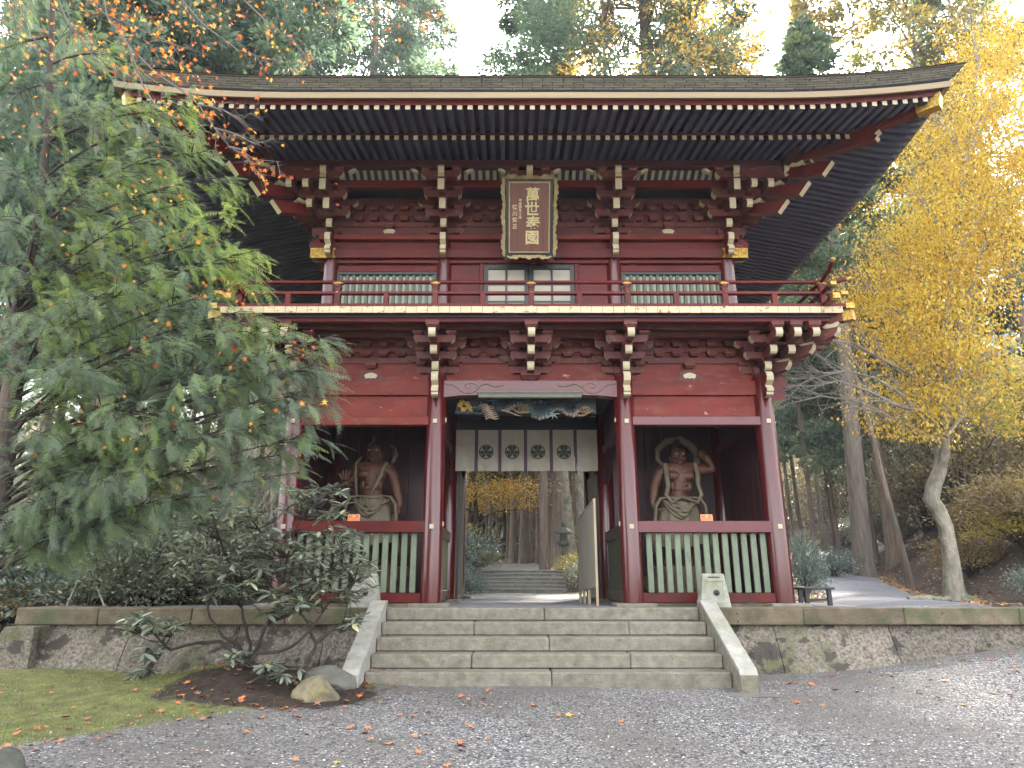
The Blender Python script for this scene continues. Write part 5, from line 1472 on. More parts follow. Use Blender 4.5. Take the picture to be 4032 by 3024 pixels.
    m = MB(); m.tube([j + Vector((-.036, yw + .006, -.028)), j + Vector((.036, yw + .006, -.028))], [.009, .009], 6); m.build('mouth', HAIRM, st_)
    m = MB(); cr_ = P_('crown'); m.ball(tuple(cr_ + Vector((0, .045, -.01))), (.115, .11, .085), 12, 8); m.tube([cr_ + Vector((0, .02, .06)), cr_ + Vector((.0, .02, .13)), cr_ + Vector((.01, .02, .17))], [.030, .045, .035], 10); m.build('hair', HAIRM, st_)
    # skirt with folds
    m = MB(); n = 40; vs = []; fs = []
    zt = P_('pelvis').z + .10; kz = P_('kneel').z - .02
    px_ = P_('pelvis').x
    lev = [(zt, .225, .19), (zt - .10, .30, .24), (zt - .25, .33, .27), (zt - .40, .36, .29), (kz + .05, .40, .31), (kz - .06, .43, .32)]
    for q, (z, rx, ry) in enumerate(lev):
        for i in range(n):
            t = 2 * pi * i / n; w = 1 + (.018 + .018 * q) * sin(9 * t + q * .35) + .012 * q * sin(17 * t)
            vs.append((px_ + rx * w * cos(t), ry * w * sin(t), z - (.05 * (1 + sin(3 * t + 1)) if q == 5 else 0)))
    for q in range(5):
        for i in range(n): fs.append([q * n + i, q * n + (i + 1) % n, (q + 1) * n + (i + 1) % n, (q + 1) * n + i])
    m.add(vs, fs, 0, True); m.build('skirt', DRAPE, st_)
    # belt, overfold swags and ribbons
    m = MB()
    ring = [(px_ + .225 * cos(t), .185 * sin(t) - .01, zt + .015 - .03 * (1 - abs(cos(t)))) for t in np.linspace(0, 2 * pi, 25)]
    m.tube(ring, .034, 8, caps=False); m.build('belt', DRAPE, st_)
    m = MB()
    for k, (w, d, yy) in enumerate(((.27, .13, -.265), (.23, .20, -.29), (.18, .27, -.305), (.12, .20, -.315), (.25, .30, -.275))):
        off = (.03, -.03, .01, .05, -.02)[k]
        pts = [(px_ + off + w * x, yy + .10 * abs(x) ** 2, zt - .03 - d * (1 - x * x)) for x in np.linspace(-1, 1, 13)]
        m.tube(pts, [.016 + .022 * (1 - abs(x)) for x in np.linspace(-1, 1, 13)], 8)
    m.build('overfold', DRAPE, st_)
    for s in (-1, 1):
        m = MB(); pts = [(px_ + s * .20, -.16, zt + .02), (px_ + s * .31, -.20, zt + .0), (px_ + s * .385, -.19, zt - .12), (px_ + s * .41, -.17, zt - .35), (px_ + s * (.37 if which == 'palm' else .46), -.15, zt - .62), (px_ + s * .42, -.10, zt - .85), (px_ + s * .52, -.02, zt - .98)]
        m.tube(pts, [.035, .045, .045, .042, .045, .05, .02], 8, flat=.55); m.build('ribbon', DRAPE, st_)
    # scarf: halo loop behind the head and bands over the shoulders
    c0 = P_('collar'); sk = P_('skull'); a_, b_ = P_('sh_a'), P_('sh_b')
    m = MB()
    if which == 'palm':
        m.tube([b_ + Vector((.02, .03, .10)), b_ + Vector((.07, .06, .24)), b_ + Vector((.04, .08, .38)), b_ + Vector((-.04, .10, .45))], [.055, .07, .05, .01], 8, flat=.5)
        m.tube([a_ + Vector((.03, .06, .22)), a_ + Vector((-.03, .03, .12)), a_ + Vector((-.03, -.04, .03))], [.03, .06, .06], 8, flat=.5)
        m.tube([b_ + Vector((-.05, -.06, .10)), c0 + Vector((.17, -.17, -.06)), c0 + Vector((.15, -.23, -.22)), c0 + Vector((.09, -.26, -.38)), c0 + Vector((.02, -.24, -.50))], [.035, .042, .04, .032, .008], 8, flat=.6)
        m.tube([a_ + Vector((-.02, -.06, .09)), a_ + Vector((-.01, -.12, -.10)), a_ + Vector((.01, -.13, -.32)), a_ + Vector((.03, -.13, -.50))], [.05, .05, .04, .03], 8, flat=.55)
    else:
        m.tube([b_ + Vector((.0, .03, .08)), b_ + Vector((.05, .12, .30)), sk + Vector((.26, .16, .18)), sk + Vector((.10, .17, .30)), sk + Vector((-.14, .17, .26)), sk + Vector((-.30, .14, .10)), sk + Vector((-.31, .10, -.10)), a_ + Vector((.02, .02, .12)), a_ + Vector((.07, -.08, .03))], [.055, .065, .07, .07, .07, .07, .07, .055, .05], 8, flat=.5)
        for s, sh in ((-1, a_), (1, b_)):
            m.tube([sh + Vector((-s * .06, -.08, .10)), sh + Vector((-s * .05, -.18, -.10)), sh + Vector((-s * .06, -.20, -.30)), sh + Vector((-s * .02, -.20, -.46)), sh + Vector((-s * .10, -.24, -.60)), (px_, -.27, zt + .02)], [.045, .042, .036, .036, .034, .03], 8, flat=.6)
    m.build('scarf', DRAPE, st_)
    st_.scale = (1.10, 1.06, 1.0)
    return st_
bl_ = at(1470, 2230, 12.0); br_ = at(2672, 2230, 12.0)
for nm, b_, w, lab in (('palm', bl_, 1, 'muscular wooden guardian in the left niche raising an open palm, mouth closed'), ('fist', br_, 1, 'muscular wooden guardian in the right niche with a fist lifted beside his scarfed head')):
    guardian(nm, Vector((b_.x, 12.0, b_.z - .01)), lab)
    pr = thing('pedestal_rock', 'rough brown rock under the feet of the ' + ('left guardian raising his palm' if nm == 'palm' else 'right guardian lifting his fist'), 'pedestal', (b_.x, 12.0, PZ))
    bmr = bmesh.new(); bmesh.ops.create_icosphere(bmr, subdivisions=3, radius=1)
    for v in bmr.verts:
        z = max(-.0, min(.62, v.co.z * 1.2 * .58 + .25)); f = 1.0 + .10 * sin(v.co.x * 7 + v.co.y * 4) + .06 * sin(v.co.z * 11 + v.co.x * 5)
        k = .62 / max(.62, math.hypot(v.co.x, v.co.y)) * math.hypot(v.co.x, v.co.y) / .62
        v.co = Vector((v.co.x * .66 * f, v.co.y * .5 * f, min(z, b_.z - PZ)))
    me = bpy.data.meshes.new('rock_body'); bmr.to_mesh(me); bmr.free(); me.materials.append(ROCKR)
    inst('rock_body', me, pr)

# ---- orange cards on the breast rails
def card(px, lab):
    q = at(px, 2052, 10.68)
    c = thing('orange_card', lab, 'sign', (q.x, 10.70, 2.101)); c.rotation_euler = (radians(-8), 0, 0)
    m = MB(); m.box(-.092, .092, -.006, .006, 0, .100); m.build('card_board', ORANGE, c)
    m = MB()
    for x0, x1, z0, z1 in ((-.092, .092, .0, .008), (-.092, .092, .092, .100), (-.092, -.084, .008, .092), (.084, .092, .008, .092)): m.box(x0, x1, -.008, -.006, z0, z1)
    for k in range(7): m.box(.072, .086, -.0085, -.006, .010 + k * .0115, .015 + k * .0115)
    m.build('card_border', ORANGEL, c)
    m = MB(); m.lathe([(0.0001, .0), (.020, .0), (.020, .002)], n=16, T=Matrix.Translation((0, -.007, .070)) @ Matrix.Rotation(pi / 2, 4, 'X')); m.build('card_emblem', ORANGEL, c)
    for i, chn in enumerate('浄財奉納'): inst('card_lettering', text_mesh(chn, .034, .001, ORANGEL), c, (-.051 + .034 * i, -.008, .028), (pi / 2, 0, 0))
card(1391, 'small orange card on the rail before the palm-raising guardian')
card(2785, 'small orange card on the rail before the fist-lifting guardian')

# ---- stone socket blocks before the niches
def socket(px, lab):
    a, b2 = at(px - 54, 2391, 10.22), at(px + 54, 2391, 10.22)
    p = thing('stone_socket', lab, 'stone block', ((a.x + b2.x) / 2, 10.22, PZ))
    m = MB(); vs = []
    for z, hw, hd in ((0, .215, .11), (.44, .155, .085), (.46, .145, .078)):
        vs += [(-hw, -hd, z), (hw, -hd, z), (hw, hd, z), (-hw, hd, z)]
    fs = [(3, 2, 1, 0)] + [(4 * k + i, 4 * k + (i + 1) % 4, 4 * k + 4 + (i + 1) % 4, 4 * k + 4 + i) for k in (0, 1) for i in range(4)] + [(8, 9, 10, 11)]
    m.add(vs, fs); m.build('socket_block', STONEW, p)
    m = MB()      # raised rim panel
    for x0, x1, z0, z1 in ((-.155, -.135, .06, .37), (.135, .155, .06, .37), (-.135, .135, .05, .07), (-.125, .125, .355, .375)):
        m.box(x0 * (1 - .25 * (z0 + z1)), x1 * (1 - .25 * (z0 + z1)), -.112 + .03 * z1, -.09, z0, z1)
    m.build('socket_rim', STONEW, p)
    m = MB(); m.lathe([(.0001, 0), (.036, 0), (.040, .012), (.040, .03)], n=18, T=Matrix.Translation((.02, -.135, .20)) @ Matrix.Rotation(-pi / 2, 4, 'X')); m.build('socket_hole', mat('dark_hollow', (0.03, 0.03, 0.03), (0.02, 0.02, 0.02)) if 'dark_hollow' not in bpy.data.materials else bpy.data.materials['dark_hollow'], p)
    m = MB(); m.box(-.085, .085, -.088, -.07, .40, .418); m.build('socket_slot', bpy.data.materials['dark_hollow'], p)
socket(2812, 'pale trapezoid stone block with round hole before the right niche')
socket(1436, 'pale stone block half hidden by the rhododendron at the left niche')

# ---- leaning notice board in the passage
nb = thing('notice_board', 'weathered wooden notice board on thin legs leaning inside the passage', 'notice board', (0.985, 10.75, PZ))
T = Matrix.Rotation(radians(3.0), 4, 'Z')
m = MB(); m.prism([(0, .30), (1.75, .22), (1.75, 1.40), (0, 1.56)], -.012, .012, 'x', T=T); m.build('board_panel', BOARDW, nb)
m = MB(); m.prism([(-.03, .0), (.0, .0), (.0, 1.58), (-.03, 1.60)], -.018, .018, 'x', T=T); m.build('board_post', PALEW, nb)
for y in (.75, 1.25, 1.7):
    m = MB(); m.box(-.02, .02, y - .02, y + .02, 0, .30, T=T); m.build('board_leg', PALEW, nb)
m = MB(); m.prism([(0, .27), (1.76, .19), (1.76, .23), (0, .31)], -.02, .02, 'x', T=T); m.build('board_rail', BOARDW, nb)
m = MB(); m.prism([(0, 1.555), (1.76, 1.395), (1.76, 1.43), (0, 1.59)], -.02, .02, 'x', T=T); m.build('board_rail', BOARDW, nb)

# ---- bench beside the gate
q = at(3166, 2314, 10.75)
bn = thing('low_bench', 'dark low bench standing against the gate\'s right corner', 'bench', (4.42, 11.0, PZ))
m = MB(); m.box(-.30, .17, -.25, 1.0, .235, .268, c=.006); m.build('bench_top', BLACK, bn)
for x, y in ((-.24, -.18), (.10, -.18), (-.24, .9), (.10, .9)):
    m = MB(); m.box(x - .028, x + .028, y - .03, y + .03, 0, .235); m.build('leg', BLACK, bn)
m = MB(); m.box(-.22, .09, -.195, -.165, .07, .10); m.build('stretcher', BLACK, bn)

# ---- boulders by the stairs
def boulder(name, c, r, label, mt, seed, flat=0.5):
    rng = random.Random(seed)
    bmr = bmesh.new(); bmesh.ops.create_icosphere(bmr, subdivisions=4, radius=1)
    ks = [(Vector((rng.uniform(-1, 1), rng.uniform(-1, 1), rng.uniform(-.4, 1))).normalized(), rng.uniform(.62, .95)) for _ in range(16)]
    for v in bmr.verts:
        d = v.co.normalized(); s = 1.0
        for n, h in ks:
            dd = d.dot(n)
            if dd > 1e-3: s = min(s, h / dd)
        s *= 1 + .03 * sin(d.x * 13 + d.z * 7) * sin(d.y * 11)
        v.co = Vector((d.x * r[0], d.y * r[1], d.z * r[2])) * s
    me = bpy.data.meshes.new(name); bmr.to_mesh(me); bmr.free(); me.materials.append(mt)
    me.polygons.foreach_set('use_smooth', [True] * len(me.polygons))
    o = inst(name, me, None, c, (0, 0, rng.uniform(-.3, .3))); return tag(o, label, 'rock')
q = at(1245, 2740, 7.95); boulder('boulder', (q.x, 7.95, tz(q.x, 7.95) + .03), (.27, .20, .19), 'ochre boulder at the moss edge beside the stairs', ROCK, 3)
q = at(1300, 2690, 8.4); boulder('boulder', (q.x + .02, 8.42, tz(q.x, 8.4) + .05), (.36, .25, .15), 'flat grey rock between the ochre boulder and the left stair cheek', ROCKG, 5)
q = at(10, 2960, 5.2); boulder('boulder', (-3.98, 5.35, tz(-3.9, 5.3) + .02), (.20, .25, .17), 'dark rock cut off by the lower left picture corner', LANT, 9)
q = at(3650, 2372, 11.2); boulder('boulder', (at(2980, 2700, 8.2).x, 8.2, tz(2.8, 8.2) + .0), (.26, .10, .035), 'thin pale slab lying in the gravel past the right stair cheek', ROCKG, 12)

# ---- stone lanterns, marker and hut on the approach
def lantern(p, s, lab):
    l = thing('stone_lantern', lab, 'lantern', tuple(p)); l.scale = (s, s, s)
    for nm, prof, n in (('lantern_base', [(.30, 0), (.30, .12), (.22, .20), (.14, .26)], 6), ('lantern_shaft', [(.115, .26), (.105, .60), (.12, .66), (.105, .72), (.115, 1.05)], 12), ('lantern_platform', [(.12, 1.05), (.26, 1.16), (.27, 1.26), (.18, 1.27)], 6),
                        ('fire_box', [(.17, 1.27), (.16, 1.58)], 6), ('lantern_roof', [(.15, 1.58), (.44, 1.60), (.40, 1.68), (.22, 1.80), (.10, 1.88)], 6), ('lantern_finial', [(.07, 1.88), (.12, 1.92), (.10, 1.98), (.11, 2.04), (.0001, 2.17)], 10)):
        m = MB(); m.lathe(prof, n=n, sm=False); m.build(nm, LANT, l)
    m = MB(); m.box(-.07, .07, -.172, -.12, 1.33, 1.52); m.build('light_opening', BLACK, l)
q = at(2222, 2262, 29.5); lantern((q.x, 29.5, tz(q.x, 29.5) - .1), 1.0, 'tall dark stone lantern right of the back stairs, before the cedars')
q = at(2032, 2190, 46); lantern((q.x, 46, tz(q.x, 46)), 0.95, 'small far stone lantern among trunks at the end of the path')
q = at(2270, 2240, 28.5); mk = thing('marker_stone', 'small white square stone with dark mark beside the dark lantern', 'marker stone', (q.x, 28.5, tz(q.x, 28.5)))
m = MB(); m.box(-.17, .17, -.10, .10, 0, .48, c=.02); m.build('marker_block', STONEW, mk); m = MB(); m.lathe([(.0001, 0), (.06, 0)], n=14, T=Matrix.Translation((0, -.103, .30)) @ Matrix.Rotation(pi / 2, 4, 'X')); m.build('marker_mark', BLACK, mk)
q = at(2005, 2180, 62); ht = thing('small_shrine', 'small red shrine with a pale roof far behind the trunks', 'shrine', (q.x, 62, tz(q.x, 62)))
m = MB(); m.box(-1.6, 1.6, -1, 1, 0, 2.1); m.build('shrine_wall', REDW, ht)
m = MB(); m.prism([(-1.5, 2.0), (0, 3.0), (1.5, 2.0), (1.5, 2.12), (0, 3.14), (-1.5, 2.12)], -2.1, 2.1, 'x'); m.build('shrine_roof', mat('pale_roof_sheet', (0.42, 0.40, 0.40), (0.32, 0.31, 0.31), 3, 0.5), ht)

# ================================================================== VEGETATION
def tri_leaf(w=.35):            # slender pointed leaf as one triangle pair (quad): base, left, tip, right along +Y
    return np.array([(0, 0, 0), (-w / 2, .45, .03), (0, 1, -.05), (w / 2, .45, .03)], float), np.array([(0, 1, 2, 3)])
def star_leaf():
    p = [(0, .0)]; 
    angs = [(-128, .62), (-95, .30), (-62, .86), (-38, .40), (0, 1.0), (38, .40), (62, .86), (95, .30), (128, .62), (180, .22)]
    v = [(0, .25, 0)] + [(sin(radians(a)) * r * .62, .30 + cos(radians(a)) * r * .62, .06 * r * r) for a, r in angs]
    f = [(0, i, i + 1) for i in range(1, 10)] + [(0, 10, 1)]
    return np.array(v), np.array(f)
def frond():
    """flat spray of a cypress: length 1 along +Y"""
    V = []; F = []
    def tri(a, b, w):
        a = np.array(a, float); b = np.array(b, float); d = b - a; n = np.array([-d[1], d[0], 0]); n /= max(1e-9, np.linalg.norm(n))
        k = len(V); V.extend([a - n * w, a + n * w, b]); F.append((k, k + 1, k + 2))
    z = lambda y, x=0: -.22 * y * y - .10 * abs(x)
    tri((0, 0, 0), (0, .5, z(.5)), .012); tri((0, .5, z(.5)), (0, 1, z(1)), .010)
    for i in range(8):
        y = .10 + .11 * i; L = .25 * (1 - .72 * (y ** 1.3)) * (0.55 + 0.45 * min(1, i / 2))
        for s in (-1, 1):
            a = radians(50 + 6 * sin(i * 2.1)); yy = y + (.03 if s > 0 else 0)
            ex, ey = s * L * sin(a), yy + L * cos(a)
            tri((0, yy, z(yy)), (ex, ey, z(ey, ex)), .0085)
            for q in range(3):
                t = .30 + .22 * q; bx, by = ex * t, yy + (ey - yy) * t
                l2 = L * .42 * (1 - .5 * t)
                for s2 in (-1, 1):
                    a2 = s * a + s2 * radians(42)
                    tri((bx, by, z(by, bx)), (bx + l2 * sin(a2), by + l2 * cos(a2), z(by, bx) - .01), .0085)
    return np.array(V), np.array(F)

def sample_poly(P, n, rng):
    P = np.array([tuple(p) for p in P], float); seg = np.linalg.norm(np.diff(P, axis=0), axis=1); c = np.concatenate([[0], np.cumsum(seg)])
    t = rng.random(n) * c[-1]; k = np.clip(np.searchsorted(c, t) - 1, 0, len(seg) - 1); f = (t - c[k]) / np.maximum(seg[k], 1e-9)
    return P[k] + (P[k + 1] - P[k]) * f[:, None], (P[k + 1] - P[k]) / np.maximum(seg[k], 1e-9)[:, None], t / c[-1]

def bez(a, b, c, n=8):
    a, b, c = Vector(a), Vector(b), Vector(c)
    return [a * (1 - t) ** 2 + b * 2 * t * (1 - t) + c * t * t for t in [i / n for i in range(n + 1)]]

# ---------------------------------------------------------------- cypress at left (drooping sprays)
rng = np.random.default_rng(5)
cyp = thing('cypress_tree', 'large drooping green cypress at the left, its sprays hanging before the gate', 'tree', (-6.0, 7.2, tz(-6.0, 7.2)))
CO = Vector(cyp.location)
def loc(p, o): return tuple(Vector(p) - o)
tp = [at(-120, 2500, 7.2), at(15, 1960, 7.1), at(70, 1500, 7.0), at(65, 1220, 7.0), at(140, 930, 7.0), at(185, 560, 7.0), at(205, 100, 7.0), at(225, -500, 7.0), at(240, -1100, 7.1)]
tp[0] = Vector((tp[0].x, 7.2, tz(tp[0].x, 7.2) - .1))
m = MB(); m.tube([loc(p, CO) for p in tp], [.085, .070, .058, .052, .046, .040, .032, .024, .012], 10); m.build('trunk', BARKD, cyp)
tips = [(760, 385, 7.0), (820, 520, 6.7), (860, 700, 6.6), (925, 850, 6.4), (1010, 985, 6.3), (970, 1120, 6.6), (950, 1225, 6.5), (1270, 1340, 6.4), (1280, 1440, 6.3), (1290, 1580, 6.2), (1190, 1720, 6.3),
        (1180, 1860, 6.6), (1010, 1890, 6.3), (820, 1930, 6.3), (620, 1850, 6.0), (420, 1900, 6.2), (240, 2000, 6.4), (500, 250, 7.2), (300, 150, 7.4), (640, 600, 6.2), (420, 420, 6.6), (560, 850, 6.0), (330, 700, 6.2),
        (700, 1060, 5.9), (420, 1150, 6.0), (640, 1330, 5.9), (880, 1480, 6.0), (330, 1450, 6.0), (560, 1620, 5.8), (900, 1700, 6.0), (180, 1700, 6.2), (60, 700, 6.4), (40, 1050, 6.2), (40, 400, 7.0), (-200, 900, 6.6), (-250, 1500, 6.6), (-200, 300, 7.2), (60, 60, 7.6),
        (1050, 1400, 6.3), (1080, 1580, 6.2), (760, 1180, 6.2), (740, 800, 6.4), (200, 1250, 5.8), (450, 2050, 6.6), (1150, 1290, 6.5), (1200, 1450, 6.3), (1180, 1550, 6.4), (1100, 1660, 6.3), (1250, 1520, 6.4), (1230, 1390, 6.5), (1050, 1250, 6.5), (900, 1300, 6.3), (950, 1600, 6.1), (1120, 1790, 6.5), (1060, 1480, 6.5), (870, 950, 6.6), (940, 1030, 6.6), (790, 600, 6.8), (700, 440, 7.0), (500, 1000, 6.4), (150, 850, 6.2), (600, 500, 6.6)]
bm1 = MB(); FP = []; FD = []; FS = []; FT = []
for i, (px, py, Y) in enumerate(tips):
    tip = at(px, py, Y)
    by = py + 120 + 0.42 * max(0, px - 50)
    # foot on the trunk
    best = min(range(len(tp) * 20), key=lambda q: abs((tp[min(q // 20, len(tp) - 2)].lerp(tp[min(q // 20, len(tp) - 2) + 1], (q % 20) / 20)).z - (tip.z - 0.28 * (tip.x - tp[3].x))))
    k = min(best // 20, len(tp) - 2); foot = tp[k].lerp(tp[k + 1], (best % 20) / 20)
    mid = (foot + tip) / 2 + Vector((0, 0, .22 + .05 * (i % 3)))
    br = bez(foot, mid, tip, 10)
    L = sum((br[q + 1] - br[q]).length for q in range(10))
    bm1.tube([loc(p, CO) for p in br], [.020 * (1 - .85 * q / 10) * min(1.2, .5 + .3 * L) for q in range(11)], 6)
    # secondary twigs, hanging and spreading
    nt2 = int(7 + 9 * L)
    pp, dd, tt = sample_poly(br, nt2, rng)
    for p0, d0, t0 in zip(pp, dd, tt):
        if t0 < .12: continue
        l2 = rng.uniform(.22, .60) * (1.05 - .45 * t0)
        side = rng.normal(size=3); side[2] = -.15 + .25 * rng.random(); side = side / np.linalg.norm(side)
        dv = d0 * .75 + side * .8 + np.array([.18, 0, 0]); dv /= np.linalg.norm(dv)
        e0 = p0 + dv * l2 * .6 + np.array([0, 0, .01]); e1 = p0 + dv * l2 + np.array([0, 0, -.25 * l2 * rng.random() - .05])
        bm1.tube([loc(p0, CO), loc(e0, CO), loc(e1, CO)], [.006, .0045, .002], 4, caps=False)
        nf = int(5 + 14 * l2)
        qq, qd, qt = sample_poly([p0, e0, e1], nf, rng)
        sd = rng.normal(size=(nf, 3)) * .42; sd[:, 0] += .22; sd[:, 2] = -.15 - .45 * rng.random(nf)
        FP.append(qq); v = qd * .9 + sd; v[-1] = dv + np.array([0, 0, -.2]); qq[-1] = e1
        FD.append(v); FS.append(rng.uniform(.16, .33, nf) * (1 - .15 * qt))
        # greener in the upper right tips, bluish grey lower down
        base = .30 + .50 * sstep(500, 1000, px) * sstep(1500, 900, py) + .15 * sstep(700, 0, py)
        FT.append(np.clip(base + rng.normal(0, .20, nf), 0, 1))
bm1.build('branches', BARKD, cyp)
FP = np.concatenate(FP); FD = np.concatenate(FD); FS = np.concatenate(FS); FT = np.concatenate(FT)
fv, ff = frond()
ups = np.stack([rng.normal(0, .35, len(FP)), rng.normal(0, .35, len(FP)) - .35, np.ones(len(FP))], 1)
print('fronds', len(FP))
V, F, T_ = scatter(fv, ff, FP - np.array(CO), basis(FD, ups), FS, FT)
CYPL = leafmat('cypress_spray', [(0, (0.075, 0.115, 0.085)), (.25, (0.17, 0.22, 0.17)), (.5, (0.23, 0.31, 0.15)), (.75, (0.34, 0.46, 0.085)), (1, (0.58, 0.62, 0.18))], rough=.5, trans=.5, nscale=.9, nshare=.30)
tag(link(bpy.data.objects.new('crown', fast_mesh('crown', V, F, CYPL, tint=T_)), cyp), kind='stuff')
print('cypress tris', len(F))

# ---------------------------------------------------------------- maple boughs with orange leaves, top left
rng = np.random.default_rng(8)
map_ = thing('maple_tree', 'maple with grey twigs and scattered orange leaves reaching over the cypress and roof', 'tree', (-7.4, 4.2, tz(-7.4, 4.2)))
MO = Vector(map_.location)
lines = [([(373, -200), (420, 60), (506, 181), (615, 289), (723, 362), (781, 412), (846, 506), (904, 579), (1013, 629), (1107, 637)], 5.6),
         ([(600, -200), (716, 0), (796, 94), (933, 195), (1042, 231), (1130, 250)], 5.9), ([(850, -150), (962, 0), (1071, 108), (1157, 159), (1230, 268)], 6.2), ([(150, -200), (253, 58), (330, 170), (391, 253), (470, 300)], 5.7),
         ([(1100, -150), (1250, 20), (1400, 60), (1550, 90)], 6.6), ([(1350, -150), (1500, -20), (1680, 40), (1760, 140)], 6.9), ([(0, -150), (60, 80), (180, 200), (330, 290)], 6.0), ([(506, 181), (560, 330), (620, 430), (700, 470)], 5.6), ([(781, 412), (870, 430), (950, 470), (990, 440)], 5.6),
         ([(846, 506), (905, 520), (990, 560), (1030, 575)], 5.6), ([(904, 579), (960, 590), (1010, 690), (1030, 640)], 5.6), ([(200, -100), (420, 60), (560, 120), (700, 180), (820, 215)], 5.8)]
feet = Vector((-7.4, 4.2, tz(-7.4, 4.2)))
m = MB(); top = at(300, -900, 5.4)
stem = [feet, feet + Vector((.3, .2, 2.2)), feet + Vector((.9, .6, 4.0)), top]
m.tube([loc(p, MO) for p in stem], [.13, .11, .09, .07], 10); m.build('trunk', BARKD, map_)
m = MB(); LP = []; LD = []
for ln, Y in lines:
    P = [at(x, y, Y + .12 * sin(i)) for i, (x, y) in enumerate(ln)]
    if ln[0][1] < -50:
        m.tube([loc(p, MO) for p in bez(top, (top + P[0]) / 2 + Vector((0, 0, .3)), P[0], 6)], [.03 - .002 * q for q in range(7)], 6)
    m.tube([loc(p, MO) for p in P], [.011 * (1 - .75 * q / (len(P) - 1)) for q in range(len(P))], 6)
    n2 = int(2.6 * len(P))
    pp, dd, tt = sample_poly(P, n2, rng)
    for p0, d0, t0 in zip(pp, dd, tt):
        v = d0 + rng.normal(size=3) * .55; v /= np.linalg.norm(v); l2 = rng.uniform(.08, .24)
        e = p0 + v * l2; e1 = e + (v + rng.normal(size=3) * .5) * l2 * .5
        m.tube([loc(p0, MO), loc(e, MO), loc(e1, MO)], [.0045, .003, .0015], 4, caps=False)
        for q in range(3):
            r_ = rng.random(); a = p0 + (e - p0) * r_; b2 = a + (v + rng.normal(size=3) * .8) * l2 * .45; m.tube([loc(a, MO), loc(b2, MO)], [.0025, .001], 3, caps=False)
            if rng.random() < (.62 if Y > 5.65 else .36): LP.append(b2)
        if rng.random() < .6: LP.append(e1)
        if rng.random() < .3: LP.append(e)
m.build('branches', TWIG, map_)
LP = np.array(LP)
# leaves clustered through the upper left, and caught among the cypress sprays
def cluster(n, cx, cy, sx, sy, Y0, Y1):
    xs, ys = rng.normal(cx, sx, n), rng.normal(cy, sy, n)
    return np.array([tuple(at(x, y, rng.uniform(Y0, Y1))) for x, y in zip(xs, ys)])
cl = [cluster(130, 330, 130, 170, 110, 5.4, 6.6), cluster(70, 700, 260, 90, 50, 5.4, 5.9), cluster(45, 560, 60, 110, 50, 5.5, 6.2), cluster(60, 780, 60, 130, 60, 5.6, 6.4), cluster(50, 1000, 60, 120, 60, 5.8, 6.6), cluster(45, 1700, 60, 60, 80, 6.4, 7.2),
      cluster(30, 1480, 50, 120, 50, 6.2, 6.8), cluster(40, 60, 250, 110, 120, 5.6, 6.4), cluster(26, 830, 440, 30, 40, 5.5, 5.7), cluster(10, 1010, 640, 12, 25, 5.55, 5.7)]
cl += [cluster(int(n), cx, cy, sx, sy, 5.9, 6.9) for n, cx, cy, sx, sy in ((9, 780, 410, 30, 30), (12, 660, 520, 60, 25), (10, 600, 760, 60, 30), (9, 560, 880, 40, 40), (8, 620, 690, 60, 50), (9, 130, 480, 60, 40), (9, 160, 560, 40, 60), (8, 420, 720, 60, 40), (7, 300, 900, 50, 50), (14, 760, 960, 80, 30), (14, 800, 1140, 60, 30), (10, 960, 1180, 30, 30), (9, 560, 1270, 60, 60), (12, 900, 1330, 60, 30),
      (16, 1190, 1400, 40, 40), (12, 1130, 1530, 40, 40), (10, 1230, 1600, 30, 30), (12, 980, 1500, 60, 50), (8, 420, 1490, 60, 40), (8, 330, 1620, 70, 40), (7, 480, 1720, 30, 30), (8, 700, 1640, 60, 40), (7, 940, 1680, 40, 40), (6, 150, 1780, 40, 30), (6, 640, 1900, 50, 40), (6, 900, 1960, 60, 30), (50, 550, 1100, 330, 380))]
cl = np.concatenate(cl)
inside = lambda p: True
LP = np.concatenate([LP, cl])
# keep the ones caught in the cypress inside its outline
sv0, sf0 = star_leaf()
n_ = len(LP); dirs = rng.normal(size=(n_, 3)); dirs[:, 2] -= .8
V, F, T_ = scatter(sv0, sf0, LP - np.array(MO), basis(dirs), rng.uniform(.034, .072, n_), rng.random(n_))
MAPL = leafmat('orange_maple_leaf', [(0, (0.30, 0.045, 0.018)), (.25, (0.52, 0.12, 0.025)), (.55, (0.70, 0.24, 0.04)), (.8, (0.74, 0.36, 0.07)), (1, (0.80, 0.55, 0.06))], rough=.5, trans=.45, nshare=.15)
tag(link(bpy.data.objects.new('foliage', fast_mesh('foliage', V, F, MAPL, tint=T_)), map_), kind='stuff')

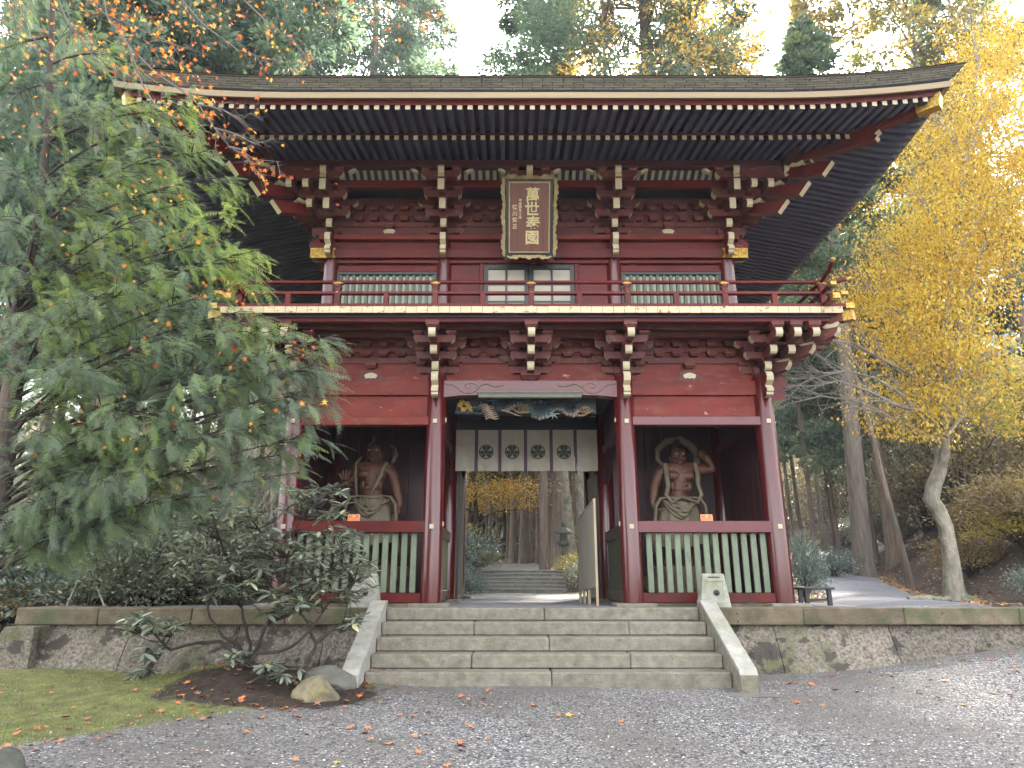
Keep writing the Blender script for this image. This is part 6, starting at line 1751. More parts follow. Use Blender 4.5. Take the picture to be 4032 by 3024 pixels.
# ---------------------------------------------------------------- conifers of the wood: shared crowns, each tree its own object
def conifer_crown(seed, H, z0, R, nclump, per, leaf, droop=.35, shape=0.8):
    rng = np.random.default_rng(seed); P = []; D = []; S_ = []; T = []
    br = MB()
    for c in range(nclump):
        t = rng.random() ** .85; z = z0 + (H - z0) * t
        r = R * ((1 - t) ** shape * .95 + .06) * rng.uniform(.35, 1.0) ** .6 * (.75 + .25 * sin(z * 2.3 + seed) ** 2)
        a = rng.uniform(0, 2 * pi); cc = np.array([r * cos(a), r * sin(a), z - droop * r * .3])
        if r > .8 and rng.random() < .55: br.tube([(0, 0, z), (r * .5 * cos(a), r * .5 * sin(a), z + .15), tuple(cc)], [.06, .035, .01], 4, caps=False)
        rad = rng.uniform(.45, .95) * (.35 + .11 * R) * (1.15 - .5 * t)
        q = rng.normal(size=(per, 3)); q /= np.linalg.norm(q, axis=1)[:, None]; rr = rad * rng.random(per) ** .40
        pts = cc + q * rr[:, None] * np.array([1.15, 1.15, .55])
        P.append(pts); dv = q + np.array([cos(a) * .5, sin(a) * .5, -droop]) + rng.normal(size=(per, 3)) * .4; D.append(dv)
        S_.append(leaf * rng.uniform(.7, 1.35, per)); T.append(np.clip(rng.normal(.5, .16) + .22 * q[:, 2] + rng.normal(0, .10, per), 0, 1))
    P = np.concatenate(P); D = np.concatenate(D)
    lv, lf = tri_leaf(.42)
    V, F, T_ = scatter(lv, lf, P, basis(D, rng=rng), np.concatenate(S_), np.concatenate(T))
    return V, F, T_, br
def trunk_mesh(name, H, r0, seed, mt, lean=0.0, n=12):
    rr = random.Random(seed); pts = []; rad = []
    for i in range(11):
        t = i / 10; pts.append((lean * t + .03 * rr.uniform(-1, 1) * H / 10, .03 * rr.uniform(-1, 1) * H / 10, H * t - (.4 if i == 0 else 0)))
        rad.append(r0 * ((1 - t) * .9 + .06) * (1.35 if i == 0 else 1))
    m = MB(); m.tube(pts, rad, n)
    # buttress at the foot
    pts2 = [(0, 0, -.3), (0, 0, .35), (0, 0, .9)]
    m.lathe([(r0 * 1.5, -.3), (r0 * 1.18, .25), (r0 * .98, .8)], n=n)
    return m.mesh(name, mt)
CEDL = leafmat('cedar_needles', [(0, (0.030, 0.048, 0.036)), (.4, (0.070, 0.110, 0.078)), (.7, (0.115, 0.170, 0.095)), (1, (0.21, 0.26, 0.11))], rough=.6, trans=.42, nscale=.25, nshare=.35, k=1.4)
CEDY = leafmat('yellowing_needles', [(0, (0.035, 0.050, 0.022)), (.4, (0.10, 0.11, 0.035)), (.65, (0.30, 0.22, 0.05)), (1, (0.55, 0.36, 0.07))], rough=.6, trans=.4, nscale=.35, nshare=.45, k=1.4)
crowns = {}
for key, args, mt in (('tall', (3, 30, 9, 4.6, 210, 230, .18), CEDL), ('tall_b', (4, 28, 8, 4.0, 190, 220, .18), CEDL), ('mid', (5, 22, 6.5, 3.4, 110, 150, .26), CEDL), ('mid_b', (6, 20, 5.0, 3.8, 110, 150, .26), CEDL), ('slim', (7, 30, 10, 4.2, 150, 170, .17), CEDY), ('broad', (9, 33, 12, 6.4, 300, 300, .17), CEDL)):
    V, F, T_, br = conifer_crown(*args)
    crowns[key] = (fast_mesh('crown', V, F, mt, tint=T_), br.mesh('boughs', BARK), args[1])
trunks = {(h, w): trunk_mesh('trunk', h, w, int(h * 7 + w * 100), BARK) for h, w in ((30, .42), (28, .36), (22, .28), (20, .22), (33, .52))}
TK = {'tall': (30, .42), 'tall_b': (28, .36), 'mid': (22, .28), 'mid_b': (20, .22), 'slim': (28, .36), 'broad': (33, .52)}
def conifer(key, x, y, label, s=1.0, group=None, name='cedar_tree', z=None, lean=(0, 0), tw=1.0, wd=1.0):
    t = thing(name, label, 'tree', (x, y, (tz(x, y) if z is None else z) - .05), random.uniform(0, 6.28), group)
    t.rotation_euler = (lean[0], lean[1], random.uniform(0, 6.28) if lean == (0, 0) else 0)
    t.scale = (s * wd, s * wd, s)
    tr = inst('trunk', trunks[TK[key]], t, scale=(tw * (.55 if group else 1), tw * (.55 if group else 1), 1)); inst('crown', crowns[key][0], t)['kind'] = 'stuff'; inst('boughs', crowns[key][1], t)['kind'] = 'stuff'
    return t
random.seed(21)
# big ones that rise over the roof
def over(px, Y): 
    q = at(px, 250, Y); return q.x
conifer('broad', over(2380, 25), 25, 'broad dark cedar whose crown stands above the roof, left of its amber neighbour', 1.12, tw=.35)
conifer('tall', over(2120, 30), 30, 'blue-green cedar standing over the roof just right of the open sky', 1.22, tw=.4, wd=.95)
YB = leafmat('amber_leaves', [(0, (0.12, 0.10, 0.03)), (.4, (0.36, 0.22, 0.05)), (.75, (0.62, 0.36, 0.08)), (1, (0.74, 0.52, 0.12))], rough=.55, trans=.55, nscale=.4, nshare=.35, k=1.5)  # gain lifts the leaf colour in place of sunlight the crowns block
V, F, T_, br = conifer_crown(31, 34, 15, 5.6, 260, 150, .16, droop=.1, shape=.35)
conifer('tall', over(2790, 31), 31, 'green cedar behind the right side of the amber tree', 1.25, tw=.4)
am = thing('amber_tree', 'thinning amber-leaved tree with a thick forked trunk above the roof', 'tree', (over(2560, 26), 26, tz(over(2560, 26), 26))); am.scale = (1.15, 1.15, 1.15)
link(bpy.data.objects.new('crown', fast_mesh('crown', V, F, YB, tint=T_)), am)['kind'] = 'stuff'
inst('trunk', trunk_mesh('trunk', 34, .62, 77, BARK), am); br.build('boughs', BARK, am)['kind'] = 'stuff'
conifer('slim', over(3220, 28), 28, 'slender yellowing conifer alone in the white sky right of the roof centre', .98, wd=1.3, tw=.5)
conifer('slim', over(3640, 25), 25.5, 'thin yellow-green conifer before the sky at the roof\'s right tip', 1.1, wd=1.15, tw=.4)
conifer('tall_b', over(3860, 26), 27, 'dark conifer over the amber maple at the upper right corner', 1.08, tw=.55)
conifer('tall_b', over(640, 22), 22, 'dark cedar above the roof\'s left tip behind the maple twigs', 1.02)
conifer('broad', over(1080, 26), 26, 'broad cedar with visible trunk above the left half of the roof', .98)
conifer('tall', over(1470, 28), 28, 'cedar above the roof ending at the open patch of sky', 1.2)
conifer('tall', over(250, 23), 24, 'tall cedar behind the cypress at the upper left corner', 1.05)
conifer('tall_b', over(1650, 34), 34, 'thin-topped cedar whose tips fringe the open sky', 1.38)
conifer('tall', over(860, 31), 31, 'cedar rising behind the two left-hand ones over the roof', 1.25)
# wood seen through and beside the gate
GR = 'bare cedar trunks crowding the wood beyond the gate opening'
_g1 = [(500, 1, 44, 'mid'), (575, .9, 50, 'mid_b'), (690, .8, 47, 'mid'), (745, 1.1, 41, 'tall_b'), (870, 1.25, 40, 'tall'), (935, .8, 52, 'mid'), (1000, .9, 50, 'mid_b'), (1060, 1.0, 45, 'tall_b'), (1100, .8, 50, 'mid'), (1165, 1.2, 38, 'tall_b'), (1245, 1.35, 35, 'tall'), (455, .8, 52, 'mid'), (265, 1.0, 46, 'tall_b'), (1300, .9, 43, 'mid'), (1030, 1.4, 58, 'tall'), (800, 1.2, 60, 'tall_b'), (620, 1.1, 62, 'tall'), (1390, 1, 48, 'tall_b'), (1540, 1.2, 45, 'tall'), (340, .9, 56, 'mid'), (410, .8, 58, 'mid_b'), (540, .7, 57, 'mid'), (655, .8, 54, 'mid_b'), (835, .7, 56, 'mid'), (905, .8, 46, 'mid_b'), (965, 1.1, 43, 'tall_b'), (1125, .9, 41, 'mid'), (1205, .8, 46, 'mid_b'), (1275, 1.0, 52, 'tall'), (1015, .8, 39, 'mid'), (720, .7, 64, 'tall_b'), (1440, 1.1, 52, 'tall_b')]
ORD = ['leftmost', 'second', 'third', 'fourth', 'fifth', 'sixth', 'seventh', 'eighth', 'ninth', 'tenth', 'eleventh', 'twelfth', 'thirteenth', 'fourteenth', 'fifteenth', 'sixteenth', 'seventeenth', 'eighteenth', 'nineteenth', 'twentieth', 'twenty-first', 'twenty-second', 'twenty-third', 'twenty-fourth', 'twenty-fifth', 'twenty-sixth', 'twenty-seventh', 'twenty-eighth', 'twenty-ninth', 'thirtieth', 'thirty-first', 'thirty-second', 'thirty-third', 'thirty-fourth']
def ordn(i): return ORD[i] if i == 0 else ORD[i] + ' from the left'
for i, (zx, w, Y, k) in enumerate(sorted(_g1)):
    q = at(1750 + zx * .3617, 2200, Y); conifer(k, q.x, Y, 'reddish brown bare cedar trunk, ' + ordn(i) + ' of those seen through the gate', 1.0, GR, tw=w)
def pale_trunk(px0, py0, px1, py1, Y, w, label, mt=None):
    a = at(px0, py0, Y); b2 = at(px1, py1, Y); g = Vector((a.x, Y, tz(a.x, Y)))
    d = (b2 - a); topp = g + d * (17 / max(.1, d.z))
    t = thing('pale_cedar_tree', label, 'tree', tuple(g))
    m = MB(); m.tube([Vector((0, 0, -.3))] + [(topp - g) * f for f in (.03, .1, .3, .6, 1.0)], [w * 1.3, w * 1.08, w, w * .9, w * .75, w * .5], 14); m.build('trunk', mt or BARKP, t)
    c = inst('crown', crowns['mid_b'][0], t, tuple((topp - g) * .62 - Vector((0, 0, 6)))); c['kind'] = 'stuff'
pale_trunk(2256, 2230, 2222, 1865, 31, .20, 'leaning pale-barked trunk right in the gate opening, behind the lantern')
pale_trunk(2298, 2200, 2280, 1865, 33, .22, 'whitish trunk furthest right in the gate opening')
# right side
pale_trunk(3407, 2285, 3324, 1373, 25.6, .34, 'thick straight-barked trunk beside the bend of the right path', BARKM)
GR2 = 'slim dark trunks on the wooded slope right of the gate'
for i, (px, py, Y, k, w) in enumerate(sorted([(3203, 2142, 33, 'mid', .9), (3279, 2104, 36, 'mid_b', .9), (3296, 2089, 38, 'mid', .8), (3527, 1878, 34, 'mid', .8), (3545, 1850, 37, 'mid_b', .8), (3753, 1953, 27, 'mid', .9), (3934, 1486, 30, 'mid', 1.1), (4009, 1464, 28, 'mid_b', 1.3), (3120, 1900, 40, 'mid', .9), (3150, 1900, 44, 'tall_b', .8), (3440, 2100, 32, 'mid_b', .9), (3600, 2000, 42, 'mid', 1), (3380, 2000, 44, 'tall_b', .9), (3680, 1900, 46, 'tall_b', .9), (3850, 1800, 36, 'mid', 1), (3240, 2000, 52, 'tall', .9), (3480, 2000, 55, 'tall', .9), (4100, 1700, 33, 'mid', 1)])):
    q = at(px, 2100, Y); conifer(k, q.x, Y, 'slim dark bare trunk, ' + ordn(i) + ' on the wooded slope beside the path', .93, GR2, tw=w)
# left side
GR3 = 'cedars of the wood behind the cypress at the left'
for i, (px, Y, k, w) in enumerate(sorted([(100, 16, 'mid', 1), (250, 20, 'tall_b', 1), (430, 17, 'mid_b', 1.2), (620, 22, 'tall_b', 1), (760, 19, 'mid', 1), (900, 25, 'tall', 1), (1000, 22, 'mid_b', 1), (-150, 18, 'tall_b', 1), (350, 28, 'tall', 1), (550, 30, 'tall_b', 1), (820, 33, 'tall', 1), (1090, 30, 'mid', 1), (150, 30, 'tall', 1), (-50, 26, 'tall', 1), (1040, 38, 'tall', 1), (700, 40, 'tall_b', 1), (300, 40, 'tall', 1)])):
    q = at(px, 2100, Y); conifer(k, q.x, Y, 'grey-brown cedar trunk, ' + ordn(i) + ' of those screened by the cypress', 1.0 if Y > 25 else .92, GR3, tw=w)
pale_trunk(1090, 2250, 1095, 1650, 18.5, .14, 'pale slender trunk just left of the gate\'s corner column')
pale_trunk(455, 2250, 440, 1850, 15.5, .17, 'pale lichened trunk behind the left shrubs')
# far wood closing the view
far_sh = []
for i in range(110):
    a = -1.0 + 2.0 * (i + .6 * random.random()) / 110; d = random.uniform(56, 84)
    far_sh.append((d * tan(a) * .95, d, random.uniform(4.0, 6.5)))
GR4 = 'far cedars closing the view behind the nearer trunks'
for i in range(64):
    a = -1.02 + 2.04 * (i + .5 * random.random()) / 64; d = random.uniform(66, 105)
    conifer(random.choice(['tall', 'tall_b', 'mid']), d * tan(a) * .95, d, 'distant cedar merging into the dark wood', random.uniform(.85, 1.1), GR4)

# ---------------------------------------------------------------- leaning thin trunk on the right
def bare_tree(name, pts, rad, label, mt):
    o = pts[0]; t = thing(name, label, 'tree', tuple(o)); m = MB(); m.tube([tuple(p - o) for p in pts], rad, 10); m.build('trunk', mt, t); return t
g0 = at(3587, 2322, 20); g0.z = tz(g0.x, 20) - .1
lt = bare_tree('leaning_tree', [g0, at(3560, 2200, 20), at(3482, 1916, 20.2), at(3422, 1667, 20.4), at(3384, 1539, 20.5), at(3330, 1330, 20.6), at(3300, 1100, 20.8)], [.12, .10, .088, .078, .07, .05, .02], 'thin bare trunk leaning left between the thick trunk and the crooked yellow tree', BARK)
m = MB()
for k in range(14):
    a = at(3384 - 5 * k, 1539 - 26 * k, 20.5) - g0; e = a + Vector((random.uniform(-1.3, 1.2), random.uniform(-.8, .8), random.uniform(.1, .9))); m.tube([tuple(a), tuple((a + e) / 2 + Vector((0, 0, .1))), tuple(e)], [.02, .012, .004], 4)
m.build('branches', TWIG, lt)

# ---------------------------------------------------------------- crooked yellow tree
rng = np.random.default_rng(15)
yb = at(3761, 2360, 12.3); yb.z = tz(yb.x, 12.3) - .05
yt = thing('yellow_tree', 'crooked pale-barked tree with bright yellow autumn leaves beside the gate roof', 'tree', tuple(yb))
tk = [yb, at(3752, 2290, 12.3), at(3742, 2180, 12.3), at(3722, 2070, 12.3), at(3696, 2010, 12.3), at(3666, 1966, 12.35), at(3678, 1910, 12.35), at(3700, 1850, 12.3), at(3706, 1790, 12.3), at(3697, 1720, 12.3), at(3694, 1640, 12.3), at(3700, 1480, 12.3), at(3722, 1300, 12.4), at(3760, 1000, 12.5), at(3800, 640, 12.6), at(3850, 240, 12.8), at(3890, -100, 13)]
m = MB(); m.tube([tuple(p - yb) for p in tk], [.20, .155, .125, .120, .125, .135, .125, .115, .12, .10, .085, .075, .065, .055, .045, .03, .012], 12); m.build('trunk', BARKP, yt)
m = MB(); fk = [tk[7], at(3722, 1790, 12.15), at(3722, 1700, 12.1), at(3712, 1580, 12.0), at(3740, 1400, 12.0), at(3820, 1150, 11.8), at(3900, 900, 11.7)]
m.tube([tuple(p - yb) for p in fk], [.09, .085, .07, .06, .05, .035, .015], 10); m.build('stem_fork', BARKP, yt)
m = MB()      # roots
for dx, dy, l in ((-.35, -.1, .5), (.45, -.15, .65), (.1, -.35, .5), (-.15, .25, .4), (.5, .2, .5)):
    m.tube([(0, 0, .22), (dx * .4, dy * .4, .10), (dx, dy, .0), (dx * 1.3, dy * 1.3, -.10)], [.12, .075, .05, .02], 8)
m.build('root', BARKP, yt)
BR = [([(3690, 1740), (3600, 1690), (3500, 1640), (3380, 1580), (3230, 1560), (3110, 1590)], 12.1), ([(3660, 1680), (3560, 1560), (3450, 1490), (3330, 1460), (3200, 1490), (3090, 1540)], 11.9), ([(3694, 1640), (3600, 1480), (3480, 1420), (3360, 1350), (3260, 1340), (3170, 1360)], 12.2),
      ([(3640, 1620), (3540, 1600), (3420, 1540), (3300, 1500), (3160, 1530)], 11.7), ([(3725, 1720), (3780, 1650), (3820, 1590), (3816, 1560), (3870, 1555)], 12.1), ([(3700, 1480), (3560, 1250), (3450, 1150), (3380, 1120)], 12.4), ([(3722, 1300), (3600, 1050), (3480, 960)], 12.5),
      ([(3722, 1300), (3850, 1150), (3980, 1080)], 12.2), ([(3760, 1000), (3640, 800), (3560, 740)], 12.6), ([(3760, 1000), (3900, 800), (4050, 760)], 12.3), ([(3800, 640), (3720, 500), (3680, 460)], 12.7), ([(3800, 640), (3920, 400), (4040, 330)], 12.4), ([(3850, 240), (3820, 80), (3830, -60)], 12.8), ([(3700, 1560), (3800, 1450), (3900, 1400), (4000, 1380)], 11.8)]
m = MB(); TP = []
for bi, (ln, Y) in enumerate(BR):
    P = [at(x, y, Y + .15 * sin(2.1 * i + bi)) for i, (x, y) in enumerate(ln)]
    m.tube([tuple(p - yb) for p in P], [.034 * (1 - .75 * q / (len(P) - 1)) for q in range(len(P))], 7)
    pp, dd, tt = sample_poly(P, 18 if bi < 4 else 12, rng)
    for p0, d0, t0 in zip(pp, dd, tt):
        v = d0 + rng.normal(size=3) * .5 + np.array([0, 0, .12]); v /= np.linalg.norm(v); l2 = rng.uniform(.35, 1.0) * (1.1 - .4 * t0)
        e = p0 + v * l2; e1 = e + (v + rng.normal(size=3) * .35) * l2 * .6
        m.tube([tuple(Vector(q) - yb) for q in (p0, e, e1)], [.011, .007, .003], 4, caps=False)
        for _ in range(3):
            a = p0 + (e - p0) * rng.random(); b2 = a + (v + rng.normal(size=3) * .6) * l2 * .5; m.tube([tuple(Vector(q) - yb) for q in (a, b2)], [.006, .002], 3, caps=False)
m.build('branches', TWIGW, yt)
def px_clump(n, cx, cy, rx, ry, Y, dy=.9):
    q = rng.normal(size=(n, 2)); r = np.linalg.norm(q, axis=1); q = q / r[:, None] * (rng.random(n)[:, None] ** .5)
    # leaves hang on drooping lines: quantise a little along slanting strings
    s = np.floor(q[:, 0] * 9 + .5 * np.sin(q[:, 1] * 5)) / 9; q[:, 0] = .55 * q[:, 0] + .45 * s
    Ys = Y + rng.normal(0, dy, n)
    c0 = at(cx, cy, Y); d0 = Y * cos(PITCH) + (c0.z - EYE[2]) * sin(PITCH); kx = d0 / 2677
    return np.stack([c0.x + q[:, 0] * rx * kx, Ys, c0.z - q[:, 1] * ry * kx * 1.15 + (Ys - Y) * .3], 1)
CLP = [(3960, 60, 120, 130, 12.8), (3900, 300, 190, 150, 12.8), (3830, 470, 190, 150, 12.7), (3960, 560, 150, 200, 12.3), (3730, 640, 170, 130, 12.8), (3860, 760, 200, 160, 12.6), (3640, 830, 160, 120, 12.7), (3760, 960, 230, 150, 12.5), (3970, 900, 110, 120, 12.2),
       (3590, 960, 100, 90, 12.6), (3640, 1100, 200, 130, 12.5), (3460, 1110, 130, 80, 12.5), (3830, 1120, 120, 100, 12.3), (3400, 1190, 70, 40, 12.4), (3560, 1250, 190, 110, 12.3), (3740, 1310, 170, 120, 12.2), (3460, 1290, 60, 35, 12.3), (3560, 1390, 80, 45, 12.1),
       (3660, 1440, 150, 100, 12.1), (3760, 1400, 80, 60, 12.0), (3600, 1560, 120, 70, 12.0), (3560, 1670, 100, 55, 11.9), (3690, 1580, 70, 60, 12.0), (4020, 300, 90, 200, 12.4), (4020, 800, 90, 200, 12.2), (3950, 170, 150, 120, 12.9)]
PT = []
for (cx, cy, rx, ry, Y) in CLP: PT.append(px_clump(int(rx * ry * .135), cx, cy, rx * 1.08, ry * 1.08, Y))
PT = np.concatenate(PT); n_ = len(PT)
dv = rng.normal(size=(n_, 3)) * .45; dv[:, 2] -= 1.0
lv, lf = tri_leaf(.62)
V, F, T_ = scatter(lv, lf, PT - np.array(yb), basis(dv, rng=rng), rng.uniform(.030, .085, n_), np.clip(rng.normal(.55, .25, n_), 0, 1))
YEL = leafmat('yellow_autumn_leaf', [(0, (0.24, 0.12, 0.025)), (.25, (0.42, 0.24, 0.035)), (.5, (0.56, 0.38, 0.05)), (.75, (0.62, 0.47, 0.065)), (1, (0.68, 0.58, 0.14))], rough=.5, trans=.45, nscale=.8, nshare=.40)
tag(link(bpy.data.objects.new('crown', fast_mesh('crown', V, F, YEL, tint=T_)), yt), kind='stuff')
print('yellow leaves', n_)
# yellow-green bough hanging in from the right edge
gb = thing('maple_sapling', 'yellow-green maple bough hanging in from the right edge above the slope', 'tree', (8.9, 10.6, tz(8.9, 10.6)))
GBO = Vector(gb.location)
m = MB(); P = [GBO, GBO + Vector((.1, .1, 1.8)), at(4250, 1500, 10.8), at(4100, 1450, 10.8), at(3950, 1530, 10.8), at(3860, 1620, 10.8)]
m.tube([tuple(p - GBO) for p in P], [.05, .04, .03, .02, .012, .004], 8); m.build('trunk', BARKD, gb)
PT = np.concatenate([px_clump(n, cx, cy, rx, ry, 10.8, .35) for n, cx, cy, rx, ry in ((900, 3990, 1470, 110, 60), (900, 3920, 1560, 90, 70), (800, 4010, 1640, 90, 90), (500, 3930, 1660, 70, 60), (600, 4050, 1520, 120, 100))])
n_ = len(PT); dv = rng.normal(size=(n_, 3)) * .5; dv[:, 2] -= .5; dv[:, 0] -= .4
V, F, T_ = scatter(sv0, sf0, PT - np.array(GBO), basis(dv), rng.uniform(.03, .055, n_), rng.random(n_))
YG = leafmat('yellow_green_leaf', [(0, (0.20, 0.20, 0.03)), (.5, (0.42, 0.36, 0.05)), (.8, (0.62, 0.42, 0.08)), (1, (0.62, 0.30, 0.10))], rough=.5, trans=.45)
tag(link(bpy.data.objects.new('foliage', fast_mesh('foliage', V, F, YG, tint=T_)), gb), kind='stuff')

# ---------------------------------------------------------------- golden maple beyond the opening
for gx_, gy2, gr, lab, mt, cnt in ((at(1870, 1980, 36).x, 36, 1, 'golden maple lit beyond the left of the gate opening', YB, 1),):
    t = thing('golden_maple', lab, 'tree', (gx_, gy2, tz(gx_, gy2)))
    P = []
    for k in range(56):
        c = np.array([rng.uniform(-3.8, 3.2), rng.uniform(-2, 2), rng.uniform(3.0, 8.6)]); n = 260
        q = rng.normal(size=(n, 3)) * np.array([1.0, .8, .16]); P.append(c + q)
    P = np.concatenate(P); n_ = len(P); dv = rng.normal(size=(n_, 3)); dv[:, 2] *= .4
    V, F, T_ = scatter(lv, lf, P, basis(dv, rng=rng), rng.uniform(.09, .16, n_), rng.random(n_))
    tag(link(bpy.data.objects.new('crown', fast_mesh('crown', V, F, mt, tint=T_)), t), kind='stuff')
    m = MB(); m.tube([(0, 0, -.2), (.1, 0, 2.2), (-.1, .1, 4.5), (.2, 0, 7)], [.16, .13, .10, .04], 8)
    for k in range(12):
        z = 2.2 + .4 * k; a = k * 2.4; m.tube([(0, 0, z), (1.2 * cos(a), 1.0 * sin(a), z + .5), (2.6 * cos(a), 1.8 * sin(a), z + .6)], [.05, .03, .01], 5)
    m.build('trunk', BARKD, t)
t2 = thing('golden_maple', 'second orange-gold tree deeper in the opening, between the middle trunks', 'tree', (at(1985, 2000, 48).x, 48, tz(at(1985, 2000, 48).x, 48)))
inst('crown', [o for o in bpy.data.objects if o.name == 'crown' and False][0] if False else t.children[0].data, t2)['kind'] = 'stuff'; inst('trunk', t.children[1].data, t2)

# ---------------------------------------------------------------- shrubs
def shrub_mesh(seed, n, leaf, mt, w=.34, layered=False):
    rng = np.random.default_rng(seed); P = []; D = []; 
    st = MB()
    for k in range(26):
        a = rng.uniform(0, 2 * pi); r = rng.uniform(.1, .8); z = rng.uniform(.35, 1.0) * (1 - .35 * r)
        st.tube([(0, 0, -.1), (r * .4 * cos(a), r * .4 * sin(a), z * .6), (r * cos(a), r * sin(a), z)], [.018, .012, .004], 4, caps=False)
        c = np.array([r * cos(a), r * sin(a), z]); m_ = n // 26
        q = rng.normal(size=(m_, 3)) * np.array([.24, .24, .07 if layered else .15]); P.append(c + q); D.append(q + np.array([0, 0, .12]) + rng.normal(size=(m_, 3)) * .12)
    P = np.concatenate(P); P[:, 2] = np.maximum(P[:, 2], .02); D = np.concatenate(D)
    lv, lf = tri_leaf(w)
    V, F, T_ = scatter(lv, lf, P, basis(D, rng=rng), leaf * rng.uniform(.6, 1.3, len(P)), np.clip(rng.normal(.5, .22, len(P)), 0, 1))
    return fast_mesh('foliage', V, F, mt, tint=T_), st.mesh('stems', BARKD)
OLV = leafmat('olive_shrub_leaf', [(0, (0.030, 0.040, 0.024)), (.4, (0.080, 0.095, 0.058)), (.75, (0.15, 0.165, 0.10)), (1, (0.32, 0.33, 0.22))], rough=.32, trans=.2, nscale=.8, nshare=.4, spec=.6, k=1.4)
BLU = leafmat('blue_green_shrub_leaf', [(0, (0.028, 0.044, 0.038)), (.5, (0.070, 0.100, 0.085)), (.8, (0.13, 0.165, 0.14)), (1, (0.30, 0.33, 0.29))], rough=.30, trans=.2, nscale=.8, nshare=.3, spec=.6, k=1.4)
BRN = leafmat('brown_gold_shrub_leaf', [(0, (0.045, 0.030, 0.020)), (.35, (0.10, 0.072, 0.040)), (.65, (0.19, 0.145, 0.060)), (.85, (0.32, 0.25, 0.08)), (1, (0.46, 0.37, 0.10))], rough=.5, trans=.3, nscale=.5, nshare=.5, k=1.4)
YLS = leafmat('yellow_shrub_leaf', [(0, (0.14, 0.13, 0.03)), (.4, (0.34, 0.28, 0.05)), (1, (0.62, 0.50, 0.10))], rough=.45, trans=.4, nscale=.8, nshare=.3)
SHM = {'olive': [shrub_mesh(1, 4200, .075, OLV), shrub_mesh(2, 4200, .085, OLV, .28)], 'blue': [shrub_mesh(3, 4200, .09, BLU, .36), shrub_mesh(4, 4000, .09, BLU, .4)], 'brown': [shrub_mesh(5, 4400, .065, BRN, .4, True), shrub_mesh(6, 4400, .06, BRN, .4, True)], 'yellow': [shrub_mesh(7, 2600, .07, YLS, .5, True)], 'thicket': [shrub_mesh(11, 9000, .034, BRN, .45, True), shrub_mesh(12, 9000, .036, OLV, .45)]}
def shrub(kind, x, y, s, label, group=None, hz=1.0):
    me, st_ = random.choice(SHM[kind]); t = thing('shrub', label, 'shrub', (x, y, tz(x, y) - .03), random.uniform(0, 6.28), group); t.scale = (s, s, s * hz)
    f = inst('foliage', me, t); f['kind'] = 'stuff'; inst('stems', st_, t)
random.seed(33)
GL = 'evergreen shrubs crowded on the terrace left of the gate'
for i in range(46):
    px = random.uniform(-250, 1050); Y = random.choice([11.0, 11.8, 12.6, 13.6, 14.8, 16.0, 17.5, 19.5]) + random.uniform(-.3, .3)
    if Y < 12 and px > 950: continue
    q = at(px, 2300, Y); k = random.choice(['olive', 'olive', 'blue', 'olive', 'brown']); shrub(k, q.x, Y, random.uniform(.95, 1.5) * (1 + .02 * (Y - 11)), {'olive': 'glossy olive-leaved shrub massed on the left terrace', 'blue': 'blue-green glossy shrub massed on the left terrace', 'brown': 'brown and gold twiggy shrub massed on the left terrace'}[k], GL + (', ' + k), random.uniform(.9, 1.35))
for px, Y, s in ((330, 14, 1.0), (480, 16, 1.2), (60, 13, .8), (620, 18, 1.2)):
    q = at(px, 2100, Y); shrub('yellow', q.x, Y, s, 'yellow-leaved bush glowing among the dark left shrubs', 'yellow bushes among the left shrubs', 1.6)
GRR = 'brown and gold undergrowth on the right slope'
for i in range(78):
    Y = random.uniform(12.5, 36); x = path_c(Y) + 1.9 + random.uniform(0, 1) ** .8 * (3.5 + .55 * Y)
    if Y < 14.5 and x < 9.0: continue
    k = random.choice(['brown', 'brown', 'brown', 'olive', 'yellow' if random.random() < .35 else 'brown']); shrub(k, x, Y, random.uniform(.9, 1.7), {'brown': 'brown and gold layered bush on the right slope', 'olive': 'dull olive bush on the right slope', 'yellow': 'yellowish bush on the right slope'}[k], GRR + ', ' + k, random.uniform(.7, 1.15))
for px, Y, s, lab in ((3165, 14.5, .42, 'silvery blue-green bush against the gate\'s right corner column'), (3290, 25, .8, 'dark blue-green bush left of the thick trunk by the path'), (3350, 27.5, .9, 'blue-green bush behind the path bend'), (4080, 11.2, .42, 'blue-leaved shrub at the right edge on the terrace')):
    q = at(px, 2300, Y); shrub('blue', q.x, Y, s, lab, None, 2.9 if Y == 14.5 else 1.1)
for px, Y, s, lab, k in ((1760, 22, .85, 'blue-green rhododendron left in the gate opening beside the back stairs', 'blue'), (1822, 25.0, .75, 'rounded blue-green shrub touching the back stairs on their left', 'blue'), (1800, 27, 1.7, 'tall blue-green shrub above the left of the back stairs', 'blue'), (1770, 30, 2.0, 'yellowing bush behind the left shrubs of the opening', 'yellow'), (1860, 29.5, .9, 'russet bush at the top left of the back stairs', 'brown'), (2268, 27.5, .8, 'pale yellow-green bush right of the dark lantern', 'yellow'), (2330, 26, 1.0, 'olive bush right of the back stairs behind the notice board', 'olive'), (1905, 34, .9, 'gold bush at the left verge beyond the back stairs', 'brown'), (2150, 36, .9, 'brown bush at the right verge beyond the back stairs', 'brown')):
    q = at(px, 2300, Y); shrub(k, q.x, Y, s, lab)
GC = 'undergrowth filling the wood floor behind the gate'
for i in range(60):
    Y = random.uniform(40, 70); x = random.uniform(-1, 1) * Y * .75
    if abs(x) < 3: continue
    k = random.choice(['brown', 'olive', 'brown']); shrub(k, x, Y, random.uniform(1.6, 3.2), 'low bush in the deep wood behind the gate', GC, random.uniform(.6, 1.0))

